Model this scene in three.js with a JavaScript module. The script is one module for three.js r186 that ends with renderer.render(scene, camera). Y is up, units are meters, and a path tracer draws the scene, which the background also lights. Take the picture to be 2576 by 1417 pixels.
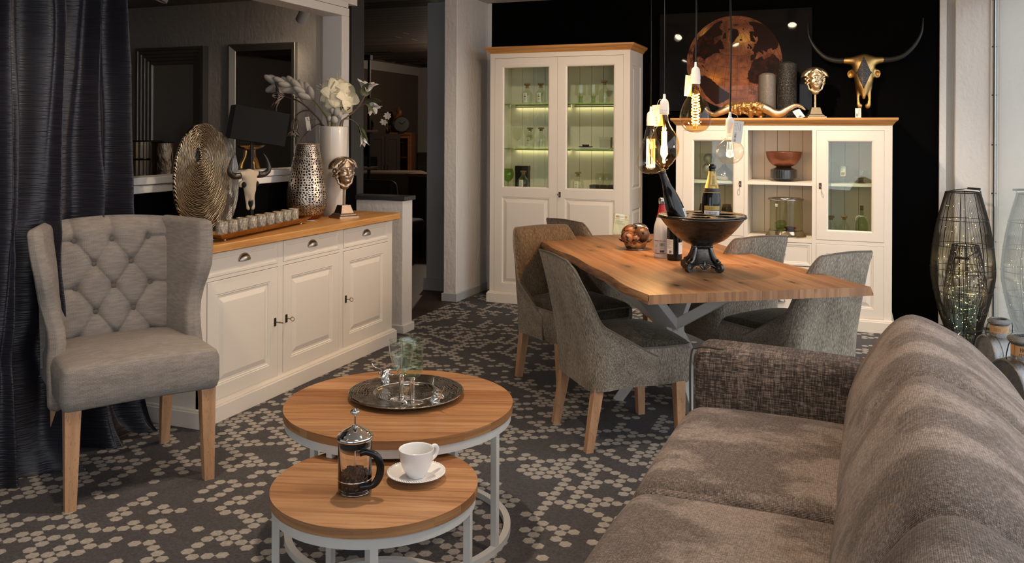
import * as THREE from 'three';
import { RoundedBoxGeometry } from 'three/addons/geometries/RoundedBoxGeometry.js';
import { mergeGeometries, mergeVertices } from 'three/addons/utils/BufferGeometryUtils.js';
import { RectAreaLightUniformsLib } from 'three/addons/lights/RectAreaLightUniformsLib.js';

// ───────────────────────── camera, sky, exposure ─────────────────────────
RectAreaLightUniformsLib.init();
const scene = new THREE.Scene();
const FULL_H = 2164;                                   // uncropped frame: the horizon sits at y = 335 of the 1417 kept rows
const camera = new THREE.PerspectiveCamera(2 * Math.atan(FULL_H / 2 / 2170) * 180 / Math.PI, 2576 / FULL_H, 0.05, 120);
camera.setViewOffset(2576, FULL_H, 0, FULL_H - 1417, 2576, 1417);
camera.position.set(0, 1.4, 0);
camera.rotation.set(0, 21.55 * Math.PI / 180, 0.0044, 'YXZ');
const renderer = new THREE.WebGLRenderer({ antialias: true });
renderer.toneMapping = THREE.LinearToneMapping;
renderer.toneMappingExposure = 1.15;
renderer.shadowMap.enabled = true;
scene.background = new THREE.Color().setRGB(0.88, 0.92, 0.98);
scene.backgroundIntensity = 2.6;

const LAMP = 0.26;                                     // scale of all ceiling spots
// ceiling spots: [x, z, aim x, aim y, aim z, candela, cone, visible label]
const WARM = new THREE.Color().setRGB(1.0, 0.80, 0.60);
const SPOTS = [
  [-1.72, -5.02, -2.15, 1.0, -6.6, 14, 0.75],
  [-0.53, -5.68, -0.45, 1.1, -6.7, 34, 0.80],
  [-1.75, -4.55, -2.95, 0.75, -4.1, 18, 0.75],
  [-1.55, -2.75, -1.45, 0.4, -2.5, 26, 0.80],
  [-1.25, -4.0, -0.40, 0.55, -4.85, 22, 0.62],
  [-0.05, -2.3, 0.0, 0.5, -2.4, 22, 0.85],
  [-2.2, -2.0, -2.8, 0.6, -2.65, 16, 0.75],
];

// ───────────────────────── helpers ─────────────────────────
const PI = Math.PI, V3 = (x, y, z) => new THREE.Vector3(x, y, z), V2 = (x, y) => new THREE.Vector2(x, y);
function rng(seed) { let a = seed >>> 0; return () => { a = (a + 0x6D2B79F5) | 0; let t = Math.imul(a ^ (a >>> 15), 1 | a); t = (t + Math.imul(t ^ (t >>> 7), 61 | t)) ^ t; return ((t ^ (t >>> 14)) >>> 0) / 4294967296; }; }
const lerp = (a, b, t) => a + (b - a) * t, clamp = (x, a = 0, b = 1) => Math.min(b, Math.max(a, x));
const sm = (a, b, x) => { const t = clamp((x - a) / (b - a)); return t * t * (3 - 2 * t); };
const hash2 = (x, y, s = 0) => { let h = Math.imul(x | 0, 374761393) ^ Math.imul(y | 0, 668265263) ^ Math.imul((s | 0) + 77, 2246822519); h = Math.imul(h ^ (h >>> 13), 1274126177); return ((h ^ (h >>> 16)) >>> 0) / 4294967296; };
// value noise that repeats every (px, py) cells
function vn(x, y, px, py, s = 0) {
  const xi = Math.floor(x), yi = Math.floor(y), fx = x - xi, fy = y - yi, u = fx * fx * (3 - 2 * fx), v = fy * fy * (3 - 2 * fy);
  const m = (a, n) => ((a % n) + n) % n, x0 = m(xi, px), x1 = m(xi + 1, px), y0 = m(yi, py), y1 = m(yi + 1, py);
  return lerp(lerp(hash2(x0, y0, s), hash2(x1, y0, s), u), lerp(hash2(x0, y1, s), hash2(x1, y1, s), u), v);
}
const fbm = (u, v, nx, ny, oct = 4, s = 0) => { let a = 0, w = 0.5, t = 0; for (let i = 0; i < oct; i++) { a += w * vn(u * nx, v * ny, nx, ny, s + i * 13); t += w; w *= 0.5; nx *= 2; ny *= 2; } return a / t; };
function n3(x, y, z, s = 0) { const zi = Math.floor(z), f = z - zi, w = f * f * (3 - 2 * f); return lerp(vn(x, y, 4096, 4096, s + zi * 31), vn(x, y, 4096, 4096, s + zi * 31 + 31), w) * 2 - 1; }
function tex(w, h, fn, size, srgb = true, sizeY = size) {      // fn(u, v) -> [r, g, b] or a grey value, 0..1; size in metres of one repeat
  const d = new Uint8Array(w * h * 4);
  for (let j = 0, k = 0; j < h; j++) for (let i = 0; i < w; i++, k += 4) {
    const c = fn(i / w, j / h, i, j);
    if (typeof c === 'number') d[k] = d[k + 1] = d[k + 2] = clamp(c) * 255; else { d[k] = clamp(c[0]) * 255; d[k + 1] = clamp(c[1]) * 255; d[k + 2] = clamp(c[2]) * 255; }
    d[k + 3] = 255;
  }
  const t = new THREE.DataTexture(d, w, h);
  t.wrapS = t.wrapT = THREE.RepeatWrapping; t.magFilter = THREE.LinearFilter; t.minFilter = THREE.LinearMipmapLinearFilter; t.generateMipmaps = true;
  if (srgb) t.colorSpace = THREE.SRGBColorSpace;
  t.repeat.set(1 / size, 1 / sizeY); t.needsUpdate = true;
  return t;
}
function canvasTex(w, h, draw) {
  const c = document.createElement('canvas'); c.width = w; c.height = h; draw(c.getContext('2d'), w, h);
  const t = new THREE.CanvasTexture(c); t.colorSpace = THREE.SRGBColorSpace; t.magFilter = THREE.LinearFilter; return t;
}
const M = (color, roughness = 0.5, metalness = 0, extra = {}) => new THREE.MeshStandardMaterial({ color, roughness, metalness, ...extra });
const MP = (color, roughness = 0.5, metalness = 0, extra = {}) => new THREE.MeshPhysicalMaterial({ color, roughness, metalness, ...extra });
const glassPane = (color = 0xffffff, extra = {}) => MP(color, 0.01, 0, { transmission: 1, thickness: 0, ior: 1.5, ...extra });
const glassSolid = (color = 0xffffff, extra = {}) => MP(color, 0.01, 0, { transmission: 1, thickness: 0.01, ior: 1.5, ...extra });

const used = {};
function numbered(n) { const k = used[n] = (used[n] ?? -1) + 1; return k ? n + '_' + String(k).padStart(3, '0') : n; }
function prep(g) {                                      // non-indexed, position + normal + uv only
  let q = g.index ? g.toNonIndexed() : g;
  if (!q.attributes.normal) q.computeVertexNormals();
  if (!q.attributes.uv) boxUV(q);
  for (const a of Object.keys(q.attributes)) if (!['position', 'normal', 'uv'].includes(a)) q.deleteAttribute(a);
  q.morphAttributes = {}; return q;
}
const mg = (...l) => { l = l.flat(9).filter(Boolean).map(prep); return l.length === 1 ? l[0] : mergeGeometries(l, false); };
function boxUV(g, s = 1, turn = false, ox = 0, oy = 0) {         // uv in metres from the face's main direction; turn swaps u and v
  if (g.index) g = g.toNonIndexed();
  const p = g.attributes.position, n = p.count, uv = new Float32Array(n * 2), a = V3(), b = V3(), c = V3(), e = V3();
  for (let i = 0; i < n; i += 3) {
    a.fromBufferAttribute(p, i); b.fromBufferAttribute(p, i + 1); c.fromBufferAttribute(p, i + 2);
    e.copy(b).sub(a).cross(c.clone().sub(a)); const x = Math.abs(e.x), y = Math.abs(e.y), z = Math.abs(e.z);
    [a, b, c].forEach((q, k) => {
      let u, v; if (y >= x && y >= z) { u = q.x; v = q.z; } else if (x >= z) { u = q.z; v = q.y; } else { u = q.x; v = q.y; }
      if (turn) [u, v] = [v, u];
      uv[(i + k) * 2] = u * s + ox; uv[(i + k) * 2 + 1] = v * s + oy;
    });
  }
  g.setAttribute('uv', new THREE.BufferAttribute(uv, 2)); return g;
}
const T = (g, x = 0, y = 0, z = 0, rx = 0, ry = 0, rz = 0, s) => { if (s) Array.isArray(s) ? g.scale(...s) : g.scale(s, s, s); if (rx) g.rotateX(rx); if (ry) g.rotateY(ry); if (rz) g.rotateZ(rz); return g.translate(x, y, z); };
// box between two corners, edges rounded by r
function bx(x0, x1, y0, y1, z0, z1, r = 0.002, turn = false) {
  const w = Math.abs(x1 - x0), h = Math.abs(y1 - y0), d = Math.abs(z1 - z0), k = Math.min(r, w * 0.45, h * 0.45, d * 0.45);
  const g = k > 0 ? new RoundedBoxGeometry(w, h, d, 1, k) : new THREE.BoxGeometry(w, h, d);
  return boxUV(prep(g.translate((x0 + x1) / 2, (y0 + y1) / 2, (z0 + z1) / 2)), 1, turn);
}
const cbx = (x, y, z, w, h, d, r, turn) => bx(x - w / 2, x + w / 2, y - h / 2, y + h / 2, z - d / 2, z + d / 2, r, turn);
const lathe = (pts, seg = 32, ph0 = 0, ph = PI * 2) => { const g = new THREE.LatheGeometry(pts.map((p) => V2(Math.max(p[0], 0), p[1])), seg, ph0, ph); return g; };
// smooth closed profile through points
const prof = (pts, n = 40) => new THREE.SplineCurve(pts.map((p) => V2(...p))).getPoints(n).map((p) => [Math.max(p.x, 0), p.y]);
const cyl = (r0, r1, h, seg = 20, x = 0, y = 0, z = 0) => new THREE.CylinderGeometry(r1, r0, h, seg).translate(x, y + h / 2, z);
const ball = (r, x = 0, y = 0, z = 0, s = 20, t = 14) => new THREE.SphereGeometry(r, s, t).translate(x, y, z);
const curve = (pts, closed = false) => new THREE.CatmullRomCurve3(pts.map((p) => V3(...p)), closed, 'catmullrom', 0.5);
const tube = (pts, r, seg = 24, rad = 6, closed = false) => new THREE.TubeGeometry(Array.isArray(pts) ? curve(pts, closed) : pts, seg, r, rad, closed);
const rod = (a, b, r, rad = 6) => tube(new THREE.LineCurve3(V3(...a), V3(...b)), r, 1, rad);
// a tube whose radius follows rf(t); closed ends
function taper(pts, rf, seg = 30, rad = 12, flat = 1) {
  const c = curve(pts), fr = c.computeFrenetFrames(seg, false), pos = [], idx = [], uv = [], L = c.getLength();
  for (let i = 0; i <= seg; i++) {
    const t = i / seg, p = c.getPointAt(t), r = Math.max(rf(t), 1e-4), N = fr.normals[i], B = fr.binormals[i];
    for (let j = 0; j <= rad; j++) { const a = j / rad * PI * 2, ca = Math.cos(a) * r, sa = Math.sin(a) * r * flat; pos.push(p.x + N.x * ca + B.x * sa, p.y + N.y * ca + B.y * sa, p.z + N.z * ca + B.z * sa); uv.push(j / rad * 2 * PI * r, t * L); }
  }
  for (let i = 0; i < seg; i++) for (let j = 0; j < rad; j++) { const a = i * (rad + 1) + j, b = a + rad + 1; idx.push(a, a + 1, b, b, a + 1, b + 1); }
  const e0 = pos.length / 3, p0 = c.getPointAt(0), p1 = c.getPointAt(1); pos.push(p0.x, p0.y, p0.z, p1.x, p1.y, p1.z); uv.push(0, 0, 0, 0);
  for (let j = 0; j < rad; j++) { idx.push(e0, j + 1, j); const b = seg * (rad + 1); idx.push(e0 + 1, b + j, b + j + 1); }
  return geo(pos, idx, uv);
}
function geo(pos, idx, uv) { const g = new THREE.BufferGeometry(); g.setAttribute('position', new THREE.Float32BufferAttribute(pos, 3)); if (uv) g.setAttribute('uv', new THREE.Float32BufferAttribute(uv, 2)); g.setIndex(idx); g.computeVertexNormals(); return g; }
// surface from f(u, v) -> [x, y, z]
function sheet(f, nu, nv, su = 1, sv = 1) {
  const pos = [], uv = [], idx = [];
  for (let j = 0; j <= nv; j++) for (let i = 0; i <= nu; i++) { pos.push(...f(i / nu, j / nv)); uv.push(i / nu * su, j / nv * sv); }
  for (let j = 0; j < nv; j++) for (let i = 0; i < nu; i++) { const a = j * (nu + 1) + i, b = a + nu + 1; idx.push(a, a + 1, b, b, a + 1, b + 1); }
  return geo(pos, idx, uv);
}
// sheet with thickness: front f, back f + t * n
function slabSheet(f, nu, nv, off, su = 1, sv = 1) {
  const A = sheet(f, nu, nv, su, sv), B = sheet((u, v) => { const p = f(u, v), o = off(u, v); return [p[0] + o[0], p[1] + o[1], p[2] + o[2]]; }, nu, nv, su, sv);
  const bi = B.index.array; for (let i = 0; i < bi.length; i += 3) { const t = bi[i]; bi[i] = bi[i + 1]; bi[i + 1] = t; } B.computeVertexNormals();
  const edge = (k) => sheet((u, v) => { const q = k === 0 ? [u, 0] : k === 1 ? [1, u] : k === 2 ? [1 - u, 1] : [0, 1 - u]; const p = f(...q), o = off(...q); return [p[0] + o[0] * (1 - v), p[1] + o[1] * (1 - v), p[2] + o[2] * (1 - v)]; }, k % 2 ? nv : nu, 1, su, 0.02);
  return mg(A, B, edge(0), edge(1), edge(2), edge(3));
}
function ext(shape, depth, bevel = 0, curveSegments = 12) { const g = new THREE.ExtrudeGeometry(shape, { depth: depth - 2 * bevel, bevelEnabled: bevel > 0, bevelSize: bevel, bevelThickness: bevel, bevelOffset: -bevel, bevelSegments: 1, curveSegments }); if (bevel) g.translate(0, 0, bevel); return g; }
function poly(pts) { const s = new THREE.Shape(); pts.forEach((p, i) => (i ? s.lineTo(...p) : s.moveTo(...p))); s.closePath(); return s; }
// nested rectangles: steps of [inset, z]; cap closes the middle. Faces +z, lower left corner at the origin.
function rings(w, h, steps, cap = true) {
  const pos = [], quad = (a, b, c, d) => pos.push(...a, ...b, ...c, ...a, ...c, ...d);
  const R = ([i, z]) => [[i, i, z], [w - i, i, z], [w - i, h - i, z], [i, h - i, z]];
  for (let k = 0; k + 1 < steps.length; k++) { const A = R(steps[k]), B = R(steps[k + 1]); for (let e = 0; e < 4; e++) { const f = (e + 1) % 4; quad(A[e], A[f], B[f], B[e]); } }
  if (cap) { const A = R(steps[steps.length - 1]); quad(...A); }
  const g = new THREE.BufferGeometry(); g.setAttribute('position', new THREE.Float32BufferAttribute(pos, 3)); g.computeVertexNormals(); return boxUV(g);
}
// naive surface nets over a signed distance function (negative inside)
function nets(f, [x0, y0, z0], [x1, y1, z1], c) {
  const nx = Math.ceil((x1 - x0) / c) + 1, ny = Math.ceil((y1 - y0) / c) + 1, nz = Math.ceil((z1 - z0) / c) + 1, F = new Float32Array(nx * ny * nz), id = (i, j, k) => i + nx * (j + ny * k);
  for (let k = 0; k < nz; k++) for (let j = 0; j < ny; j++) for (let i = 0; i < nx; i++) F[id(i, j, k)] = f(x0 + i * c, y0 + j * c, z0 + k * c);
  const cell = new Int32Array(nx * ny * nz).fill(-1), pos = [], idx = [];
  for (let k = 0; k < nz - 1; k++) for (let j = 0; j < ny - 1; j++) for (let i = 0; i < nx - 1; i++) {
    let n = 0, sx = 0, sy = 0, sz = 0; const v = [];
    for (let q = 0; q < 8; q++) v[q] = F[id(i + (q & 1), j + ((q >> 1) & 1), k + (q >> 2))];
    for (let a = 0; a < 8; a++) for (const b of [1, 2, 4]) if (!(a & b)) { const A = v[a], B = v[a | b]; if ((A < 0) !== (B < 0)) { const t = A / (A - B); sx += (a & 1) + (b === 1 ? t : 0); sy += ((a >> 1) & 1) + (b === 2 ? t : 0); sz += (a >> 2) + (b === 4 ? t : 0); n++; } }
    if (n) { cell[id(i, j, k)] = pos.length / 3; pos.push(x0 + (i + sx / n) * c, y0 + (j + sy / n) * c, z0 + (k + sz / n) * c); }
  }
  for (let k = 1; k < nz - 1; k++) for (let j = 1; j < ny - 1; j++) for (let i = 1; i < nx - 1; i++) {
    const s = F[id(i, j, k)] < 0;
    const add = (t, a, b, cc, d) => { if (s === t) return; if (s) idx.push(a, b, cc, a, cc, d); else idx.push(a, cc, b, a, d, cc); };
    add(F[id(i + 1, j, k)] < 0, cell[id(i, j - 1, k - 1)], cell[id(i, j, k - 1)], cell[id(i, j, k)], cell[id(i, j - 1, k)]);
    add(F[id(i, j + 1, k)] < 0, cell[id(i - 1, j, k - 1)], cell[id(i - 1, j, k)], cell[id(i, j, k)], cell[id(i, j, k - 1)]);
    add(F[id(i, j, k + 1)] < 0, cell[id(i - 1, j - 1, k)], cell[id(i, j - 1, k)], cell[id(i, j, k)], cell[id(i - 1, j, k)]);
  }
  const g = geo(pos, idx);
  return boxUV(prep(g));
}
// upholstered block: edges rounded by r, then fn(p) may push each vertex
function softBox(w, h, d, r, n, fn) {
  const [nx, ny, nz] = Array.isArray(n) ? n : [n, n, n];
  let g = new THREE.BoxGeometry(2, 2, 2, nx, ny, nz); g.deleteAttribute('normal'); g.deleteAttribute('uv'); g = mergeVertices(g, 1e-5);
  const p = g.attributes.position, v = V3(), q = V3(), H = [w / 2, h / 2, d / 2];
  const warp = (t, half, cells) => { const e = Math.min(0.9, r / half), k = Math.max(1, Math.round(cells * 0.22)) * 2 / cells; const a = Math.abs(t), s = a < 1 - k ? a / (1 - k) * (1 - e) : 1 - e + (a - 1 + k) / k * e; return Math.sign(t) * s * half; };   // more cells on the rounded rims
  for (let i = 0; i < p.count; i++) {
    v.set(warp(p.getX(i), H[0], nx), warp(p.getY(i), H[1], ny), warp(p.getZ(i), H[2], nz));
    q.set(clamp(v.x, -H[0] + r, H[0] - r), clamp(v.y, -H[1] + r, H[1] - r), clamp(v.z, -H[2] + r, H[2] - r));
    v.sub(q); if (v.lengthSq() > 1e-12) v.normalize().multiplyScalar(r); v.add(q);
    if (fn) fn(v); p.setXYZ(i, v.x, v.y, v.z);
  }
  g.computeVertexNormals(); return boxUV(g);
}
// distance pieces
const smin = (a, b, k) => { const h = Math.max(k - Math.abs(a - b), 0) / k; return Math.min(a, b) - h * h * k * 0.25; };
const smax = (a, b, k) => -smin(-a, -b, k);
const sEll = (x, y, z, cx, cy, cz, rx, ry, rz) => { const px = (x - cx) / rx, py = (y - cy) / ry, pz = (z - cz) / rz, k = Math.hypot(px, py, pz); return (k - 1) * Math.min(rx, ry, rz); };
const sCap = (x, y, z, a, b, ra, rb) => { const bx_ = b[0] - a[0], by = b[1] - a[1], bz = b[2] - a[2], px = x - a[0], py = y - a[1], pz = z - a[2], t = clamp((px * bx_ + py * by + pz * bz) / (bx_ * bx_ + by * by + bz * bz)); return Math.hypot(px - bx_ * t, py - by * t, pz - bz * t) - lerp(ra, rb, t); };

// things, parts, setting
const shadow = (o) => { o.castShadow = o.receiveShadow = true; return o; };
function thing(name, label, category, p = [0, 0, 0], turn = 0, group) {
  const o = new THREE.Group(); o.name = numbered(name); scene.add(o); o.position.set(...p); o.rotation.y = turn;
  o.userData = { label, category }; if (group) o.userData.group = group; return o;
}
function part(parent, name, g, mat, label) {
  const m = shadow(new THREE.Mesh(Array.isArray(g) ? mg(g) : g, mat)); m.name = numbered(name); if (label) m.userData.label = label; parent.add(m); return m;
}
function solo(name, g, mat, label, category, p = [0, 0, 0], turn = 0, group) {
  const m = part(scene, name, g, mat); m.position.set(...p); m.rotation.y = turn; m.userData = { label, category }; if (group) m.userData.group = group; return m;
}
function struct(name, g, mat, parent = scene) { const m = part(parent, name, g, mat); m.userData.kind = 'structure'; return m; }
function copy(o, p, turn, label, group) {
  const c = o.clone(); c.name = numbered(o.name.replace(/_\d{3}$/, '')); scene.add(c); if (p) c.position.set(...p); if (turn !== undefined) c.rotation.y = turn;
  c.userData = { ...o.userData }; if (label) c.userData.label = label; if (group) c.userData.group = group; return c;
}
// ───────────────────────── materials ─────────────────────────
// oak: grain along u
const oakTex = (seed, base, dark, w = 1024, h = 512) => tex(w, h, (u, v) => {
  const warp = fbm(u, v, 3, 5, 3, seed) * 0.5, g = fbm(u * 1, v + warp * 0.06, 4, 46, 4, seed + 3), fine = vn(u * 26, v * 300, 26, 300, seed + 9), ray = vn(u * 60, v * 120, 60, 120, seed + 5);
  const t = sm(0.3, 0.75, g) * 0.65 + (fine - 0.5) * 0.22 + (ray > 0.86 ? 0.12 : 0) + (fbm(u, v, 2, 4, 2, seed + 21) - 0.5) * 0.5;
  return [0, 1, 2].map((k) => lerp(base[k], dark[k], clamp(t)));
}, 1.1, true, 0.55);
const oakA = oakTex(11, [0.665, 0.49, 0.33], [0.51, 0.345, 0.215]);
const oakB = oakTex(47, [0.625, 0.445, 0.285], [0.455, 0.295, 0.175]);
const oakC = oakTex(83, [0.69, 0.515, 0.355], [0.54, 0.37, 0.235]);
const oakD = oakTex(59, [0.80, 0.585, 0.335], [0.65, 0.43, 0.215]);
const oakBump = tex(512, 512, (u, v) => 0.6 * fbm(u, v, 6, 60, 3, 5) + 0.4 * vn(u * 20, v * 200, 20, 200, 8), 0.6, false);
const oak = (t, tint = 0xffffff, rough = 0.46) => M(tint, rough, 0, { map: t, bumpMap: oakBump, bumpScale: 0.0006 });
const OAK = [oak(oakA), oak(oakB), oak(oakC), oak(oakA, 0xe6dccd), oak(oakB, 0xf0e2d0), oak(oakC, 0xeadfce)];
const OAKTOP = oak(oakD, 0xffffff, 0.38);                 // honey stained tops of the white cabinets
const beech = tex(512, 512, (u, v) => { const g = fbm(u, v + 0.03 * fbm(u, v, 2, 3, 2, 4), 3, 40, 3, 61), d = vn(u * 40, v * 160, 40, 160, 62) > 0.8 ? 0.06 : 0; return [0.80 - g * 0.16 - d, 0.63 - g * 0.16 - d, 0.48 - g * 0.15 - d]; }, 0.5);
const BEECH = M(0xffffff, 0.5, 0, { map: beech });
const paintBump = tex(512, 512, (u, v) => fbm(u, v, 24, 24, 3, 71), 0.3, false);
const CREAM = M(new THREE.Color().setRGB(0.80, 0.735, 0.64), 0.42, 0, { bumpMap: paintBump, bumpScale: 0.0002 });
const CREAMIN = M(new THREE.Color().setRGB(0.80, 0.74, 0.65), 0.55);
const plasterBump = tex(1024, 1024, (u, v) => { const a = fbm(u + 0.05 * fbm(u, v, 5, 5, 3, 9), v, 22, 14, 4, 3), r = Math.abs(fbm(u, v, 30, 18, 3, 31) - 0.5) * 2; return a * 0.65 + (1 - r) * 0.35; }, 1.0, false);
const PLASTER = M(new THREE.Color().setRGB(0.70, 0.67, 0.63), 0.85, 0, { bumpMap: plasterBump, bumpScale: 0.006 });
const WHITEPAINT = M(new THREE.Color().setRGB(0.72, 0.70, 0.67), 0.6);
const BLACKWALL = MP(new THREE.Color().setRGB(0.0013, 0.0012, 0.0012), 0.95, 0, { specularIntensity: 0.12, bumpMap: paintBump, bumpScale: 0.001 });
const GREYPAINT = M(new THREE.Color().setRGB(0.40, 0.41, 0.42), 0.8);
const WHITEMETAL = M(new THREE.Color().setRGB(0.62, 0.60, 0.56), 0.38, 0);
const BLACKMETAL = M(new THREE.Color().setRGB(0.012, 0.011, 0.010), 0.45, 0.4);
const CHROME = M(new THREE.Color().setRGB(0.75, 0.75, 0.75), 0.07, 1);
const STEELB = M(new THREE.Color().setRGB(0.30, 0.27, 0.24), 0.32, 1);       // brushed cup handles
const mottle = tex(512, 512, (u, v) => { const a = fbm(u, v, 7, 7, 5, 91); return 0.35 + 0.65 * sm(0.25, 0.8, a); }, 0.25, false);
const roughBump = tex(512, 512, (u, v) => fbm(u, v, 30, 30, 4, 19), 0.12, false);
const GOLD = M(new THREE.Color().setRGB(0.62, 0.40, 0.15), 0.36, 1, { bumpMap: roughBump, bumpScale: 0.0008 });
const GOLDPALE = M(new THREE.Color().setRGB(0.62, 0.48, 0.29), 0.33, 1, { bumpMap: roughBump, bumpScale: 0.0006 });
const BRONZE = M(new THREE.Color().setRGB(0.40, 0.31, 0.23), 0.34, 1, { bumpMap: roughBump, bumpScale: 0.0008 });
const PEWTER = M(new THREE.Color().setRGB(0.115, 0.108, 0.10), 0.50, 1, { roughnessMap: mottle, bumpMap: roughBump, bumpScale: 0.0002 });
const SILVER = M(new THREE.Color().setRGB(0.70, 0.68, 0.64), 0.17, 1);
const PORCELAIN = MP(new THREE.Color().setRGB(0.80, 0.78, 0.76), 0.18, 0, { clearcoat: 0.5, clearcoatRoughness: 0.08 });
const CORK = M(new THREE.Color().setRGB(0.42, 0.24, 0.12), 0.9, 0, { bumpMap: roughBump, bumpScale: 0.002 });
const PAPER = M(new THREE.Color().setRGB(0.72, 0.68, 0.60), 0.85);
const CLEAR = glassSolid(0xffffff);
const CLEARGREEN = glassSolid(0xe4f2d8);
const THIN = glassPane(0xf6fbf6);
const THINWARM = glassPane(0xf2ead8);
// fabrics
const tweed = tex(1024, 1024, (u, v, i, j) => {
  const a = Math.sin((u * 180 + v * 40) * 2 * PI), b = Math.sin(v * 190 * 2 * PI + 2 * fbm(u, v, 16, 16, 2, 2)), n = hash2(i >> 1, j, 4), sl = vn(u * 20, v * 110, 20, 110, 6), big = fbm(u, v, 5, 5, 3, 12);
  const t = 0.5 + 0.10 * a + 0.10 * b + (n - 0.5) * 0.25 + (sl - 0.5) * 0.28 + (big - 0.5) * 0.12;
  return [lerp(0.40, 0.66, t), lerp(0.375, 0.615, t), lerp(0.355, 0.575, t)];
}, 0.55);
const weaveBump = tex(512, 512, (u, v) => 0.5 + 0.25 * Math.sin(u * 90 * 2 * PI) + 0.25 * Math.sin(v * 90 * 2 * PI) + 0.3 * (fbm(u, v, 60, 60, 2, 8) - 0.5), 0.28, false);
const TWEED = MP(0xffffff, 0.95, 0, { map: tweed, bumpMap: weaveBump, bumpScale: 0.0012, sheen: 0.25, sheenRoughness: 0.6, sheenColor: new THREE.Color(0.5, 0.48, 0.46) });
// chenille of the dining chairs: short upright flecks
const chen = (dark, light, seed) => tex(1024, 1024, (u, v, i, j) => {
  const st = vn(u * 430, v * 84, 430, 84, seed), st2 = vn(u * 220, v * 90, 220, 90, seed + 4), big = fbm(u, v, 6, 4, 4, seed + 8), n = hash2(i, j >> 2, seed);
  const t = clamp(0.42 + (st - 0.5) * 0.62 + (st2 - 0.5) * 0.34 + (big - 0.5) * 0.55 + (n - 0.5) * 0.2);
  return [0, 1, 2].map((k) => lerp(dark[k], light[k], t));
}, 0.62);
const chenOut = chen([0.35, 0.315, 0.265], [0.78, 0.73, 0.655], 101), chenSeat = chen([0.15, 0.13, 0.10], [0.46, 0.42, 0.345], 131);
const chenBump = tex(512, 512, (u, v) => 0.6 * vn(u * 170, v * 30, 170, 30, 5) + 0.4 * vn(u * 90, v * 60, 90, 60, 7), 0.31, false);
const sheenC = { sheen: 0.6, sheenRoughness: 0.45, sheenColor: new THREE.Color(0.55, 0.52, 0.46) };
const CHEN = MP(0xffffff, 0.85, 0, { map: chenOut, bumpMap: chenBump, bumpScale: 0.002, ...sheenC });
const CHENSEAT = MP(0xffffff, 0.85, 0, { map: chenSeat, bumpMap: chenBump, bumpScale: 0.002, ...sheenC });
const CHENTAN = MP(0xbba78c, 0.85, 0, { map: chenOut, bumpMap: weaveBump, bumpScale: 0.0012, ...sheenC });
const CHENDARK = MP(0x7f8070, 0.88, 0, { map: chenOut, bumpMap: chenBump, bumpScale: 0.002 });
// sofa: velvety weave with brushed patches; its arm is a coarser slub weave
const sofaT = tex(2048, 2048, (u, v, i, j) => {
  const wv = Math.sin((u * 260 + 0.5 * (Math.floor(v * 260) & 1)) * 2 * PI) * Math.sin(v * 260 * PI), n = hash2(i >> 1, j >> 1, 3), n2 = vn(u * 330, v * 330, 330, 330, 4), big = fbm(u + 0.03 * fbm(u, v, 9, 9, 2, 3), v, 6, 10, 6, 15), str = fbm(u, v, 22, 40, 4, 17);
  const b = sm(0.40, 0.62, big * 0.7 + str * 0.3);
  const t = clamp(0.22 + 0.36 * b + wv * 0.10 + (n - 0.5) * 0.34 + (n2 - 0.5) * 0.40 + (hash2(i >> 2, j >> 1, 8) > 0.955 && b < 0.6 ? 0.35 : 0));
  return [lerp(0.275, 0.70, t), lerp(0.235, 0.64, t), lerp(0.21, 0.60, t)];
}, 1.3);
const slub = tex(1024, 1024, (u, v, i, j) => {
  const h = vn(u * 30, v * 210, 30, 210, 21), w = vn(u * 210, v * 30, 210, 30, 23), n = hash2(i >> 1, j >> 1, 7), big = fbm(u, v, 4, 6, 4, 25);
  const t = clamp(0.28 + (h - 0.5) * 0.75 + (w - 0.5) * 0.65 + (n - 0.5) * 0.35 + (big - 0.5) * 0.5);
  return [lerp(0.20, 0.62, t), lerp(0.165, 0.55, t), lerp(0.145, 0.50, t)];
}, 0.6);
const SOFA = MP(0xffffff, 0.9, 0, { map: sofaT, bumpMap: weaveBump, bumpScale: 0.0014, sheen: 0.5, sheenRoughness: 0.5, sheenColor: new THREE.Color(0.5, 0.45, 0.42) });
const SOFAARM = MP(0xffffff, 0.9, 0, { map: slub, bumpMap: weaveBump, bumpScale: 0.0018, sheen: 0.3, sheenRoughness: 0.5, sheenColor: new THREE.Color(0.45, 0.42, 0.4) });
const silkT = tex(1024, 1024, (u, v, i, j) => { const h = vn(u * 24, v * 260, 24, 260, 33), s = vn(u * 9, v * 90, 9, 90, 35), t = clamp(0.5 + (h - 0.5) * 0.6 + (s - 0.5) * 0.5); return [lerp(0.085, 0.16, t), lerp(0.08, 0.15, t), lerp(0.105, 0.185, t)]; }, 0.6);
const silkBump = tex(512, 512, (u, v) => vn(u * 10, v * 90, 10, 90, 37), 0.35, false);
const SILK = MP(0xffffff, 0.42, 0, { map: silkT, bumpMap: silkBump, bumpScale: 0.0012, sheen: 0.5, sheenRoughness: 0.35, sheenColor: new THREE.Color(0.22, 0.22, 0.30), side: THREE.DoubleSide });
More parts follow.
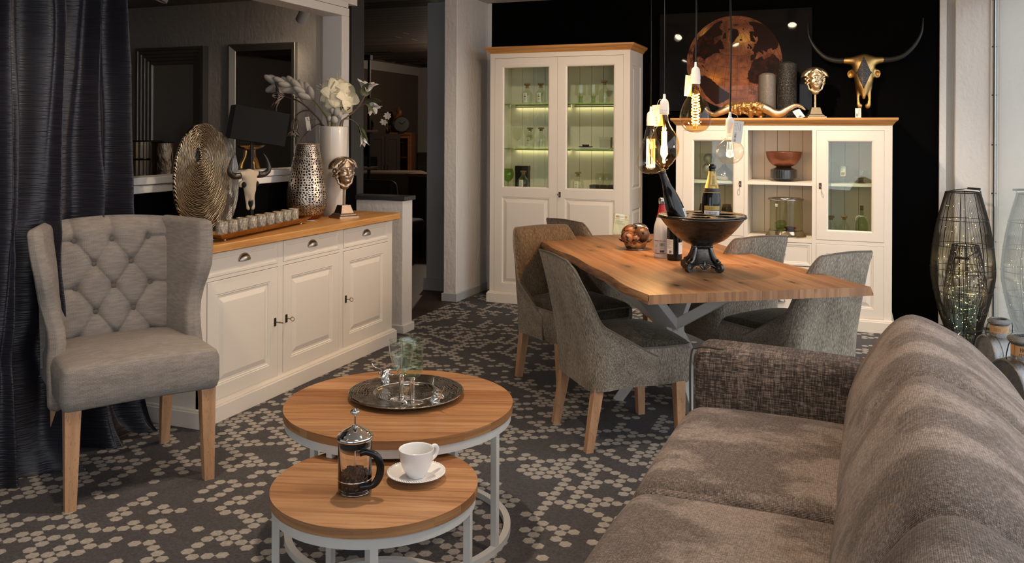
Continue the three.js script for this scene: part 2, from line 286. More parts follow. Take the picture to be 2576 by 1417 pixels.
// ───────────────────────── the setting ─────────────────────────
const CEIL = 2.56;
{ // carpet: a print of hexagons on a triangular lattice
  const P = 0.0475, NR = 35, NC = 40, W = NC * P * Math.sqrt(3) / 2, H = NR * P, r = rng(5), on = new Uint8Array(NR * NC);
  const dirs = [[0, 1], [1, 0], [1, 1]], at = (c, k) => ((c % NC) + NC) % NC * NR + ((k % NR) + NR) % NR;
  // axial steps: column c, row k (odd columns sit half a step further)
  const step = (c, k, d) => d === 0 ? [c, k + 1] : d === 1 ? [c + 1, k + (c & 1)] : [c + 1, k - 1 + (c & 1)];
  let lit = 0; const goal = NR * NC * 0.42;
  while (lit < goal) { let c = Math.floor(r() * NC), k = Math.floor(r() * NR), d = Math.floor(r() * 3); const n = 1 + Math.floor(r() * r() * 7); for (let i = 0; i < n; i++) { const q = at(c, k); let nb = 0; for (const e of [0, 1, 2]) { const f = step(c, k, e); nb += on[at(...f)]; } nb += on[at(c, k - 1)]; if (!on[q] && nb < 3) { on[q] = 1; lit++; } [c, k] = step(c, k, d); if (r() < 0.22) d = (d + (r() < 0.5 ? 1 : 2)) % 3; } }
  const S = 2048, R = P * 0.485;
  const hexIn = (dx, dz) => { const ax = Math.abs(dx), az = Math.abs(dz); return Math.max(ax * 2 / Math.sqrt(3), az + ax / Math.sqrt(3)) - R; };
  const map = tex(S, S, (u, v, i, j) => {
    const wob = (hash2(i >> 1, j >> 1, 3) - 0.5) * 0.0028, x = u * W + wob, z = v * H + (hash2(i >> 1, j >> 1, 5) - 0.5) * 0.0028, c0 = Math.floor(x / (P * 0.866));
    let best = 1, lit_ = 0;
    for (let c = c0 - 1; c <= c0 + 2; c++) { const off = (c & 1) * 0.5, k0 = Math.round(z / P - off); for (let k = k0 - 1; k <= k0 + 1; k++) { const d = hexIn(x - c * P * Math.sqrt(3) / 2, z - (k + off) * P); if (d < best) { best = d; lit_ = on[at(c, k)]; } } }
    const t = best < 0 && lit_ ? 1 : 0, n = hash2(i, j, 1) - 0.5, m = vn(u * 300, v * 300, 300, 300, 2) - 0.5, big = fbm(u, v, 5, 5, 3, 6) - 0.5, q = n * 0.07 + m * 0.08 + big * 0.05;
    return t ? [0.655 + q, 0.625 + q, 0.59 + q] : [0.295 + q, 0.285 + q, 0.29 + q];
  }, W, true, H);
  const bump = tex(512, 512, (u, v, i, j) => hash2(i, j, 9) * 0.6 + 0.4 * vn(u * 100, v * 100, 100, 100, 4), 0.35, false);
  const CARPET = M(0xffffff, 0.97, 0, { map, bumpMap: bump, bumpScale: 0.004 });
  struct('floor', [bx(-3.06, 1.02, -0.06, 0, -7.2, 3.2, 0), bx(-3.36, -3.06, -0.06, 0, -5.3, 3.2, 0)], CARPET);
}
const darkWood = tex(512, 512, (u, v) => { const g = fbm(u, v, 3, 40, 4, 51), pl = hash2(0, Math.floor(v * 6), 3) * 0.05; return [0.16 + g * 0.09 + pl, 0.125 + g * 0.07 + pl, 0.10 + g * 0.06 + pl]; }, 1.0);
const DARKFLOOR = M(0xffffff, 0.5, 0, { map: darkWood }), DARKWOOD = M(0xffffff, 0.55, 0, { map: darkWood });
struct('floor', [bx(-16.2, -3.06, -0.06, 0, -19.2, -5.3, 0), bx(-16.2, -3.36, -0.06, 0, -5.3, 3.2, 0), bx(-3.06, 1.02, -0.06, 0, -19.2, -7.2, 0)], DARKFLOOR).name = 'floor_passage';
// left wall: black parapet, white sill, post and header round an interior window
struct('wall_left', [bx(-3.40, -3.28, 0, 1.092, -5.3, -3.10, 0)], BLACKWALL);
struct('wall_left_front', [bx(-3.42, -3.29, 0, CEIL, -3.06, 3.2, 0), bx(-3.40, -3.28, 2.30, CEIL, -5.3, -3.1, 0)], PLASTER);
{
  const s = struct('trim_1', [bx(-3.42, -3.262, 1.135, 1.172, -5.17, -3.14, 0.004), bx(-3.42, -3.272, 1.092, 1.133, -5.17, -3.14, 0.004)], WHITEPAINT);   // window sill board and apron
  struct('trim_2', [bx(-3.42, -3.262, 2.205, 2.262, -5.17, -3.14, 0.004), bx(-3.42, -3.270, 2.266, 2.31, -5.17, -3.14, 0.004)], WHITEPAINT);
  struct('trim_3', [bx(-3.42, -3.262, 0, CEIL, -3.142, -3.045, 0.004)], WHITEPAINT);
  struct('trim_4', [bx(-3.42, -3.262, 1.172, 2.205, -5.17, -5.075, 0.004), bx(-3.42, -3.270, 2.31, CEIL, -5.17, -5.075, 0.004)], WHITEPAINT);

}
// stub wall beside the passage with its black framed opening
struct('wall_stub', [bx(-3.40, -2.905, 0, 0.925, -5.44, -5.30, 0.006), bx(-3.40, -2.89, 0, 0.06, -5.45, -5.288, 0.006)], PLASTER);
struct('trim_5', [bx(-3.364, -2.885, 0.925, 0.955, -5.45, -5.285, 0.003), bx(-3.37, -3.314, 0.955, CEIL, -5.45, -5.285, 0.003)], M(new THREE.Color().setRGB(0.03, 0.03, 0.03), 0.5));
// far side of the passage
struct('wall_passage', [bx(-3.16, -3.04, 0, CEIL, -7.2, -6.46, 0.008)], PLASTER);
struct('wall_passage_return', [bx(-3.53, -3.16, 0, CEIL, -7.2, -6.87, 0.006)], GREYPAINT);
struct('baseboard_passage', [bx(-3.55, -3.12, 0, 0.105, -6.875, -6.845, 0.006), bx(-3.175, -3.03, 0, 0.07, -7.1, -6.45, 0.006)], GREYPAINT);
// back wall, black
struct('wall_back', bx(-3.04, 0.594, 0, CEIL, -7.22, -7.10, 0), BLACKWALL);
struct('trim_6', bx(-3.042, -3.0, 0, CEIL, -7.105, -7.085, 0.01), WHITEPAINT);
// right: white pillar with a recess, then the shop window
struct('wall_right_pillar', [bx(0.594, 0.64, 0, CEIL, -7.22, -7.08, 0.004), bx(0.70, 0.935, 0, CEIL, -7.24, -7.09, 0.004), bx(0.635, 0.705, 0, CEIL, -7.30, -7.18, 0)], PLASTER);
struct('trim_7', (() => { const g = ext(poly([[-7.18, 2.37], [-6.95, 2.56], [-7.18, 2.56]]), 0.075); g.rotateY(-PI / 2); return g.translate(0.71, 0, 0); })(), WHITEPAINT);   // bracket under the ceiling
{
  const f = struct('window_2', bx(0.95, 0.958, 0.05, 2.42, -7.10, 2.9, 0), glassPane(0xf6f7f7));
  const fr = struct('window_frame', [bx(0.925, 0.948, 0, 2.46, -7.105, -7.075, 0.002), bx(0.93, 0.985, 0, 0.05, -7.1, 2.9, 0.004), bx(0.93, 0.985, 2.42, 2.47, -7.1, 2.9, 0.004)], WHITEPAINT, f);
  struct('seal', bx(0.945, 0.95, 0.05, 2.42, -7.09, -7.06, 0), BLACKMETAL, f);
  struct('mullion', [bx(0.93, 0.985, 0.05, 2.42, -0.62, -0.55, 0.004), bx(0.93, 0.985, 0.05, 2.42, 2.84, 2.9, 0.004)], WHITEPAINT, f);
  for (const y of [0.30, 0.63, 0.98, 1.33, 1.69, 2.04, 2.38]) { const s = struct('screw', T(cyl(0.005, 0.005, 0.003, 10), 0, 0, 0, PI / 2), BLACKMETAL, f); s.position.set(0.938, y, -7.074); }
  struct('wall_right', [bx(0.93, 1.05, 2.47, CEIL, -7.1, 3.2, 0)], PLASTER);
}
// behind the viewer: a second shop window
{
  struct('wall_front', [bx(-3.4, 1.05, 0, 0.35, 3.0, 3.12, 0), bx(-3.4, 1.05, 2.35, CEIL, 3.0, 3.12, 0), bx(-3.4, -2.5, 0.35, 2.35, 3.0, 3.12, 0), bx(0.4, 1.05, 0.35, 2.35, 3.0, 3.12, 0)], PLASTER);
  const w = struct('window_3', bx(-2.5, 0.4, 0.35, 2.35, 3.05, 3.056, 0), glassPane(0xfafafa));
  struct('window_frame', [bx(-2.5, -2.44, 0.35, 2.35, 3.03, 3.09, 0.004), bx(0.34, 0.4, 0.35, 2.35, 3.03, 3.09, 0.004), bx(-1.08, -1.02, 0.35, 2.35, 3.03, 3.09, 0.004)], WHITEPAINT, w);
}
struct('ceiling', [bx(-3.40, 1.05, CEIL, CEIL + 0.12, -7.3, 3.2, 0)], M(new THREE.Color().setRGB(0.62, 0.60, 0.57), 0.9));
// street side
struct('pavement', bx(1.0, 14, -0.3, -0.1, -14, 12, 0), M(new THREE.Color().setRGB(0.28, 0.28, 0.27), 0.9));
struct('wall_outside', [bx(0.96, 3.2, -0.1, 3.2, -7.5, -7.12, 0), bx(-3.6, 0.96, -0.1, -0.05, 3.12, 9, 0)], M(new THREE.Color().setRGB(0.50, 0.51, 0.47), 0.85, 0, { bumpMap: plasterBump, bumpScale: 0.004 }));

// ───────── the neighbouring showroom, seen through window and passage ─────────
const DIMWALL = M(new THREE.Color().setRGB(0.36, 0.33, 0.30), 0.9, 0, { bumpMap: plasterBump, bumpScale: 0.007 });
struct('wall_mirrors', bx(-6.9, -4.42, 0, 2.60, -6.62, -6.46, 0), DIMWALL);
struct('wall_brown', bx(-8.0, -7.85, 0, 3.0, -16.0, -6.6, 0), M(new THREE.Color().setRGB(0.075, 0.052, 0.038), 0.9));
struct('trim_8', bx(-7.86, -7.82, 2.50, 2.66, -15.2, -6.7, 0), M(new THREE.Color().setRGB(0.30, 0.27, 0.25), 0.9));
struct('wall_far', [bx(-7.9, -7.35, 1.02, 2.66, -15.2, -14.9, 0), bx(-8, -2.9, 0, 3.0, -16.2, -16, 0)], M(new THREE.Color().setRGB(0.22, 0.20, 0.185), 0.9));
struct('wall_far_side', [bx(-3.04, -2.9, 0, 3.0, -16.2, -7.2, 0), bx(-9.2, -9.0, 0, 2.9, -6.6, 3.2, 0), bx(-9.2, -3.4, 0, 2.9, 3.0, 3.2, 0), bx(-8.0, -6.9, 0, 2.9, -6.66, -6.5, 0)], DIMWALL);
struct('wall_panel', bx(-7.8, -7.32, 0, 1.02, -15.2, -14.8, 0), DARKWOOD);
// panel leaning in the next room, just behind the window post
{ const g = ext(poly([[-0.40, 0], [0.20, 0], [0.125, 2.5], [-0.40, 2.5]]), 0.05); solo('grey_panel', g, GREYPAINT, 'tall plain grey panel behind the interior window, beside its left post', 'panel', [-4.05, 0, -3.78], 0.38); }
{ // ceiling tiles next door
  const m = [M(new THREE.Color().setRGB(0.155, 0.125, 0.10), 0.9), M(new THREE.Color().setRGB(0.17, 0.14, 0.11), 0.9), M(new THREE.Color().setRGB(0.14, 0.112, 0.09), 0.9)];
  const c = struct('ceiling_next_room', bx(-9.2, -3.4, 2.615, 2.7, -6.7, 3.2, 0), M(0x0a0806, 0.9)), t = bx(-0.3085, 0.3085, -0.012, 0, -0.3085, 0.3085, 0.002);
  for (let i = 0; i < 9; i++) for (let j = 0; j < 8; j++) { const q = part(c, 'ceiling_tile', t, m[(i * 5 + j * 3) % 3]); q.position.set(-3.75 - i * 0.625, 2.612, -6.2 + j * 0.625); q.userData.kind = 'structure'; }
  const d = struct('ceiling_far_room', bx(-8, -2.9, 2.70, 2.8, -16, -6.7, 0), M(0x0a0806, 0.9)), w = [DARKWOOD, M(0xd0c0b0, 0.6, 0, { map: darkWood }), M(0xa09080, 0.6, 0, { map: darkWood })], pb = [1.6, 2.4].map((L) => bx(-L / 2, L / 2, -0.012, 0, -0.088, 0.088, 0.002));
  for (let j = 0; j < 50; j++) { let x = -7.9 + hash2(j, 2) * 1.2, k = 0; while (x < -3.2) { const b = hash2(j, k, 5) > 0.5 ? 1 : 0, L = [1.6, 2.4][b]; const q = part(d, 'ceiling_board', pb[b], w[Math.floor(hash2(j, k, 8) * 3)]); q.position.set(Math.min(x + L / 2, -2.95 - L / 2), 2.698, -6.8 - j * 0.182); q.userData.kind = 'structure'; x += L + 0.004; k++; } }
}
// ───────── lamps in the ceiling ─────────
const FIXT = M(new THREE.Color().setRGB(0.6, 0.6, 0.6), 0.4);
function spot(x, y, z, ax, ay, az, cd, angle, label, fixture = true) {
  const d = V3(ax - x, ay - y, az - z).normalize(), t = thing('ceiling_spotlight', label, 'spotlight', [x, y, z]);
  const q = new THREE.Quaternion().setFromUnitVectors(V3(0, -1, 0), d);
  const h = part(t, 'lamp_housing', lathe([[0, 0.15], [0.036, 0.15], [0.044, 0.135], [0.044, 0.0], [0.040, 0.0], [0.039, 0.02], [0, 0.02]], 28), FIXT); h.quaternion.copy(q);
  const gl = part(h, 'lens', lathe([[0, 0.012], [0.038, 0.012]], 24), M(0x111111, 0.3, 0, { emissive: cd ? WARM : new THREE.Color(0, 0, 0), emissiveIntensity: cd ? 80 : 0 })); gl.castShadow = false;
  part(t, 'mounting_arm', [rod([0, 0.02, 0], [0, CEIL - y - 0.03, 0], 0.010, 8), bx(-0.05, 0.05, CEIL - y - 0.03, CEIL - y, -0.02, 0.02, 0.003)], FIXT);
  if (cd) {
    const l = new THREE.SpotLight(WARM, cd, 0, angle, 0.75, 2); l.position.set(x + d.x * 0.012, y + d.y * 0.012, z + d.z * 0.012); l.target.position.set(ax, ay, az); l.castShadow = true; l.shadow.radius = 1.9; l.shadow.mapSize.set(1024, 1024);
    l.name = 'ceiling_spot_lamp'; scene.add(l, l.target);
  }
  return t;
}
const WHERE = ['above the tall glass cabinet', 'above the highboard', 'above the sideboard', 'above the large round coffee table', 'above the dining table', 'above the sofa seat', 'above the tufted grey chair'];
SPOTS.forEach(([x, z, ax, ay, az, cd, an], i) => spot(x, 2.42, z, ax, ay, az, cd * LAMP, an, 'lit white cylinder spotlight under the ceiling ' + WHERE[i]));
// ───────────────────────── white cabinets ─────────────────────────
const LOCKM = M(new THREE.Color().setRGB(0.10, 0.085, 0.07), 0.4, 0.9), KEYM = M(new THREE.Color().setRGB(0.30, 0.24, 0.18), 0.35, 1);
// fronts: local +z faces the room
const flatDoor = (w, h) => rings(w, h, [[0, 0], [0, 0.017], [0.0015, 0.0185], [0.066, 0.0185], [0.070, 0.015], [0.074, 0.016], [0.078, 0.0095], [0.088, 0.0095], [0.112, 0.018], [0.114, 0.0185]]);
const glassDoor = (w, h, top, bot) => { // glass above, raised panel below; stiles 0.066
  const g = [], s = 0.066, gb = bot, gt = h - top;
  g.push(bx(0, s, 0, h, 0, 0.0185, 0.0015), bx(w - s, w, 0, h, 0, 0.0185, 0.0015), bx(s, w - s, gt, h, 0, 0.0185, 0.0015));
  return { g, s, gb, gt };
};
const moulded = (w, h) => rings(w, h, [[0, 0], [0, 0.0185], [0.006, 0.0175], [0.012, 0.012], [0.014, 0.004], [0.014, 0]], false);   // frame moulding round glass
function lockPlate(door, x, y, withKey, side) {
  const l = part(door, 'lock', [bx(-0.009, 0.009, -0.022, 0.022, 0, 0.003, 0.001), T(cyl(0.004, 0.004, 0.006, 10), 0, 0, 0, PI / 2)], LOCKM); l.position.set(x, y, 0.0185);
  const k = part(door, 'key', [rod([0, 0, 0.003], [0, 0, 0.030], 0.0028, 8), T(new THREE.TorusGeometry(0.011, 0.0023, 6, 18), 0, 0, 0.041, 0, PI / 2, side), ball(0.0045, 0, 0, 0.028, 10, 8), cyl(0.0038, 0.0038, 0.004, 8, 0, -0.002, 0.012)], KEYM); k.position.set(x, y, 0.0185); k.rotation.z = side ? 0.25 : 0;
}
function cupHandle(parent, x, y, z) {   // half-shell cup pull
  const g = sheet((u, v) => { const a = u * PI, e = v * PI / 2; return [0.043 * Math.cos(a) * Math.cos(e * 0.999) , 0.034 * Math.sin(a) * Math.cos(e * 0.85), 0.022 * Math.sin(e) + 0.001]; }, 24, 10);
  const lip = tube(new THREE.CatmullRomCurve3([...Array(13)].map((_, i) => { const a = i / 12 * PI; return V3(0.044 * Math.cos(a), 0.035 * Math.sin(a), 0.0015); })), 0.0016, 30, 6);
  const bottom = tube([[-0.043, 0, 0.002], [-0.03, 0, 0.012], [0, 0, 0.0225], [0.03, 0, 0.012], [0.043, 0, 0.002]], 0.0015, 20, 6);
  const h = part(parent, 'cup_handle', [g, lip, bottom], CUPM); h.position.set(x, y, z); return h;
}
const CUPM = M(new THREE.Color().setRGB(0.33, 0.29, 0.25), 0.3, 1, { side: THREE.DoubleSide });
const drawerFront = (w, h) => rings(w, h, [[0, 0], [0, 0.018], [0.001, 0.0185], [0.012, 0.0185], [0.020, 0.0155], [0.024, 0.0155], [0.030, 0.013]]);
// cornice: profile swept round front and two sides of a cabinet top (x0..x1, front z = zf, back z = zb)
function cornice(x0, x1, zf, zb, y0, pr) {       // pr: [[outwards, up], ...]
  const g = [], pos = [], Q = (a, b, c, d) => pos.push(...a, ...b, ...c, ...a, ...c, ...d);
  const ring = ([o, u]) => [[x0 - o, y0 + u, zb], [x0 - o, y0 + u, zf + o], [x1 + o, y0 + u, zf + o], [x1 + o, y0 + u, zb]];
  for (let k = 0; k + 1 < pr.length; k++) { const A = ring(pr[k]), B = ring(pr[k + 1]); for (let e = 0; e < 3; e++) Q(A[e], A[e + 1], B[e + 1], B[e]); Q(A[3], A[0], B[0], B[3]); }
  const L = ring(pr[pr.length - 1]); Q(L[0], L[1], L[2], L[3]); const B0 = ring(pr[0]); Q(B0[3], B0[2], B0[1], B0[0]);
  const q = new THREE.BufferGeometry(); q.setAttribute('position', new THREE.Float32BufferAttribute(pos, 3)); q.computeVertexNormals(); return boxUV(q);
}
const CORNICE = [[0, 0], [0.004, 0.0], [0.006, 0.006], [0.012, 0.012], [0.020, 0.024], [0.030, 0.032], [0.034, 0.034], [0.038, 0.040], [0.038, 0.052], [0.036, 0.054]];
function plinth(t, x0, x1, zf, zb, h = 0.088) { part(t, 'plinth', [bx(x0 - 0.018, x1 + 0.018, 0, h - 0.014, zb, zf + 0.026, 0.003), bx(x0 - 0.012, x1 + 0.012, h - 0.018, h - 0.002, zb, zf + 0.019, 0.006)], CREAM); }

// sideboard against the left wall (local x runs away from the viewer)
{
  const t = thing('sideboard', 'long cream sideboard with three drawers, three panelled doors and an oiled oak top', 'sideboard', [-2.86, 0, -4.155], PI / 2);
  const X0 = -0.915, X1 = 0.915, D = 0.415;              // carcass half widths, depth behind the face
  plinth(t, X0, X1, 0.004, -D, 0.092);
  part(t, 'carcass', [bx(X0, X0 + 0.02, 0.088, 0.828, -D, -0.002, 0.001), bx(X1 - 0.02, X1, 0.088, 0.828, -D, -0.002, 0.001), bx(X0 + 0.02, X1 - 0.02, 0.088, 0.828, -D, -D + 0.01, 0), bx(X0 + 0.02, X1 - 0.02, 0.084, 0.10, -D, -0.002, 0), bx(X0 + 0.02, X1 - 0.02, 0.088, 0.828, -0.05, -0.02, 0)], CREAM);
  part(t, 'face_frame', [bx(X0, X0 + 0.05, 0.088, 0.828, -0.02, 0, 0.001), bx(X1 - 0.058, X1, 0.088, 0.828, -0.02, 0, 0.001), bx(-0.3175, -0.2735, 0.088, 0.828, -0.02, 0, 0.001), bx(0.2735, 0.3175, 0.088, 0.828, -0.02, 0, 0.001), bx(X0 + 0.03, X1 - 0.03, 0.813, 0.8275, -0.019, -0.0005, 0.001), bx(X0 + 0.03, X1 - 0.03, 0.680, 0.698, -0.019, -0.0005, 0.001)], CREAM);
  const bays = [[-0.863, -0.319], [-0.272, 0.272], [0.319, 0.856]];
  bays.forEach(([a, b], i) => {
    const d = part(t, 'drawer', drawerFront(b - a - 0.003, 0.113), CREAM); d.position.set(a + 0.0015, 0.6995, -0.0165); cupHandle(d, (b - a) / 2 - 0.001, 0.053, 0.0145);
    const o = part(t, 'door', flatDoor(b - a - 0.003, 0.577), CREAM); o.position.set(a + 0.0015, 0.1005, -0.0165); lockPlate(o, i ? 0.025 : b - a - 0.026, 0.287, true, i ? 0 : 0.9);
  });
  // oak top with clipped front corners
  const A = X0 - 0.033, B = X1 + 0.033, F = 0.068, c = 0.045;
  const s = poly([[A, -D - 0.004], [B, -D - 0.004], [B, F - c], [B - c, F], [A + c, F], [A, F - c]].map(([x, z]) => [x, -z]).reverse());
  const g = ext(s, 0.038, 0.004); g.rotateX(-PI / 2); part(t, 'top_board', boxUV(prep(g)).translate(0, 0.8265, 0), OAKTOP);
}

// interior back boards, one mesh each
function backBoards(t, x0, x1, y0, y1, z, n, mat = CREAMIN) { const w = (x1 - x0) / n; for (let i = 0; i < n; i++) { const q = part(t, 'back_board', bx(0.0008, w - 0.0008, 0, y1 - y0, -0.008, 0, 0.0025), mat); q.position.set(x0 + i * w, y0, z); } }

// tall glass cabinet
const SHELFGLASS = glassSolid(0xdff0d0, { attenuationColor: new THREE.Color(0.45, 0.62, 0.3), attenuationDistance: 0.35 });
const LEDC = new THREE.Color().setRGB(1.0, 0.88, 0.44);
{
  const t = thing('display_cabinet', 'tall cream display cabinet with two glazed doors, lit glass shelves and oak cornice', 'cabinet', [-2.21, 0, -6.6]);
  const X0 = -0.5925, X1 = 0.5925, ZB = -0.44, H = 2.058;
  plinth(t, X0, X1, 0.002, ZB, 0.092);
  const sidePanel = (y0, h) => { const g = rings(0.275, h, [[0, 0], [0.004, 0.0], [0.010, -0.006], [0.016, -0.007], [0.036, 0.0]]); return g.rotateY(PI / 2).translate(X1 - 0.001, y0, -0.092 + 0.0); };
  const hole = (yA, yB) => bx(X1 - 0.02, X1, yA, yB, -0.365, -0.09, 0);
  part(t, 'carcass', [bx(X0, X0 + 0.02, 0.088, H, ZB, -0.002, 0.001), bx(X1 - 0.02, X1 - 0.0005, 0.088, H, ZB, -0.365, 0.0008), bx(X1 - 0.02, X1 - 0.0005, 0.088, H, -0.09, -0.002, 0.0008), bx(X1 - 0.02, X1 - 0.0005, 1.945, H, -0.366, -0.089, 0), bx(X1 - 0.02, X1 - 0.0005, 0.80, 0.955, -0.366, -0.089, 0), bx(X1 - 0.02, X1 - 0.0005, 0.088, 0.16, -0.366, -0.089, 0), bx(X1 - 0.024, X1 - 0.012, 0.1, 2.0, -0.37, -0.085, 0),
    sidePanel(0.955, 0.99), sidePanel(0.16, 0.64), bx(X0, X1, 0.086, 0.10, ZB, -0.002, 0), bx(X0 + 0.02, X1 - 0.02, 2.03, H, ZB, -0.002, 0)], CREAM);
  part(t, 'inner_floor', bx(X0 + 0.02, X1 - 0.02, 0.90, 0.925, ZB + 0.01, -0.025, 0.002), CREAMIN);
  part(t, 'face_frame', [bx(X0, X0 + 0.042, 0.088, H, -0.02, 0, 0.001), bx(X1 - 0.053, X1, 0.088, H, -0.02, 0, 0.001), bx(X0 + 0.03, X1 - 0.03, 2.019, H - 0.0005, -0.019, -0.0005, 0.001)], CREAM);
  backBoards(t, X0 + 0.02, X1 - 0.02, 0.92, 2.03, ZB + 0.012, 11);
  part(t, 'cornice', cornice(X0, X1, 0, ZB, 2.057, CORNICE), OAKTOP);
  [[-0.5495, -0.0045], [-0.0030, 0.5385]].forEach(([a, b], i) => {
    const w = b - a, h = 1.922, y0 = 0.0945, s = 0.066, gB = 0.852, gT = h - 0.066;
    const low = rings(w - 2 * s + 0.008, 0.720, [[0, 0.0185], [0.004, 0.015], [0.008, 0.016], [0.012, 0.0095], [0.022, 0.0095], [0.046, 0.018], [0.048, 0.0185]]).translate(s - 0.004, 0.062, 0);
    const gl = moulded(w - 2 * s, gT - gB).translate(s, gB, 0);
    const d = part(t, 'door', [bx(0, s, 0, h, 0, 0.0185, 0.0012), bx(w - s, w, 0, h, 0, 0.0185, 0.0012), bx(s - 0.001, w - s + 0.001, gT, h, 0, 0.0185, 0.0012), bx(s - 0.001, w - s + 0.001, 0.782, gB, 0, 0.0185, 0), bx(s - 0.001, w - s + 0.001, 0, 0.064, 0, 0.0185, 0), low, gl], CREAM);
    d.position.set(a, y0, -0.0165);
    part(d, 'glass_pane', bx(s + 0.008, w - s - 0.008, gB + 0.008, gT - 0.008, 0.004, 0.0075, 0), THIN);
    if (i) lockPlate(d, 0.022, 0.812, true, 0.5);
  });
  for (const y of [1.265, 1.634]) for (const x of [-0.56, 0.56]) for (const z of [-0.36, -0.10]) part(t, 'shelf_support', cbx(x, y - 0.005, z, 0.016, 0.014, 0.016, 0.002), CHROME);
  for (const y of [1.265, 1.634]) {
    part(t, 'glass_shelf', bx(X0 + 0.022, X1 - 0.022, y, y + 0.008, ZB + 0.03, -0.06, 0.001), SHELFGLASS);
    for (const [a, b] of [[X0 + 0.07, -0.02], [0.02, X1 - 0.03]]) {
      const bar = part(t, 'light_strip', [bx(a, b, y - 0.012, y - 0.003, ZB + 0.030, ZB + 0.046, 0.001)], M(new THREE.Color().setRGB(0.3, 0.3, 0.3), 0.4, 0.8));
      const led = part(bar, 'led', bx(a, b, y - 0.010, y - 0.004, ZB + 0.0265, ZB + 0.0295, 0), M(0x222211, 0.6, 0, { emissive: LEDC, emissiveIntensity: 4 })); led.castShadow = false;
      const L = new THREE.RectAreaLight(LEDC, 5.5, b - a, 0.012); L.position.set(-2.21 + (a + b) / 2, y - 0.014, -6.6 + ZB + 0.034); L.lookAt(-2.21 + (a + b) / 2, y - 0.5, -6.6 + ZB - 0.05); L.name = 'shelf_led_lamp'; scene.add(L);
    }
  }
}

// highboard
{
  const t = thing('highboard', 'wide cream highboard with open middle bay, two glazed doors and oak cornice', 'cabinet', [-0.5, 0, -6.62]);
  const X0 = -0.7605, X1 = 0.7605, ZB = -0.42, H = 1.468;
  plinth(t, X0, X1, 0.002, ZB, 0.092);
  part(t, 'carcass', [bx(X0, X0 + 0.02, 0.088, H, ZB, -0.002, 0.001), bx(X1 - 0.02, X1, 0.088, H, ZB, -0.002, 0.001), bx(-0.25, -0.235, 0.088, H, ZB, -0.02, 0.001), bx(0.235, 0.25, 0.088, H, ZB, -0.02, 0.001), bx(X0, X1, 0.086, 0.10, ZB, -0.002, 0), bx(X0 + 0.02, X1 - 0.02, 1.445, H, ZB, -0.002, 0), bx(X0 + 0.02, X1 - 0.02, 0.1, 0.6, -0.06, -0.022, 0)], CREAM);
  part(t, 'inner_floor', bx(X0 + 0.02, X1 - 0.02, 0.612, 0.634, ZB + 0.01, -0.004, 0.001), CREAMIN);
  part(t, 'face_frame', [bx(X0, X0 + 0.054, 0.088, H, -0.02, 0, 0.001), bx(X1 - 0.052, X1, 0.088, H, -0.02, 0, 0.001), bx(-0.252, -0.226, 0.088, H, -0.02, 0, 0.001), bx(0.227, 0.256, 0.088, H, -0.02, 0, 0.001), bx(X0 + 0.03, X1 - 0.03, 1.4295, H - 0.0005, -0.019, -0.0005, 0.001), bx(X0 + 0.03, X1 - 0.03, 0.610, 0.638, -0.019, -0.0005, 0.001)], CREAM);
  backBoards(t, X0 + 0.02, -0.25, 0.634, 1.445, ZB + 0.012, 5); backBoards(t, -0.235, 0.235, 0.634, 1.445, ZB + 0.012, 5); backBoards(t, 0.25, X1 - 0.02, 0.634, 1.445, ZB + 0.012, 5);
  part(t, 'shelf', bx(-0.235, 0.235, 1.025, 1.046, ZB + 0.02, -0.004, 0.002), CREAMIN);
  part(t, 'shelf', bx(X0 + 0.02, -0.25, 1.024, 1.043, ZB + 0.02, -0.05, 0.002), CREAMIN); part(t, 'shelf', bx(0.25, X1 - 0.02, 1.024, 1.043, ZB + 0.02, -0.05, 0.002), CREAMIN);
  part(t, 'cornice', cornice(X0, X1, 0, ZB, 1.466, CORNICE), OAKTOP);
  [[-0.7055, -0.2535], [0.2575, 0.7075]].forEach(([a, b], i) => {
    const w = b - a, h = 0.788, s = 0.068, y0 = 0.6395;
    const d = part(t, 'door', [bx(0, s, 0, h, 0, 0.0185, 0.0012), bx(w - s, w, 0, h, 0, 0.0185, 0.0012), bx(s - 0.001, w - s + 0.001, h - s, h, 0, 0.0185, 0.0012), bx(s - 0.001, w - s + 0.001, 0, 0.060, 0, 0.0185, 0.0012), moulded(w - 2 * s, h - s - 0.060).translate(s, 0.060, 0)], CREAM); d.position.set(a, y0, -0.0165);
    part(d, 'glass_pane', bx(s + 0.008, w - s - 0.008, 0.068, h - s - 0.008, 0.004, 0.0075, 0), THIN);
    lockPlate(d, i ? 0.026 : w - 0.026, 0.388, true, 0.5);
    const o = part(t, 'door', flatDoor(w, 0.512), CREAM); o.position.set(a, 0.0965, -0.0165);
  });
  [[0.442, 0.610], [0.270, 0.438], [0.098, 0.266]].forEach(([a, b]) => { const d = part(t, 'drawer', drawerFront(0.4505, b - a - 0.004), CREAM); d.position.set(-0.2245, a, -0.0165); cupHandle(d, 0.225, (b - a) / 2 - 0.01, 0.0145); });
}
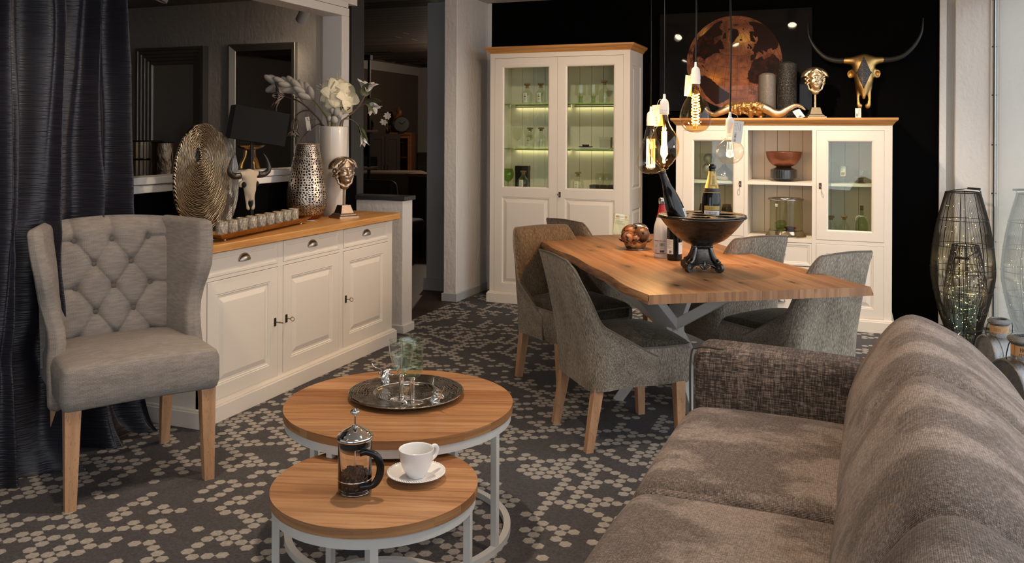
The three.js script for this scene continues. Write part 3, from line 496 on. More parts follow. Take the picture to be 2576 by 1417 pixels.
// ───────────────────────── dining table ─────────────────────────
const TA = 33.7 * PI / 180, TC = [-0.879, -4.48];
const tableAt = (x, z, y = 0.76) => [TC[0] + x * Math.cos(TA) + z * Math.sin(TA), y, TC[1] - x * Math.sin(TA) + z * Math.cos(TA)];
const KNOTS = [[-0.25, -0.44, 0.020], [-0.336, -0.31, 0.016], [-0.117, -0.05, 0.014], [-0.331, 0.265, 0.020], [-0.305, 0.80, 0.024], [-0.127, 0.70, 0.016], [-0.007, 0.79, 0.016], [0.221, 0.82, 0.016], [0.398, -0.15, 0.024], [0.33, 0.284, 0.008], [0.229, 0.39, 0.008], [0.08, -0.4, 0.010], [0.14, 0.05, 0.007]];
const tableTex = tex(2048, 1024, (u, v) => {              // u along the table, v across; knots and cracks are part of the wood
  const z = (u - 0.5) * 2.1, x = (v - 0.5) * 1.05; let w = 0, dark = 0;
  for (const [kx, kz, r] of KNOTS) { const dz = (z - kz) / (r * 3.2), dx = (x - kx) / (r * 1.25), d = Math.hypot(dz, dx); w += Math.exp(-d * d * 0.7) * Math.sign(dx || 1) * r * 0.9 * Math.min(1, d); const wob = 0.75 + 0.5 * vn(u * 160, v * 160, 160, 160, 7); dark = Math.max(dark, sm(0.75, 0.2, d / wob * 1.25) * 0.95, sm(1.7, 0.6, d) * 0.22); }
  const pl = Math.floor((x + 0.55) / 0.118), tone = hash2(pl, 3, 4), warp = fbm(u, v, 4, 5, 3, 201 + pl) * 0.035;
  const g = fbm(u, clamp(v + w * 0.9 + warp, 0, 1), 3, 60, 4, 205 + pl), fine = vn(u * 60, v * 420, 60, 420, 207), cath = vn(u * 3, (v + warp * 2) * 26, 3, 26, 209 + pl);
  const t = clamp(sm(0.3, 0.72, g) * 0.55 + (fine - 0.5) * 0.18 + (cath - 0.5) * 0.35 + (tone - 0.5) * 0.35 + 0.1);
  return [lerp(lerp(0.675, 0.515, t), 0.13, dark), lerp(lerp(0.50, 0.352, t), 0.075, dark), lerp(lerp(0.352, 0.226, t), 0.04, dark)];
}, 2.1, true, 1.05);
const TABLEOAK = M(0xffffff, 0.42, 0, { map: tableTex, bumpMap: oakBump, bumpScale: 0.0005 });
{
  const t = thing('dining_table', 'long oak dining table with live edge planks on a pale crossed steel base', 'table', [TC[0], 0, TC[1]], TA);
  const xs = [-0.494, -0.366, -0.248, -0.130, -0.012, 0.106, 0.224, 0.342, 0.478], L = 0.987, N = 36, r = rng(8);
  for (let k = 0; k < 8; k++) {
    const wav = (z, s, top) => 0.011 * Math.sin(z * 4.3 + s) + 0.007 * Math.sin(z * 11 + 2 * s) + (top ? 0 : 0.004 * Math.sin(z * 19 + s * 3));
    const el = (z, top) => k === 0 ? xs[0] - 0.010 * Math.sin((z + 1) * 1.6) - 0.004 + wav(z, 1.3, top) * (top ? 1 : 0.8) - (top ? 0 : 0.004) : xs[k] + 0.0004;
    const er = (z, top) => k === 7 ? xs[8] + wav(z, 4.1, top) * 0.7 + (top ? 0 : 0.014) : xs[k + 1] - 0.0004;
    const pos = [], uv = [], idx = [], yT = 0.76 - (hash2(k, 1) * 0.0004), yB = 0.722, V = (x, y, z) => { pos.push(x, y, z); return pos.length / 3 - 1; };
    const nl = k === 0 || k === 7 ? 5 : 1;                 // rings from top edge to bottom edge on the bark side
    const quad = (a, b, c, d) => idx.push(a, b, c, a, c, d);
    const line = (f) => [...Array(N + 1)].map((_, i) => f(-L + 2 * L * i / N));
    const strip = (fa, fb) => { const A = line((z) => V(...fa(z))), B = line((z) => V(...fb(z))); for (let i = 0; i < N; i++) quad(A[i], A[i + 1], B[i + 1], B[i]); };
    strip((z) => [el(z, 1), yT, z], (z) => [er(z, 1), yT, z]);
    strip((z) => [er(z, 0), yB, z], (z) => [el(z, 0), yB, z]);
    for (let q = 0; q < nl; q++) {
      const a = q / nl, b = (q + 1) / nl, bump = (z, s) => (nl > 1 && s > 0 && s < 1 ? 0.005 * n3(z * 18, s * 4, k, 3) + 0.004 * Math.sin(s * PI) : 0);
      strip((z) => [lerp(el(z, 1), el(z, 0), b) - (k === 0 ? bump(z, b) : 0), lerp(yT, yB, b), z], (z) => [lerp(el(z, 1), el(z, 0), a) - (k === 0 ? bump(z, a) : 0), lerp(yT, yB, a), z]);
      strip((z) => [lerp(er(z, 1), er(z, 0), a) + (k === 7 ? bump(z, a) : 0), lerp(yT, yB, a), z], (z) => [lerp(er(z, 1), er(z, 0), b) + (k === 7 ? bump(z, b) : 0), lerp(yT, yB, b), z]);
    }
    for (const s of [-1, 1]) { const a = V(el(s * L, 1), yT, s * L), b = V(er(s * L, 1), yT, s * L), c = V(er(s * L, 0), yB, s * L), d = V(el(s * L, 0), yB, s * L); s < 0 ? quad(a, b, c, d) : quad(b, a, d, c); }
    let g = new THREE.BufferGeometry(); g.setAttribute('position', new THREE.Float32BufferAttribute(pos, 3)); g.setIndex(idx); g = g.toNonIndexed(); g.computeVertexNormals();
    const P = g.attributes.position, U = []; for (let i = 0; i < P.count; i++) { const end = Math.abs(g.attributes.normal.getZ(i)) > 0.9; U.push(end ? hash2(k, 9) * 1.5 + (P.getY(i) - 0.72) * 1.5 : P.getZ(i) + 1.05, P.getX(i) + 0.525 - (end ? 0 : (P.getY(i) - 0.76) * 0.6 * (k === 0 ? -1 : 1))); } g.setAttribute('uv', new THREE.Float32BufferAttribute(U, 2));
    part(t, 'plank', g, TABLEOAK);
  }
  // spider base: four arms up, four down, meeting in a hub
  const beam = (a, b, w, h) => { const A = V3(...a), B = V3(...b), d = B.clone().sub(A), len = d.length(), g = bx(-w / 2, w / 2, -len / 2, len / 2, -h / 2, h / 2, 0.004); const up = d.clone().normalize(), side = V3(-up.z, 0, up.x).normalize(), n = V3().crossVectors(side, up); const m = new THREE.Matrix4().makeBasis(n.clone().negate(), up, side).setPosition(A.add(B).multiplyScalar(0.5)); return g.applyMatrix4(m); };
  const hub = [0.0, 0.40, 0.02];
  for (const [x, z] of [[-0.36, 0.42], [0.36, 0.42], [-0.36, -0.42], [0.36, -0.42]]) part(t, 'leg', beam(hub, [x, 0.735, z], 0.05, 0.095), WHITEMETAL);
  for (const [x, z] of [[-0.235, -0.13], [0.06, 0.20], [0.27, -0.1], [0.0, -0.38]]) part(t, 'foot', beam(hub, [x, -0.005, z], 0.05, 0.095), WHITEMETAL);
  part(t, 'hub', bx(-0.05, 0.05, 0.35, 0.46, -0.03, 0.07, 0.006), WHITEMETAL);
  part(t, 'mounting_plate', bx(-0.42, 0.42, 0.712, 0.722, -0.5, 0.5, 0.002), WHITEMETAL);
}
// tapered square leg standing from (x, 0, z) to (x2, y, z2)
function squareLeg(x, z, x2, y, z2, wb, wt) {
  const pos = [], R = (cx, cy, cz, w) => [[cx - w, cy, cz - w], [cx + w, cy, cz - w], [cx + w, cy, cz + w], [cx - w, cy, cz + w]], A = R(x, 0, z, wb / 2), B = R(x2, y, z2, wt / 2), Q = (a, b, c, d) => pos.push(...a, ...b, ...c, ...a, ...c, ...d);
  for (let e = 0; e < 4; e++) { const f = (e + 1) % 4; Q(A[f], A[e], B[e], B[f]); } Q(A[0], A[1], A[2], A[3]); Q(B[3], B[2], B[1], B[0]);
  const g = new THREE.BufferGeometry(); g.setAttribute('position', new THREE.Float32BufferAttribute(pos, 3)); g.computeVertexNormals(); return boxUV(g, 1, true);
}
// ───────────────────────── dining chairs ─────────────────────────
function makeDiningChair() {
  const t = thing('dining_chair', '', 'chair');
  for (const sx of [-1, 1]) { part(t, 'leg', squareLeg(sx * 0.205, 0.215, sx * 0.205, 0.285, 0.205, 0.034, 0.046), BEECH); part(t, 'leg', squareLeg(sx * 0.205, -0.235, sx * 0.195, 0.30, -0.185, 0.034, 0.046), BEECH); }
  // outer shell: a U of cloth from the front corner round the back
  const SW = 0.245, ZF = 0.085, ZB = -0.235, R = 0.075, s1 = ZF - (ZB + R), s2 = R * PI / 2, s3 = 2 * (SW - R), tot = 2 * s1 + 2 * s2 + s3;
  const plan = (u) => { let s = u * tot, x, z, nx, nz; const m = s > tot / 2; if (m) s = tot - s;
    if (s < s1) { x = SW; z = ZF - s; nx = 1; nz = 0; } else if (s < s1 + s2) { const a = (s - s1) / R; x = SW - R + R * Math.cos(a); z = ZB + R - R * Math.sin(a); nx = Math.cos(a); nz = -Math.sin(a); } else { x = SW - R - (s - s1 - s2); z = ZB; nx = 0; nz = -1; }
    return { x: m ? -x : x, z, nx: m ? -nx : nx, nz, s }; };
  const topY = (q) => { if (q.s < s1) return 0.405 + 0.155 * Math.pow(clamp((ZF - q.z) / s1), 1.15); if (q.s < s1 + s2) { const a = clamp((q.s - s1) / s2 / 0.86); return 0.56 + 0.283 * Math.pow(Math.sin(a * PI / 2), 0.95); } return 0.843 + 0.006 * Math.sin((q.s - s1 - s2) / (s3 / 2) * PI / 2); };
  const rake = (y, z) => { const k = Math.max(0, y - 0.40); return -(0.16 * k + 0.17 * k * k) * sm(0.12, -0.16, z); };
  const taperX = (y) => 1 - 0.22 * Math.max(0, y - 0.5) - 0.18 * Math.max(0, 0.36 - y);
  const off = (u) => { const q = plan(u); return q.s < 0.1 ? 0.012 + 0.28 * q.s : 0.04; };
  const P = (u, v, d = 0) => { const q = plan(u), yb = 0.262 + 0.016 * Math.sin(clamp((q.z + 0.24) / 0.48) * PI), y = lerp(yb, topY(q), v); return [(q.x - q.nx * d) * taperX(y), y, q.z - q.nz * d + rake(y, q.z) + 0.03 * Math.max(0, 0.36 - y) * (q.z < 0 ? 2 : 0)]; };
  const n = 72, m = 14;
  part(t, 'backrest', [sheet((u, v) => P(u, v), n, m, tot, 0.5)], CHEN);
  part(t, 'back_lining', [sheet((u, v) => { const d = off(u) * (v > 0.97 ? 0.35 : 1); return P(1 - u, v, d); }, n, m, tot, 0.5), sheet((u, v) => P(1 - u, 1, off(1 - u) * 0.35 * v), n, 1, tot, 0.02)], CHENTAN);
  const edge = [...Array(61)].map((_, i) => { const p = P(i / 60, 1, 0.003); p[1] += 0.001; return p; });
  part(t, 'piping', tube(edge, 0.0048, 160, 6), CHEN);
  // seat: soft pad with an apron under it
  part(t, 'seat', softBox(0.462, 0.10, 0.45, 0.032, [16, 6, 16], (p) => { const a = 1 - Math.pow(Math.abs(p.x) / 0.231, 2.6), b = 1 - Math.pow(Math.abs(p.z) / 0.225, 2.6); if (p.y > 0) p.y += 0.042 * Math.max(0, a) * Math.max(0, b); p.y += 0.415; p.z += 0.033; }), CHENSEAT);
  part(t, 'apron', softBox(0.486, 0.178, 0.44, 0.02, [8, 4, 8], (p) => { p.x *= 1 - 0.06 * clamp(-p.y / 0.09); p.y += 0.358; p.z += 0.036; }), CHEN);
  part(t, 'seat_piping', tube([[-0.236, 0.446, -0.05], [-0.238, 0.446, 0.15], [-0.225, 0.446, 0.243], [-0.15, 0.446, 0.258], [0.15, 0.446, 0.258], [0.225, 0.446, 0.243], [0.238, 0.446, 0.15], [0.236, 0.446, -0.05]], 0.0048, 80, 6), CHEN);
  return t;
}
{
  const c = makeDiningChair(), G = 'upholstered dining chairs round the oak table';
  c.position.set(-1.02, 0, -3.955); c.rotation.y = 129 * PI / 180; Object.assign(c.userData, { label: 'nubby grey-beige dining chair nearest the viewer, its back to the coffee tables', group: G });
  copy(c, [-1.47, 0, -4.645], 129 * PI / 180, 'nubby grey-beige dining chair seen from behind, partly hidden by the chair before it');
  copy(c, [-1.53, 0, -5.52], 32.3 * PI / 180, 'dining chair at the far head of the table, before the tall display cabinet');
  copy(c, [-0.285, 0, -4.53], -52 * PI / 180, 'dining chair on the highboard side of the table, just behind the sofa arm');
  copy(c, [-0.70, 0, -5.05], -47 * PI / 180, 'dining chair on the highboard side, farther from the sofa and half behind the tabletop');
}
// ───────────────────────── tufted wing chair ─────────────────────────
{
  const t = thing('wing_chair', 'grey tweed wing chair with button tufted back and pale beech legs', 'armchair', [-2.77, 0, -2.715], 58.2 * PI / 180);
  for (const s of [-1, 1]) { part(t, 'leg', squareLeg(s * 0.252, 0.262, s * 0.246, 0.37, 0.255, 0.038, 0.056), BEECH); part(t, 'leg', squareLeg(s * 0.222, -0.275, s * 0.222, 0.37, -0.22, 0.036, 0.052), BEECH); }
  part(t, 'seat', softBox(0.575, 0.165, 0.56, 0.036, [18, 6, 18], (p) => { const a = 1 - Math.pow(Math.abs(p.x) / 0.2875, 3), b = 1 - Math.pow(Math.abs(p.z) / 0.28, 3); if (p.y > 0) p.y += 0.026 * Math.max(a, 0) * Math.max(b, 0); else p.y += 0.006 * Math.cos(p.x * 5); p.x *= 1 + 0.05 * p.z; p.y += 0.445; p.z += 0.025; }), TWEED);
  part(t, 'seat_rail', softBox(0.50, 0.09, 0.46, 0.02, 4, (p) => { p.y += 0.392; p.z -= 0.02; }), TWEED);
  const B = []; for (const [y, xs] of [[0.93, [-0.15, 0, 0.15]], [0.83, [-0.075, 0.075]], [0.733, [-0.15, 0, 0.15]], [0.632, [-0.075, 0.075]], [0.532, [-0.15, 0, 0.15]]]) for (const x of xs) B.push([x, y]);
  const seg = []; B.forEach((a, i) => B.forEach((b, j) => { if (j > i && Math.abs(a[0] - b[0]) < 0.09 && Math.abs(a[1] - b[1]) < 0.12 && a[0] !== b[0]) seg.push([a, b]); }));
  for (const b of B) { if (Math.abs(b[0]) > 0.1) seg.push([b, [Math.sign(b[0]) * 0.26, b[1] + 0.004]]); if (b[1] > 0.9) seg.push([b, [b[0] * 1.08, 1.02]]); if (b[1] < 0.54) seg.push([b, [b[0] * 1.05, 0.44]]); }
  const dseg = (x, y, [a, b]) => { const dx = b[0] - a[0], dy = b[1] - a[1], q = clamp(((x - a[0]) * dx + (y - a[1]) * dy) / (dx * dx + dy * dy)); return Math.hypot(x - a[0] - dx * q, y - a[1] - dy * q); };
  const zb = (y) => -0.165 - 0.20 * (y - 0.47) ;
  const top = (x) => 1.022 - 0.30 * x * x;
  const face = (x, y) => { let d = 0, n1 = 9; for (const b of B) n1 = Math.min(n1, Math.hypot(x - b[0], y - b[1])); let s = 9; for (const q of seg) s = Math.min(s, dseg(x, y, q)); d += 0.030 * Math.exp(-Math.pow(n1 / 0.020, 1.3)) + 0.0115 * Math.exp(-s / 0.0075) + 0.006 * Math.exp(-s / 0.03); return zb(y) - d + 0.012; };
  const backFace = sheet((u, v) => { const x = lerp(-0.292, 0.292, u), y = lerp(0.44, top(x), v), r = sm(0.86, 1, v); return [x, y - 0.0 * r, face(x, y) - 0.045 * (1 - Math.sqrt(Math.max(0, 1 - r * r)))]; }, 96, 110, 0.52, 0.6);
  const backRear = sheet((u, v) => { const x = lerp(0.292, -0.292, u), y = lerp(0.38, top(x), v), r = sm(0.88, 1, v); return [x, y, zb(y) - 0.105 + 0.06 * (1 - Math.sqrt(Math.max(0, 1 - r * r)))]; }, 24, 40, 0.52, 0.62);
  const cap = sheet((u, v) => { const x = lerp(-0.292, 0.292, u), y = top(x); return [x, y + 0.010 * Math.sin(v * PI), lerp(face(x, y) - 0.045, zb(y) - 0.045, v)]; }, 48, 6, 0.52, 0.06);
  part(t, 'backrest', [backFace, backRear, cap], TWEED);
  const bg = T(new THREE.SphereGeometry(0.0105, 14, 8), 0, 0, 0, 0, 0, 0, [1, 1, 0.55]);
  for (const [x, y] of B) { const b = part(t, 'button', bg, TWEED); b.position.set(x, y, zb(y) - 0.019); }
  for (const s of [-1, 1]) part(t, 'wing', softBox(0.066, 0.70, 0.30, 0.031, [6, 22, 12], (p) => {
    const y = 0.67 + p.y, q = (p.z + 0.15) / 0.30, dx = p.x;                        // q: 0 at the back, 1 at the front edge
    const yy = y + 0.0 , shape = 0.305 + 0.062 * sm(0.55, 1.0, yy) - 0.012 * Math.sin(sm(0.45, 0.75, yy) * PI) , zf = 0.055 - 0.075 * sm(0.78, 1.03, yy) - 0.055 * Math.sin(sm(0.55, 0.86, yy) * PI) + 0.05 * sm(0.52, 0.40, yy);
    p.y = y + (q - 0.5) * 0.0; p.x = s * (lerp(0.262, shape, q) - 0.033 + dx * s); p.z = lerp(zb(y) - 0.075, zf, q);
  }), TWEED);
}
// ───────────────────────── sofa ─────────────────────────
{
  const t = thing('sofa', 'taupe woven chenille sofa with fat back cushions and a low coarse weave arm', 'sofa', [0, 0, -3.10], -0.022);
  part(t, 'base', softBox(0.86, 0.16, 2.75, 0.02, [4, 3, 6], (p) => { p.x += -0.07; p.y += 0.155; p.z += 1.30; }), SOFAARM);
  for (const [x, z] of [[-0.44, -0.05], [0.3, -0.05], [-0.44, 2.5], [0.3, 2.5]]) part(t, 'foot', cyl(0.02, 0.026, 0.08, 12, x, 0, z), BLACKMETAL);
  const arm = (z) => part(t, 'arm', softBox(0.90, 0.545, 0.215, 0.055, [22, 14, 8], (p) => { p.x += -0.085; p.y += 0.365; p.z += z; p.y += -0.022 * sm(-0.45, 0.3, p.x); }), SOFAARM);
  arm(-0.095); arm(2.67);
  const seam = (z, s) => tube([[-0.535, 0.36, z], [-0.535, 0.60, z], [-0.505, 0.640, z], [-0.42, 0.640, z]], 0.004, 40, 6);
  part(t, 'seam', seam(0.008), SOFAARM);
  const pad = (z0, z1, k) => part(t, 'seat_cushion', softBox(0.62, 0.245, z1 - z0, 0.072, [22, 10, 24], (p) => {
    const w = (z1 - z0) / 2, a = Math.max(0, 1 - Math.pow(Math.abs(p.x) / 0.31, 2.6)), b = Math.max(0, 1 - Math.pow(Math.abs(p.z) / w, 3.2));
    if (p.y > 0) p.y += 0.030 * Math.sqrt(a * b + 1e-6) + 0.004 * n3(p.x * 7, p.z * 9, k, 4) * a * b;
    p.x -= 0.012 * b * (p.x < 0 ? 1 : 0); p.x += -0.235; p.y += 0.312; p.z += (z0 + z1) / 2;
  }), SOFA);
  pad(0.004, 0.792, 1); pad(0.796, 1.66, 2); pad(1.664, 2.56, 3);
  const edge = (z0, z1) => tube([[-0.553, 0.372, z0 + 0.05], [-0.556, 0.376, z0 + 0.15], [-0.556, 0.376, z1 - 0.15], [-0.553, 0.372, z1 - 0.05]], 0.0035, 40, 6);
  part(t, 'piping', edge(0.0, 0.79), SOFA); part(t, 'piping', edge(0.79, 1.66), SOFA);
  // back cushions: one soft roll each, ridge at the top, falling away to the rear
  const BP = curve([[-0.012, 0.33, 0], [-0.020, 0.42, 0], [-0.014, 0.50, 0], [-0.002, 0.578, 0], [0.032, 0.668, 0], [0.077, 0.747, 0], [0.122, 0.806, 0], [0.166, 0.833, 0], [0.21, 0.83, 0], [0.264, 0.807, 0], [0.328, 0.771, 0], [0.39, 0.715, 0], [0.45, 0.655, 0], [0.50, 0.57, 0], [0.53, 0.45, 0], [0.53, 0.30, 0], [0.50, 0.2, 0]]), BL = BP.getLength();
  const back = (z0, z1, k) => { const w = z1 - z0; part(t, 'back_cushion', sheet((u, v) => {
    const m = v < 0.03 ? v / 0.03 * 0.0 : 0, q = clamp((v - 0.03) / 0.94), z = q * w, e = Math.min(z, w - z), r = 0.13, c = e < r ? 1 - Math.sqrt(Math.max(0, 1 - Math.pow(1 - e / r, 2))) : 0, crown = Math.sqrt(Math.max(0, 1 - Math.pow(Math.abs(q - 0.5) * 2, 2.4)));
    const p = BP.getPointAt(u), cx = 0.24, cy = 0.46, cap = v < 0.03 ? 1 - v / 0.03 : v > 0.97 ? (v - 0.97) / 0.03 : 0, s = (1 - 0.105 * c) * (1 - cap) + (1 - cap > 0.999 ? 0 : 0), g = 1 + 0.022 * crown - 0.012;
    const n = 0.006 * n3(p.x * 8 + 3, p.y * 8, z * 6, k) * crown;
    return [cx + (p.x - cx) * s * g + n * 0.7, cy + (p.y - cy) * s * g + n, z0 + z];
  }, 72, 64, BL, w), SOFA); };
  back(0.02, 0.80, 1); back(0.775, 1.62, 2); back(1.595, 2.50, 3);
  part(t, 'back_frame', softBox(0.10, 0.5, 2.56, 0.04, [4, 6, 10], (p) => { p.x += 0.47; p.y += 0.31; p.z += 1.24; }), SOFAARM);
}
// ───────────────────────── round nesting tables ─────────────────────────
function roundTable(name, label, x, z, r, h, turn, nst, legs, legTurn, tone) {
  const t = thing(name, label, 'coffee table', [x, 0, z], turn), th = 0.027;
  const w = 2 * r / nst, N = 14;
  for (let k = 0; k < nst; k++) {                          // glued oak staves, clipped to the circle
    const a = -r + k * w + 0.0003, b = -r + (k + 1) * w - 0.0003, X = (y) => Math.sqrt(Math.max(0, r * r - y * y)), pts = [];
    for (let i = 0; i <= N; i++) { const y = lerp(a, b, i / N); pts.push([X(y), y]); } for (let i = N; i >= 0; i--) { const y = lerp(a, b, i / N); pts.push([-X(y), y]); }
    const cl = pts.filter((p, i) => !i || Math.hypot(p[0] - pts[i - 1][0], p[1] - pts[i - 1][1]) > 1e-5);
    const g = ext(poly(cl), th, 0); g.rotateX(-PI / 2).translate(0, h - th, 0);
    part(t, 'stave', boxUV(prep(g), 1, false, hash2(k, tone) * 3, hash2(k, tone, 2) * 2), OAK[(k * 5 + tone + Math.floor(hash2(k, tone, 7) * 3)) % 6]);
  }
  const ringGeo = (y0, y1, ri, ro) => lathe([[ri, y0], [ro, y0], [ro, y1], [ri, y1], [ri, y0]], 96);
  const flatN = (g) => { const q = prep(g); q.computeVertexNormals(); return q; };
  part(t, 'top_ring', flatN(ringGeo(h - th - 0.030, h - th - 0.0005, r - 0.030, r - 0.006)), WHITEMETAL);
  part(t, 'floor_ring', flatN(ringGeo(0.0, 0.022, r - 0.030, r - 0.006)), WHITEMETAL);
  for (const a of legs) { const l = part(t, 'leg', bx(-0.011, 0.011, 0.02, h - th - 0.028, -0.011, 0.011, 0.0015), WHITEMETAL); l.position.set((r - 0.018) * Math.cos(a), 0, (r - 0.018) * Math.sin(a)); l.rotation.y = -a; }
  return t;
}
const BT = [-1.487, -2.695], ST = [-1.29, -2.195], HB = 0.45, HS = 0.38;
roundTable('coffee_table', 'large round oak coffee table on a white ring frame, carrying the silver tray', BT[0], BT[1], 0.40, HB, 0.36, 9, [0.45, 2.02, 3.59, 5.16], 0, 1);
roundTable('coffee_table', 'small low round oak coffee table nested under the large one, carrying the coffee press', ST[0], ST[1], 0.298, HS, 0.30, 7, [0.15, 1.35, 2.85, 4.4], 0, 2);
// ───────────────────────── curtain ─────────────────────────
{
  const t = thing('curtain', 'floor length dark slate silk curtain hanging in deep folds', 'curtain', [-3.17, 0, -3.03]);
  const W = 1.55, n = 230, m = 90;
  const f = (u, v) => {                                   // u along the wall toward the viewer, v up
    const y = -0.0 + v * 2.53, s = u * W, low = 1 - v, k = 0.6 + 0.5 * low;
    const ph = s * 34 + 1.2 * Math.sin(s * 5 + 1) + 0.5 * Math.sin(y * 2.1 + s * 7) + 0.25 * Math.sin(y * 5 + s * 13);
    let d = 0.058 * k * Math.sin(ph) + 0.022 * Math.sin(ph * 2.3 + y * 1.3) + 0.014 * n3(s * 9, y * 2.2, 3, 6) + 0.010 * n3(s * 24, y * 6, 5, 8) * low;
    d += 0.010 * Math.exp(-Math.pow((y - 0.98) / 0.05, 2)) * Math.sin(s * 60) + 0.012 * Math.exp(-Math.pow((y - 0.5) / 0.06, 2)) * Math.sin(s * 43 + 2);
    const foot = Math.exp(-y * 9) * 0.09;                 // puddles a little on the carpet
    return [0.055 + d + foot * (0.6 + 0.6 * Math.sin(s * 17)), Math.max(0.004, y), s * (1 - 0.06 * v) + 0.02 * Math.cos(ph) - foot * 0.7 * (u < 0.06 ? 1 : 0) - 0.055 * (1 - sm(0.0, 0.9, v)) * (1 - u) ];
  };
  part(t, 'drape', sheet(f, n, m, W * 1.4, 2.6), SILK);
  part(t, 'curtain_rod', rod([0.05, 2.545, -0.05], [0.05, 2.545, W + 0.1], 0.012, 10), BLACKMETAL);
}
// ───────────────────────── things on the sideboard ─────────────────────────
const aim = (g, pos, dir, roll = 0) => { if (roll) g.rotateY(roll); return g.applyQuaternion(new THREE.Quaternion().setFromUnitVectors(V3(0, 1, 0), V3(...dir).normalize())).translate(...pos); };
const SB = 0.8648;
{ // pierced disc sculptures on one black plinth
  const groove = tex(1024, 1024, (u, v) => {               // chiselled strokes running round an off-centre hole
    const x = u - 0.44, y = v - 0.71, d = Math.hypot(x, y * 0.92), a = Math.atan2(y, x), w = fbm(u, v, 6, 6, 3, 3) * 0.05;
    const ring = (d + w) * 74 + 0.20 * Math.sin(a * 11 + Math.floor((d + w) * 74) * 1.9), row = Math.floor(ring), br = vn(a * 9 + row * 1.7, row * 0.5, 4096, 4096, 5);
    return clamp(0.5 + 0.5 * Math.sin(ring * 2 * PI) * (0.35 + 0.65 * br));
  }, 1, false);
  groove.repeat.set(1, 1);
  const grooveTint = tex(1024, 1024, (u, v) => { const x = u - 0.44, y = v - 0.71, d = Math.hypot(x, y * 0.92), a = Math.atan2(y, x), w = fbm(u, v, 6, 6, 3, 3) * 0.05, ring = (d + w) * 74 + 0.20 * Math.sin(a * 11 + Math.floor((d + w) * 74) * 1.9), row = Math.floor(ring), br = vn(a * 9 + row * 1.7, row * 0.5, 4096, 4096, 5), h = 0.5 + 0.5 * Math.sin(ring * 2 * PI) * (0.35 + 0.65 * br), k = sm(0.22, 0.6, h); return [lerp(0.11, 0.76, k), lerp(0.09, 0.70, k), lerp(0.07, 0.61, k)]; }, 1); grooveTint.repeat.set(1, 1);   // grooves coloured darker than the ridges between them
  const gm = M(0xffffff, 0.40, 1, { map: grooveTint, bumpMap: groove, bumpScale: 0.0045 });
  const gs = M(new THREE.Color().setRGB(0.42, 0.42, 0.42), 0.42, 1, { bumpMap: groove, bumpScale: 0.005 });
  const t = thing('disc_sculpture', 'large bronze disc sculpture with chiselled rings round an off-centre hole, on a black plinth', 'sculpture', [-3.10, SB, -3.54], 102 * PI / 180);
  const R = 0.283, disc = (sx) => { const s = new THREE.Shape(); s.absellipse(0, 0, R * sx, R, 0, PI * 2, false); const h = new THREE.Path(); h.absellipse(-0.06 * sx, 0.118, 0.026, 0.036, 0, PI * 2, true); s.holes.push(h); const g = prep(ext(s, 0.02, 0.006, 72)); const P = g.attributes.position, U = []; for (let i = 0; i < P.count; i++) U.push((P.getX(i) / R + 1) / 2 , (P.getY(i) / R + 1) / 2); g.setAttribute('uv', new THREE.Float32BufferAttribute(U, 2)); return g; };
  const a = part(t, 'disc', disc(0.96), gm); a.position.set(0, R + 0.014, -0.015);
  const b = part(t, 'rear_disc', disc(0.9), gs, 'grey rear disc'); b.position.set(0.20, R - 0.028, -0.055); 
  part(t, 'plinth', [bx(-0.15, 0.22, 0, 0.03, -0.15, 0.06, 0.003)], BLACKMETAL);
}
// ── skulls: one shape for the lamp and for the wall trophy (height 1, face toward +z)
function skullSdf(x, y, z, deep = 1) {
  const ax = Math.abs(x);
  let d = sEll(ax, y, z, 0, 0.27, 0, 0.20, 0.18, 0.13);
  d = smin(d, sEll(ax, y, z, 0, 0.415, -0.02, 0.115, 0.075, 0.08), 0.06);
  d = smin(d, sCap(ax, y, z, [0.12, 0.365, -0.02], [0.33, 0.375, -0.03], 0.078, 0.060), 0.07);
  d = smin(d, sEll(ax, y, z, 0, 0.05, 0.01, 0.165, 0.24, 0.115), 0.08);
  d = smin(d, sCap(ax, y, z, [0, -0.03, 0.03], [0, -0.27, 0.05], 0.11, 0.062), 0.06);
  d = smin(d, sEll(ax, y, z, 0.225, 0.13, -0.02, 0.060, 0.085, 0.075), 0.04);
  d = smax(d, deep > 1 ? -sEll(ax, y, z, 0.205, 0.12, 0.085, 0.060, 0.064, 0.085) : -sEll(ax, y, z, 0.235, 0.12, 0.045, 0.040, 0.058, 0.07), 0.012);
  d = smin(d, sCap(ax, y, z, [0.095, -0.12, 0.0], [0.085, -0.42, 0.03], 0.045, 0.030), 0.03);
  d = smin(d, sEll(ax, y, z, 0.065, -0.46, 0.03, 0.046, 0.05, 0.035), 0.03);
  d = smin(d, sCap(ax, y, z, [0.0, -0.10, 0.085], [0, -0.335, 0.085], 0.052, 0.012), 0.03);
  d = smax(d, -sEll(ax, y, z, 0.048, -0.345, 0.06, 0.024, 0.085, 0.10), 0.012); if (deep > 1) d = smax(d, -sEll(ax, y, z, 0, -0.36, 0.10, 0.050, 0.095, 0.07), 0.012);
  d = smax(d, -sCap(ax, y, z, [0, -0.41, 0.1], [0, -0.56, -0.05], 0.020, 0.024), 0.01);
  return d + 0.006 * n3(x * 9, y * 9, z * 9, 4);
}
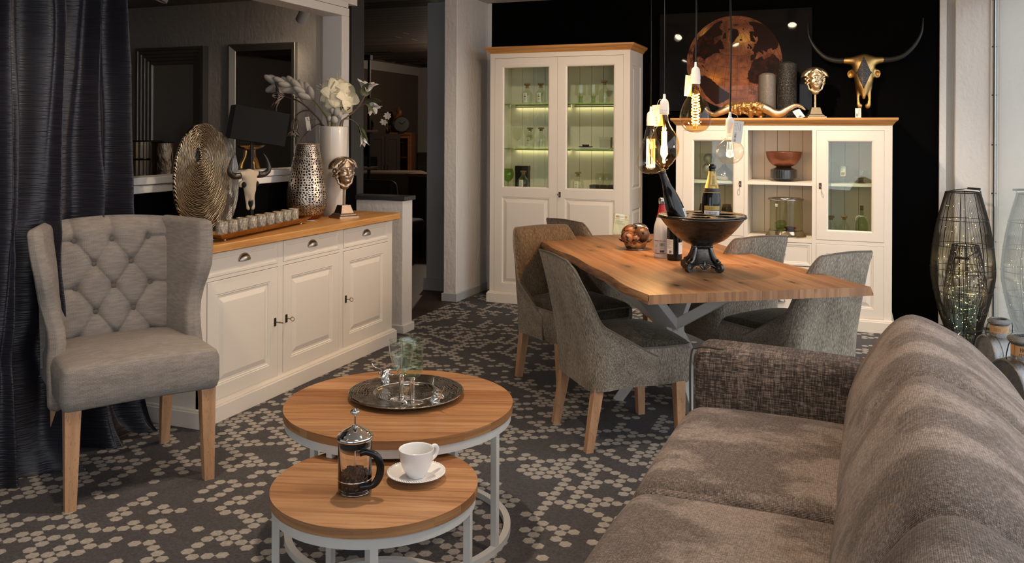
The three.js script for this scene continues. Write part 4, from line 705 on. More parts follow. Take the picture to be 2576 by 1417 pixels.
{ // skull table lamp
  const t = thing('skull_table_lamp', 'black table lamp carrying a pale horned bull skull under a crooked box shade', 'table lamp', [-3.10, SB, -3.96]);
  part(t, 'base', [bx(-0.08, 0.04, 0, 0.018, -0.085, 0.06, 0.004)], BLACKMETAL);
  part(t, 'pole', [rod([-0.02, 0.01, 0.018], [-0.02, 0.50, 0.018], 0.0065, 10)], BLACKMETAL); part(t, 'pole', [rod([-0.06, 0.01, -0.045], [-0.06, 0.50, -0.045], 0.0065, 10)], BLACKMETAL);
  const bone = M(new THREE.Color().setRGB(0.62, 0.50, 0.36), 0.7, 0, { bumpMap: roughBump, bumpScale: 0.002 });
  const hornM = M(new THREE.Color().setRGB(0.022, 0.017, 0.013), 0.32);
  const s = 0.225;
  const sk = part(t, 'skull', nets((x, y, z) => skullSdf(x, y, z, 1.35), [-0.46, -0.58, -0.22], [0.46, 0.56, 0.22], 0.026).scale(s, s, s), bone); sk.position.set(0.03, 0.222, 0.095); sk.rotation.set(0.0, 1.32, 0.02);
  for (const sx of [-1, 1]) part(sk, 'horn', taper([[sx * 0.060, 0.077, -0.006], [sx * 0.098, 0.077, -0.004], [sx * 0.128, 0.100, 0.004], [sx * 0.120, 0.150, 0.004], [sx * 0.098, 0.195, -0.004]], (q) => lerp(0.0200, 0.0015, Math.pow(q, 1.3)), 24, 12), hornM, 'dark horn');
  const dark = M(0x080706, 0.9); for (const sx of [-1, 1]) part(sk, 'eye_socket_shade', T(ball(0.0165, 0, 0, 0, 14, 10), sx * 0.0415, 0.027, 0.0045, 0, 0, 0, [0.9, 1, 1]), dark); part(sk, 'nose_opening_shade', T(ball(0.0125, 0, 0, 0, 14, 10), 0, -0.080, 0.0075, 0, 0, 0, [0.75, 1.7, 1]), dark);  // dark balls stand in for the shade inside the skull hollows
  // tilted box shade, open above and below
  const W = 0.30, D = 0.15, H = 0.185, wall = (x0, x1, z0, z1) => bx(x0, x1, 0, H, z0, z1, 0.001);
  const sh = part(t, 'lamp_shade', [wall(-W / 2, W / 2, D / 2 - 0.003, D / 2), wall(-W / 2, W / 2, -D / 2, -D / 2 + 0.003), wall(-W / 2, -W / 2 + 0.003, -D / 2, D / 2), wall(W / 2 - 0.003, W / 2, -D / 2, D / 2)], M(new THREE.Color().setRGB(0.0045, 0.004, 0.0038), 0.95, 0, { bumpMap: weaveBump, bumpScale: 0.001 }));
  sh.position.set(-0.01, 0.478, 0.0); sh.rotation.set(0, 0.86, -0.165, 'YXZ');
  part(t, 'shade_carrier', [rod([-0.02, 0.495, 0.018], [-0.06, 0.495, -0.045], 0.004, 8), rod([-0.04, 0.495, -0.014], [-0.04, 0.60, -0.014], 0.004, 8)], BLACKMETAL);
}
{ // footed gold bowl on the window sill behind the lamp
  const t = thing('footed_bowl', 'gold footed bowl on three curved legs, on the window sill behind the skull lamp', 'bowl', [-3.345, 1.173, -4.22]);
  const g = M(new THREE.Color().setRGB(0.40, 0.23, 0.07), 0.24, 1);
  part(t, 'bowl', lathe([[0, 0.120], [0.05, 0.122], [0.09, 0.134], [0.108, 0.146], [0.104, 0.149], [0.085, 0.140], [0.05, 0.130], [0, 0.127]], 40).scale(0.62, 1, 1), g);
  for (let k = 0; k < 3; k++) { const a = k * 2.1 + 0.4; part(t, 'leg', taper([[0.024 * Math.cos(a), 0.122, 0.030 * Math.sin(a)], [0.026 * Math.cos(a), 0.08, 0.040 * Math.sin(a)], [0.040 * Math.cos(a), 0.045, 0.062 * Math.sin(a)], [0.048 * Math.cos(a), 0.006, 0.078 * Math.sin(a)]], (q) => 0.009 + 0.007 * Math.abs(q - 0.4), 16, 10), g); }
}
{ // tray with nine mercury glass votives
  const ang = Math.atan2(-0.13, -0.92), t = thing('votive_tray', 'long narrow gold tray on ball feet holding a row of nine silver votive glasses', 'tray', [-2.945, SB, -3.80], 0.148);
  const gm = M(new THREE.Color().setRGB(0.44, 0.255, 0.10), 0.42, 1, { roughnessMap: mottle });
  const L = 0.485, W = 0.062, pos = [], Q = (a, b, c, d) => pos.push(...a, ...b, ...c, ...a, ...c, ...d), R = (l, w, y) => [[-w, y, -l], [w, y, -l], [w, y, l], [-w, y, l]];
  const A = R(L - 0.055, W - 0.022, 0.012), B = R(L, W, 0.040), C = R(L - 0.003, W - 0.003, 0.040), D = R(L - 0.055, W - 0.024, 0.0145);
  for (let e = 0; e < 4; e++) { const f = (e + 1) % 4; Q(A[f], A[e], B[e], B[f]); Q(B[f], B[e], C[e], C[f]); Q(C[f], C[e], D[e], D[f]); } Q(A[0], A[1], A[2], A[3]); Q(D[3], D[2], D[1], D[0]);
  const g = new THREE.BufferGeometry(); g.setAttribute('position', new THREE.Float32BufferAttribute(pos, 3)); g.computeVertexNormals(); part(t, 'tray_body', boxUV(g), gm);
  for (const sx of [-1, 1]) for (const sz of [-1, 1]) part(t, 'foot', ball(0.0062, sx * 0.032, 0.0062, sz * 0.40, 12, 8), CHROME);
  const merc = tex(256, 512, (u, v) => { const a = fbm(u, v, 5, 9, 4, 77), st = vn(u * 14, v * 5, 14, 5, 79), cr = Math.abs(fbm(u, v, 9, 12, 3, 81) - 0.5) < 0.025 ? -0.25 : 0, q = clamp(0.5 + a * 0.55 + (st - 0.5) * 0.3 + cr); return [q, q * 0.94, q * 0.84]; }, 0.18);
  const mm = M(0xffffff, 0.16, 0.6, { map: merc, bumpMap: roughBump, bumpScale: 0.0015 }), rim = M(new THREE.Color().setRGB(0.62, 0.44, 0.20), 0.3, 1);
  const first = thing('votive_glass', '', 'candle holder'); first.userData.group = 'silver votive glasses in a row on the gold tray';
  part(first, 'cup', lathe([[0, 0], [0.024, 0], [0.0275, 0.003], [0.029, 0.02], [0.029, 0.078], [0.0275, 0.0785], [0.0272, 0.02], [0.0255, 0.006], [0, 0.004]], 32), mm);
  part(first, 'rim', T(new THREE.TorusGeometry(0.0283, 0.0012, 6, 32), 0, 0.0785, 0, PI / 2), rim);
  const nm = ['first', 'second', 'third', 'fourth', 'fifth', 'sixth', 'seventh', 'eighth', 'ninth'];
  for (let i = 0; i < 9; i++) { const zz = 0.375 - i * 0.0935, p = [-2.945 + Math.sin(0.148) * zz, SB + 0.0148, -3.80 + Math.cos(0.148) * zz], lab = i === 0 ? 'crackled silver votive glass at the tray end next to the wing chair' : i === 8 ? 'crackled silver votive glass at the tray end next to the hammered vase' : nm[i] + ' crackled silver votive glass on the gold tray counted from the wing chair'; if (!i) { first.position.set(...p); first.userData.label = lab; } else copy(first, p, i * 0.7, lab); }
}
{ // openwork hammered vase
  const S = 1024, cells = 38, rows = 48;
  const web = tex(S, S, (u, v) => {
    const x = u * cells, y = v * rows, xi = Math.floor(x), yi = Math.floor(y); let f1 = 9, f2 = 9;
    for (let j = -1; j <= 1; j++) for (let i = -1; i <= 1; i++) { const cx = ((xi + i) % cells + cells) % cells, cy = ((yi + j) % rows + rows) % rows, px = xi + i + 0.12 + 0.76 * hash2(cx, cy, 1), py = yi + j + 0.12 + 0.76 * hash2(cx, cy, 2), d = Math.hypot((x - px) * 1.15, (y - py) * 0.9); if (d < f1) { f2 = f1; f1 = d; } else if (d < f2) f2 = d; }
    return f2 - f1 > 0.38 ? 0 : 1;
  }, 1, false); web.repeat.set(1, 1); web.magFilter = THREE.LinearFilter;
  const col = tex(64, 512, (u, v, i, j) => { const k = sm(0.19, 0.23, v + 0.03 * (hash2(i, j >> 3) - 0.5)), n = fbm(u, v, 8, 60, 3, 41) * 0.25; return [lerp(0.72, 0.88, k) - n, lerp(0.50, 0.83, k) - n, lerp(0.30, 0.77, k) - n]; }, 1); col.repeat.set(1, 1);
  const vm = M(0xffffff, 0.33, 1, { map: col, alphaMap: web, alphaTest: 0.5, bumpMap: web, bumpScale: 0.002, side: THREE.DoubleSide });
  const t = thing('hammered_vase', 'openwork hammered metal vase, silver above and copper toned at its foot', 'vase', [-3.09, SB, -4.43]);
  const pr = prof([[0.07, 0.003], [0.088, 0.02], [0.112, 0.065], [0.121, 0.115], [0.115, 0.20], [0.097, 0.31], [0.078, 0.41], [0.070, 0.462]], 40);
  part(t, 'lattice', lathe(pr, 64), vm);
  part(t, 'liner', lathe(pr.map(([r, y]) => [r - 0.012, y]), 40), M(new THREE.Color().setRGB(0.03, 0.025, 0.02), 0.5, 0.6, { side: THREE.DoubleSide }));
  part(t, 'foot_ring', T(new THREE.TorusGeometry(0.07, 0.004, 8, 40), 0, 0.004, 0, PI / 2), CHROME); part(t, 'rim', T(new THREE.TorusGeometry(0.070, 0.003, 8, 40), 0, 0.463, 0, PI / 2), BRONZE);
}
{ // tall white ceramic vase
  const t = thing('ceramic_vase', 'tall glossy cream ceramic vase at the wall end of the sideboard, holding mixed stems', 'vase', [-3.133, SB, -4.78]);
  const o = prof([[0.0, 0.002], [0.066, 0.002], [0.074, 0.012], [0.082, 0.16], [0.089, 0.36], [0.094, 0.50], [0.0955, 0.545], [0.095, 0.572]], 40);
  part(t, 'vase_body', lathe([...o, [0.092, 0.574], [0.0885, 0.57], [0.087, 0.5], [0.08, 0.3], [0.065, 0.05], [0, 0.04]], 56), MP(new THREE.Color().setRGB(0.60, 0.55, 0.49), 0.16, 0, { clearcoat: 0.7, clearcoatRoughness: 0.06 }));
}
// ── stems in the white vase; e1 = to the right across the view, e2 = up, measured from the mouth of the vase
const MOUTH = [-3.133, SB + 0.572, -4.78], eR = [0.93, -0.367], fl = (r, u, f = 0) => [MOUTH[0] + eR[0] * r + 0.367 * f, MOUTH[1] + u, MOUTH[2] + eR[1] * r + 0.93 * f];
const dirv = (r, u, f = 0) => [eR[0] * r + 0.367 * f, u, eR[1] * r + 0.93 * f];
const leafM = (c, rough = 0.6) => MP(c, rough, 0, { side: THREE.DoubleSide });
const petal = (L, W, curl = 0.3, cup = 0.25, tip = 1, ruff = 0) => sheet((u, v) => { const s = u * 2 - 1, w = W * Math.pow(Math.sin(PI * Math.pow(clamp(v, 0.02, 1), 0.75) * (tip < 1 ? 0.93 : 0.985) + 0.02), 0.8), y = L * v; return [s * w, y * Math.cos(curl * v), L * v * Math.sin(curl * v) - cup * w * (1 - s * s) + ruff * Math.sin(s * 9 + v * 6) * v * Math.abs(s)]; }, 10, 12);
const CREAMP = leafM(new THREE.Color().setRGB(0.78, 0.72, 0.52), 0.65), WHITEP = leafM(new THREE.Color().setRGB(0.70, 0.68, 0.64), 0.6), GREENL = leafM(new THREE.Color().setRGB(0.065, 0.075, 0.030), 0.55), STEMG = M(new THREE.Color().setRGB(0.20, 0.17, 0.03), 0.6), STEMB = M(new THREE.Color().setRGB(0.16, 0.11, 0.075), 0.8), STEMD = M(new THREE.Color().setRGB(0.055, 0.030, 0.028), 0.7);
function bloom(parent, name, n, L, W, open, pos, dir, mat, opt = {}) {      // ring(s) of petals
  const r = rng(opt.seed ?? 3);
  for (let k = 0; k < n; k++) { const a = k / n * PI * 2 * (opt.turns ?? 1) + (opt.a0 ?? 0), o = open * (opt.inner && k >= n / 2 ? 0.6 : 1) + (r() - 0.5) * 0.12, g = petal(L * (0.92 + r() * 0.16), W * (0.92 + r() * 0.16), opt.curl ?? 0.6, opt.cup ?? 0.25, 1, opt.ruff ?? 0); g.rotateX(o).rotateY(a); part(parent, name, aim(g, pos, dir), mat); }
}
{ // amaryllis: thick green stem, four broad blooms
  const t = thing('flower_stem', 'cream amaryllis with broad open blooms on a thick green stem in the white vase', 'flower', [0, 0, 0]);
  part(t, 'stem', tube([fl(-0.012, -0.45), fl(-0.01, -0.1), fl(-0.006, 0.06), fl(0.005, 0.17)], 0.010, 20, 10), STEMG);
  const heads = [[0.025, 0.215, 0.06, 0.25, 0.1, 1], [-0.055, 0.24, 0.01, -0.75, 0.35, 0.55], [0.105, 0.20, 0.01, 0.8, 0.2, 0.6], [0.03, 0.30, -0.01, 0.15, 0.95, 0.35], [0.05, 0.14, 0.03, 0.35, -0.5, 0.8]];
  heads.forEach(([r, u, f, dr, du, df], i) => { const tip = fl(r, u, f), d = dirv(dr, du, df); bloom(t, 'petal', 11, 0.100, 0.044, 0.92, [tip[0] - d[0] * 0.04, tip[1] - d[1] * 0.04, tip[2] - d[2] * 0.04], d, CREAMP, { curl: 0.8, cup: 0.3, ruff: 0.007, seed: i + 2, a0: i, turns: 2, inner: true }); part(t, 'pedicel', tube([fl(0.005, 0.165), [tip[0] - d[0] * 0.04, tip[1] - d[1] * 0.04, tip[2] - d[2] * 0.04]], 0.005, 6, 6), STEMG); part(t, 'flower_centre', aim(lathe([[0, 0.02], [0.008, 0.012], [0.012, 0]], 12), [tip[0] - d[0] * 0.035, tip[1] - d[1] * 0.035, tip[2] - d[2] * 0.035], d), STEMG);
    for (let k = 0; k < 5; k++) { const e = [tip[0] - d[0] * 0.03, tip[1] - d[1] * 0.03, tip[2] - d[2] * 0.03], q = [tip[0] + d[0] * 0.045 + 0.02 * Math.cos(k * 1.3), tip[1] + d[1] * 0.045 + 0.02 * Math.sin(k * 1.3), tip[2] + d[2] * 0.045]; part(t, 'stamen', rod(e, q, 0.0012, 5), CREAMP); } });
}
{ // bud spike arching to the left
  const t = thing('flower_stem', 'arching stem ending in a fat spike of grey-white overlapping buds', 'flower');
  const c = [fl(-0.03, -0.30), fl(-0.035, 0.01), fl(-0.075, 0.10), fl(-0.145, 0.185), fl(-0.21, 0.235), fl(-0.29, 0.265), fl(-0.385, 0.275)], cc = curve(c);
  part(t, 'stem', taper(c, (q) => lerp(0.006, 0.0035, q), 40, 8), STEMG);
  const bm = leafM(new THREE.Color().setRGB(0.40, 0.365, 0.32), 0.6);
  for (let k = 0; k < 22; k++) { const q = 0.66 + 0.34 * k / 21, p = cc.getPointAt(q), tg = cc.getTangentAt(q), a = k * 2.4, s = 1.05 - 0.35 * k / 21, side = V3(Math.cos(a), Math.sin(a), 0.4 * Math.sin(a * 0.7)).projectOnPlane(tg).normalize(), d = tg.clone().multiplyScalar(0.85).add(side.clone().multiplyScalar(0.55)).normalize(); part(t, 'bud', aim(T(ball(0.027, 0, 0, 0, 12, 10), 0, 0.03, 0, 0, 0, 0, [0.85, 1.75, 0.7]), [p.x + side.x * 0.012, p.y + side.y * 0.012, p.z + side.z * 0.012].map((v, i) => v - 0), [d.x, d.y, d.z]).translate(0, 0, 0).scale(1, 1, 1), bm).scale.setScalar(1); }
  bloom(t, 'petal', 5, 0.075, 0.020, 0.45, fl(-0.215, 0.22), dirv(-0.55, -0.8, 0.2), bm, { curl: 0.5 });
}
{ // two shaggy striped blooms on one dark branch
  const t = thing('flower_stem', 'dark branch with two shaggy brown and white striped dried blooms', 'flower');
  part(t, 'stem', taper([fl(-0.05, -0.2), fl(-0.07, 0.0), fl(-0.15, 0.105), fl(-0.23, 0.165), fl(-0.32, 0.195)], (q) => lerp(0.0075, 0.004, q), 34, 8), STEMD);
  part(t, 'side_stem', taper([fl(-0.15, 0.105), fl(-0.20, 0.10), fl(-0.245, 0.07), fl(-0.25, 0.035)], (q) => 0.005 - 0.001 * q, 20, 8), STEMD);
  const stripes = tex(64, 64, (u, v) => { const s = Math.sin(u * 2 * PI * 2.5 + 0.8) > 0.1 ? 1 : 0; return s ? [0.60, 0.55, 0.50] : [0.13, 0.09, 0.085]; }, 1); stripes.repeat.set(1, 1);
  const sm_ = MP(0xffffff, 0.6, 0, { map: stripes, side: THREE.DoubleSide });
  const tuft = (n, L, W, open, pos, dir, seed, curl) => bloom(t, 'petal', n, L, W, open, pos, dir, sm_, { seed, curl, cup: 0.18, turns: 2.6, inner: true });
  tuft(30, 0.125, 0.021, 0.62, fl(-0.245, 0.055), dirv(-0.10, -1, 0.1), 7, -0.75);
  tuft(20, 0.125, 0.019, 0.7, fl(-0.315, 0.20), dirv(-0.9, 0.05, 0.2), 9, 0.5);
}
{ // magnolia branch to the right
  const t = thing('flower_stem', 'forked brown branch with white magnolia blooms and dark green leaves, leaning right', 'flower');
  part(t, 'stem', taper([fl(0.03, -0.3), fl(0.045, 0.0), fl(0.085, 0.06), fl(0.15, 0.115), fl(0.195, 0.185), fl(0.205, 0.215)], (q) => lerp(0.009, 0.004, q), 34, 8), STEMB);
  part(t, 'side_stem', taper([fl(0.14, 0.105), fl(0.18, 0.135), fl(0.225, 0.16)], () => 0.0045, 12, 8), STEMB);
  const up = dirv(0.25, 1, 0.1), lv = (L, W, p, d, curl = 0.4) => part(t, 'leaf', aim(petal(L, W, curl, 0.35), p, d, 1.2), GREENL);
  bloom(t, 'petal', 8, 0.10, 0.032, 0.36, fl(0.205, 0.225), up, WHITEP, { curl: 0.45, cup: 0.4, seed: 4 });
  lv(0.105, 0.030, fl(0.195, 0.20, 0.02), dirv(0.12, 1, 0.25)); lv(0.08, 0.024, fl(0.2, 0.2, -0.01), dirv(0.5, 1, -0.2));
  bloom(t, 'petal', 7, 0.085, 0.027, 0.32, fl(0.235, 0.155), dirv(0.55, -0.75, 0.2), WHITEP, { curl: 0.4, cup: 0.4, seed: 5 });
  lv(0.135, 0.036, fl(0.205, 0.155, 0.02), dirv(0.95, 0.35, 0.3), 0.3); lv(0.11, 0.034, fl(0.21, 0.15, 0.03), dirv(0.8, -0.55, 0.4), 0.2); lv(0.08, 0.026, fl(0.05, 0.10), dirv(0.6, 0.5, 0.2));
}
{ // drooping bud
  const t = thing('flower_stem', 'thin drooping stem with one green sheathed white bud hanging beside the vase', 'flower');
  part(t, 'stem', taper([fl(0.055, -0.2), fl(0.06, 0.02), fl(0.09, 0.05), fl(0.135, 0.035), fl(0.165, 0.0), fl(0.185, -0.06)], (q) => lerp(0.004, 0.003, q), 34, 8), STEMB);
  for (let k = 0; k < 3; k++) part(t, 'leaf', aim(petal(0.115, 0.024, 0.15, 0.6), fl(0.168, 0.005), dirv(0.42, -1, 0.12 * (k - 1)), k * 2.1), GREENL);
  bloom(t, 'petal', 5, 0.085, 0.016, 0.16, fl(0.185, -0.045), dirv(0.25, -1, 0.1), WHITEP, { curl: 0.25, cup: 0.5, seed: 6 });
}
{ // pussy-willow like pods at the mouth, with wiry grass and a price tag
  const t = thing('flower_stem', 'short stem of round grey-white pods just above the vase mouth', 'flower'), pm = M(new THREE.Color().setRGB(0.38, 0.36, 0.33), 0.7);
  part(t, 'stem', taper([fl(0.01, -0.2), fl(0.012, 0.02), fl(0.03, 0.11)], () => 0.004, 12, 8), STEMG);
  for (const [r, u, s] of [[0.012, 0.045, 1], [0.028, 0.095, 1.1], [0.0, 0.10, 0.8], [0.045, 0.075, 0.8], [-0.02, 0.05, 0.7]]) { const b = part(t, 'pod', T(ball(0.024, 0, 0, 0, 14, 10), 0, 0, 0, 0, 0, 0, [1, 1.2, 1]), pm); b.position.set(...fl(r, u, 0.03)); b.scale.setScalar(s); }
  const w = thing('grass_spray', 'thin dark wiry grass arching left out of the white vase', 'dried grass');
  for (let k = 0; k < 7; k++) part(w, 'blade', taper([fl(-0.04, -0.1), fl(-0.075, 0.0 + 0.004 * k), fl(-0.13 - 0.01 * k, 0.012 - 0.012 * k), fl(-0.19 - 0.01 * k, -0.03 - 0.022 * k)], (q) => lerp(0.0016, 0.0006, q), 14, 5), STEMD);
  const tg = thing('price_tag', 'white paper price tag on a string hanging left of the white vase', 'tag', fl(-0.165, 0.018)); tg.rotation.set(0, 0.38, 0.16, 'YXZ');
  part(tg, 'card', bx(-0.0135, 0.0135, -0.045, 0.045, -0.0006, 0.0006, 0), PAPER); part(tg, 'string', tube([[0, 0.04, 0.001], [0.01, 0.02, 0.003], [0.05, 0.022, 0], [0.09, 0.01, 0]], 0.0008, 16, 5), STEMD);
}
// ── classical head on a pedestal
function headSdf(x, y, z) {
  const ax = Math.abs(x);
  let d = sEll(ax, y, z, 0, 0.005, -0.006, 0.047, 0.066, 0.056);
  d = smin(d, sEll(ax, y, z, 0, -0.040, 0.016, 0.031, 0.036, 0.034), 0.025);
  d = smin(d, sEll(ax, y, z, 0.026, -0.016, 0.030, 0.017, 0.018, 0.017), 0.014);
  d = smin(d, sCap(ax, y, z, [0.004, 0.026, 0.050], [0.034, 0.021, 0.036], 0.0055, 0.005), 0.008);
  d = smax(d, -sEll(ax, y, z, 0.0205, 0.0115, 0.0565, 0.0125, 0.0075, 0.0105), 0.006);
  d = smin(d, sEll(ax, y, z, 0.0200, 0.0105, 0.0415, 0.0105, 0.0068, 0.0075), 0.002);
  d = smin(d, sCap(ax, y, z, [0, 0.024, 0.049], [0, -0.012, 0.0625], 0.0055, 0.0075), 0.006);
  d = smin(d, sEll(ax, y, z, 0.0075, -0.0135, 0.055, 0.0058, 0.0048, 0.006), 0.004);
  d = smin(d, sEll(ax, y, z, 0, -0.0295, 0.0495, 0.0155, 0.0036, 0.0075), 0.003);
  d = smin(d, sEll(ax, y, z, 0, -0.0365, 0.0480, 0.0125, 0.0042, 0.0075), 0.003);
  d = smin(d, sEll(ax, y, z, 0, -0.056, 0.038, 0.014, 0.012, 0.012), 0.012);
  // hair: cap, waved locks down each side, a braid under the chin
  let h = sEll(ax, y, z, 0, 0.036, -0.016, 0.064, 0.0605, 0.060);
  for (let k = 0; k < 5; k++) { const a = 0.2 + k * 0.34, p0 = [0.006 + 0.010 * k, 0.078 - 0.004 * k, 0.030 - 0.006 * k], p1 = [0.030 + 0.006 * k, 0.058 - 0.008 * k, 0.040 - 0.010 * k], p2 = [0.047 + 0.003 * k, 0.036 - 0.014 * k, 0.026 - 0.010 * k]; h = smin(h, sCap(ax, y, z, p0, p1, 0.0085, 0.0095), 0.005); h = smin(h, sCap(ax, y, z, p1, p2, 0.0095, 0.0075), 0.005); }
  const wav = 0.006 * Math.sin(y * 190);
  h = smin(h, sCap(ax + wav, y, z, [0.054, 0.028, 0.012], [0.056, -0.030, 0.008], 0.012, 0.010), 0.006);
  h = smin(h, sCap(ax - wav, y, z, [0.062, 0.030, -0.010], [0.062, -0.020, -0.010], 0.012, 0.010), 0.006);
  h = smin(h, sCap(ax, y, z, [0.056, -0.030, 0.008], [0.044, -0.068, 0.012], 0.008, 0.007), 0.004);
  h = smin(h, sCap(ax, y, z, [0.044, -0.068, 0.012], [0.012, -0.090, 0.016], 0.007, 0.009), 0.004);
  h = smin(h, sCap(ax, y, z, [0, -0.093, 0.012], [0.020, -0.094, 0.004], 0.010, 0.008), 0.005);
  h = smin(h, sCap(ax, y, z, [0.010, -0.060, 0.0], [0.008, -0.092, 0.004], 0.022, 0.016), 0.01);
  // wings of the cap sweeping out to both sides
  const w = Math.max(Math.abs(sEll(ax, y, z, 0, 0.016, -0.014, 0.094, 0.078, 0.066)) - 0.0040, 0.034 - y - 0.30 * Math.max(0, ax - 0.05), z - 0.040 + 0.18 * ax, -z - 0.05);
  d = Math.min(smin(d, h, 0.003), w);
  return d + 0.0009 * n3(x * 130, y * 130, z * 130, 5);
}
const headG = nets(headSdf, [-0.108, -0.115, -0.09], [0.108, 0.108, 0.078], 0.0031);
function bust(label, p, turn, mat, group) {
  const t = thing('classical_head', label, 'sculpture', p, turn, group);
  part(t, 'head', headG.clone().translate(0, 0.285, 0), mat);
  part(t, 'neck_rod', [cyl(0.0085, 0.0075, 0.12, 16, 0, 0.075, 0), ball(0.0115, 0, 0.19, 0, 14, 8)], mat);
  const py = (w0, w1, y0, y1) => { const g = new THREE.CylinderGeometry(w1 * Math.SQRT1_2, w0 * Math.SQRT1_2, y1 - y0, 4, 1); g.rotateY(PI / 4).translate(0, (y0 + y1) / 2, 0); const q = g.toNonIndexed(); q.computeVertexNormals(); return boxUV(q); };
  part(t, 'pedestal', [py(0.135, 0.135, 0, 0.012), py(0.130, 0.112, 0.012, 0.018), py(0.110, 0.110, 0.018, 0.024), py(0.106, 0.090, 0.024, 0.030), py(0.088, 0.060, 0.030, 0.080)].map((g) => g), mat);
  return t;
}
bust('antique bronze classical head with winged hair at the end of the sideboard', [-2.969, SB, -4.65], 1.10, BRONZE);
bust('pale gold classical head with winged hair on top of the highboard', [-0.262, 1.521, -6.82], 0.26, GOLDPALE);
// ───────────────────────── things on the dining table ─────────────────────────
const barcode = (c, x, y, w, h, n, vert = true, seed = 1) => { c.fillStyle = '#222'; for (let i = 0; i < n; i++) if (hash2(i, seed) > 0.35) vert ? c.fillRect(x + i * w / n, y, w / n * (0.4 + 0.5 * hash2(i, seed, 2)), h) : c.fillRect(x, y + i * h / n, w, h / n * (0.4 + 0.5 * hash2(i, seed, 2))); };
const lines = (c, x, y, w, h, n, seed = 1, col = '#777') => { c.fillStyle = col; for (let i = 0; i < n; i++) c.fillRect(x, y + i * h / n, w * (0.5 + 0.5 * hash2(i, seed)), h / n * 0.35); };
const decal = (r, y0, y1, a0, a1, seg = 16) => { const g = sheet((u, v) => { const a = lerp(a0, a1, u); return [Math.sin(a) * (Array.isArray(r) ? lerp(r[0], r[1], v) : r), lerp(y0, y1, v), Math.cos(a) * (Array.isArray(r) ? lerp(r[0], r[1], v) : r)]; }, seg, 4); return g; };
const label = (w, h, draw, rough = 0.6) => M(0xffffff, rough, 0, { map: canvasTex(w, h, (c) => { c.fillStyle = '#e9e5da'; c.fillRect(0, 0, w, h); draw(c, w, h); }), side: THREE.DoubleSide });
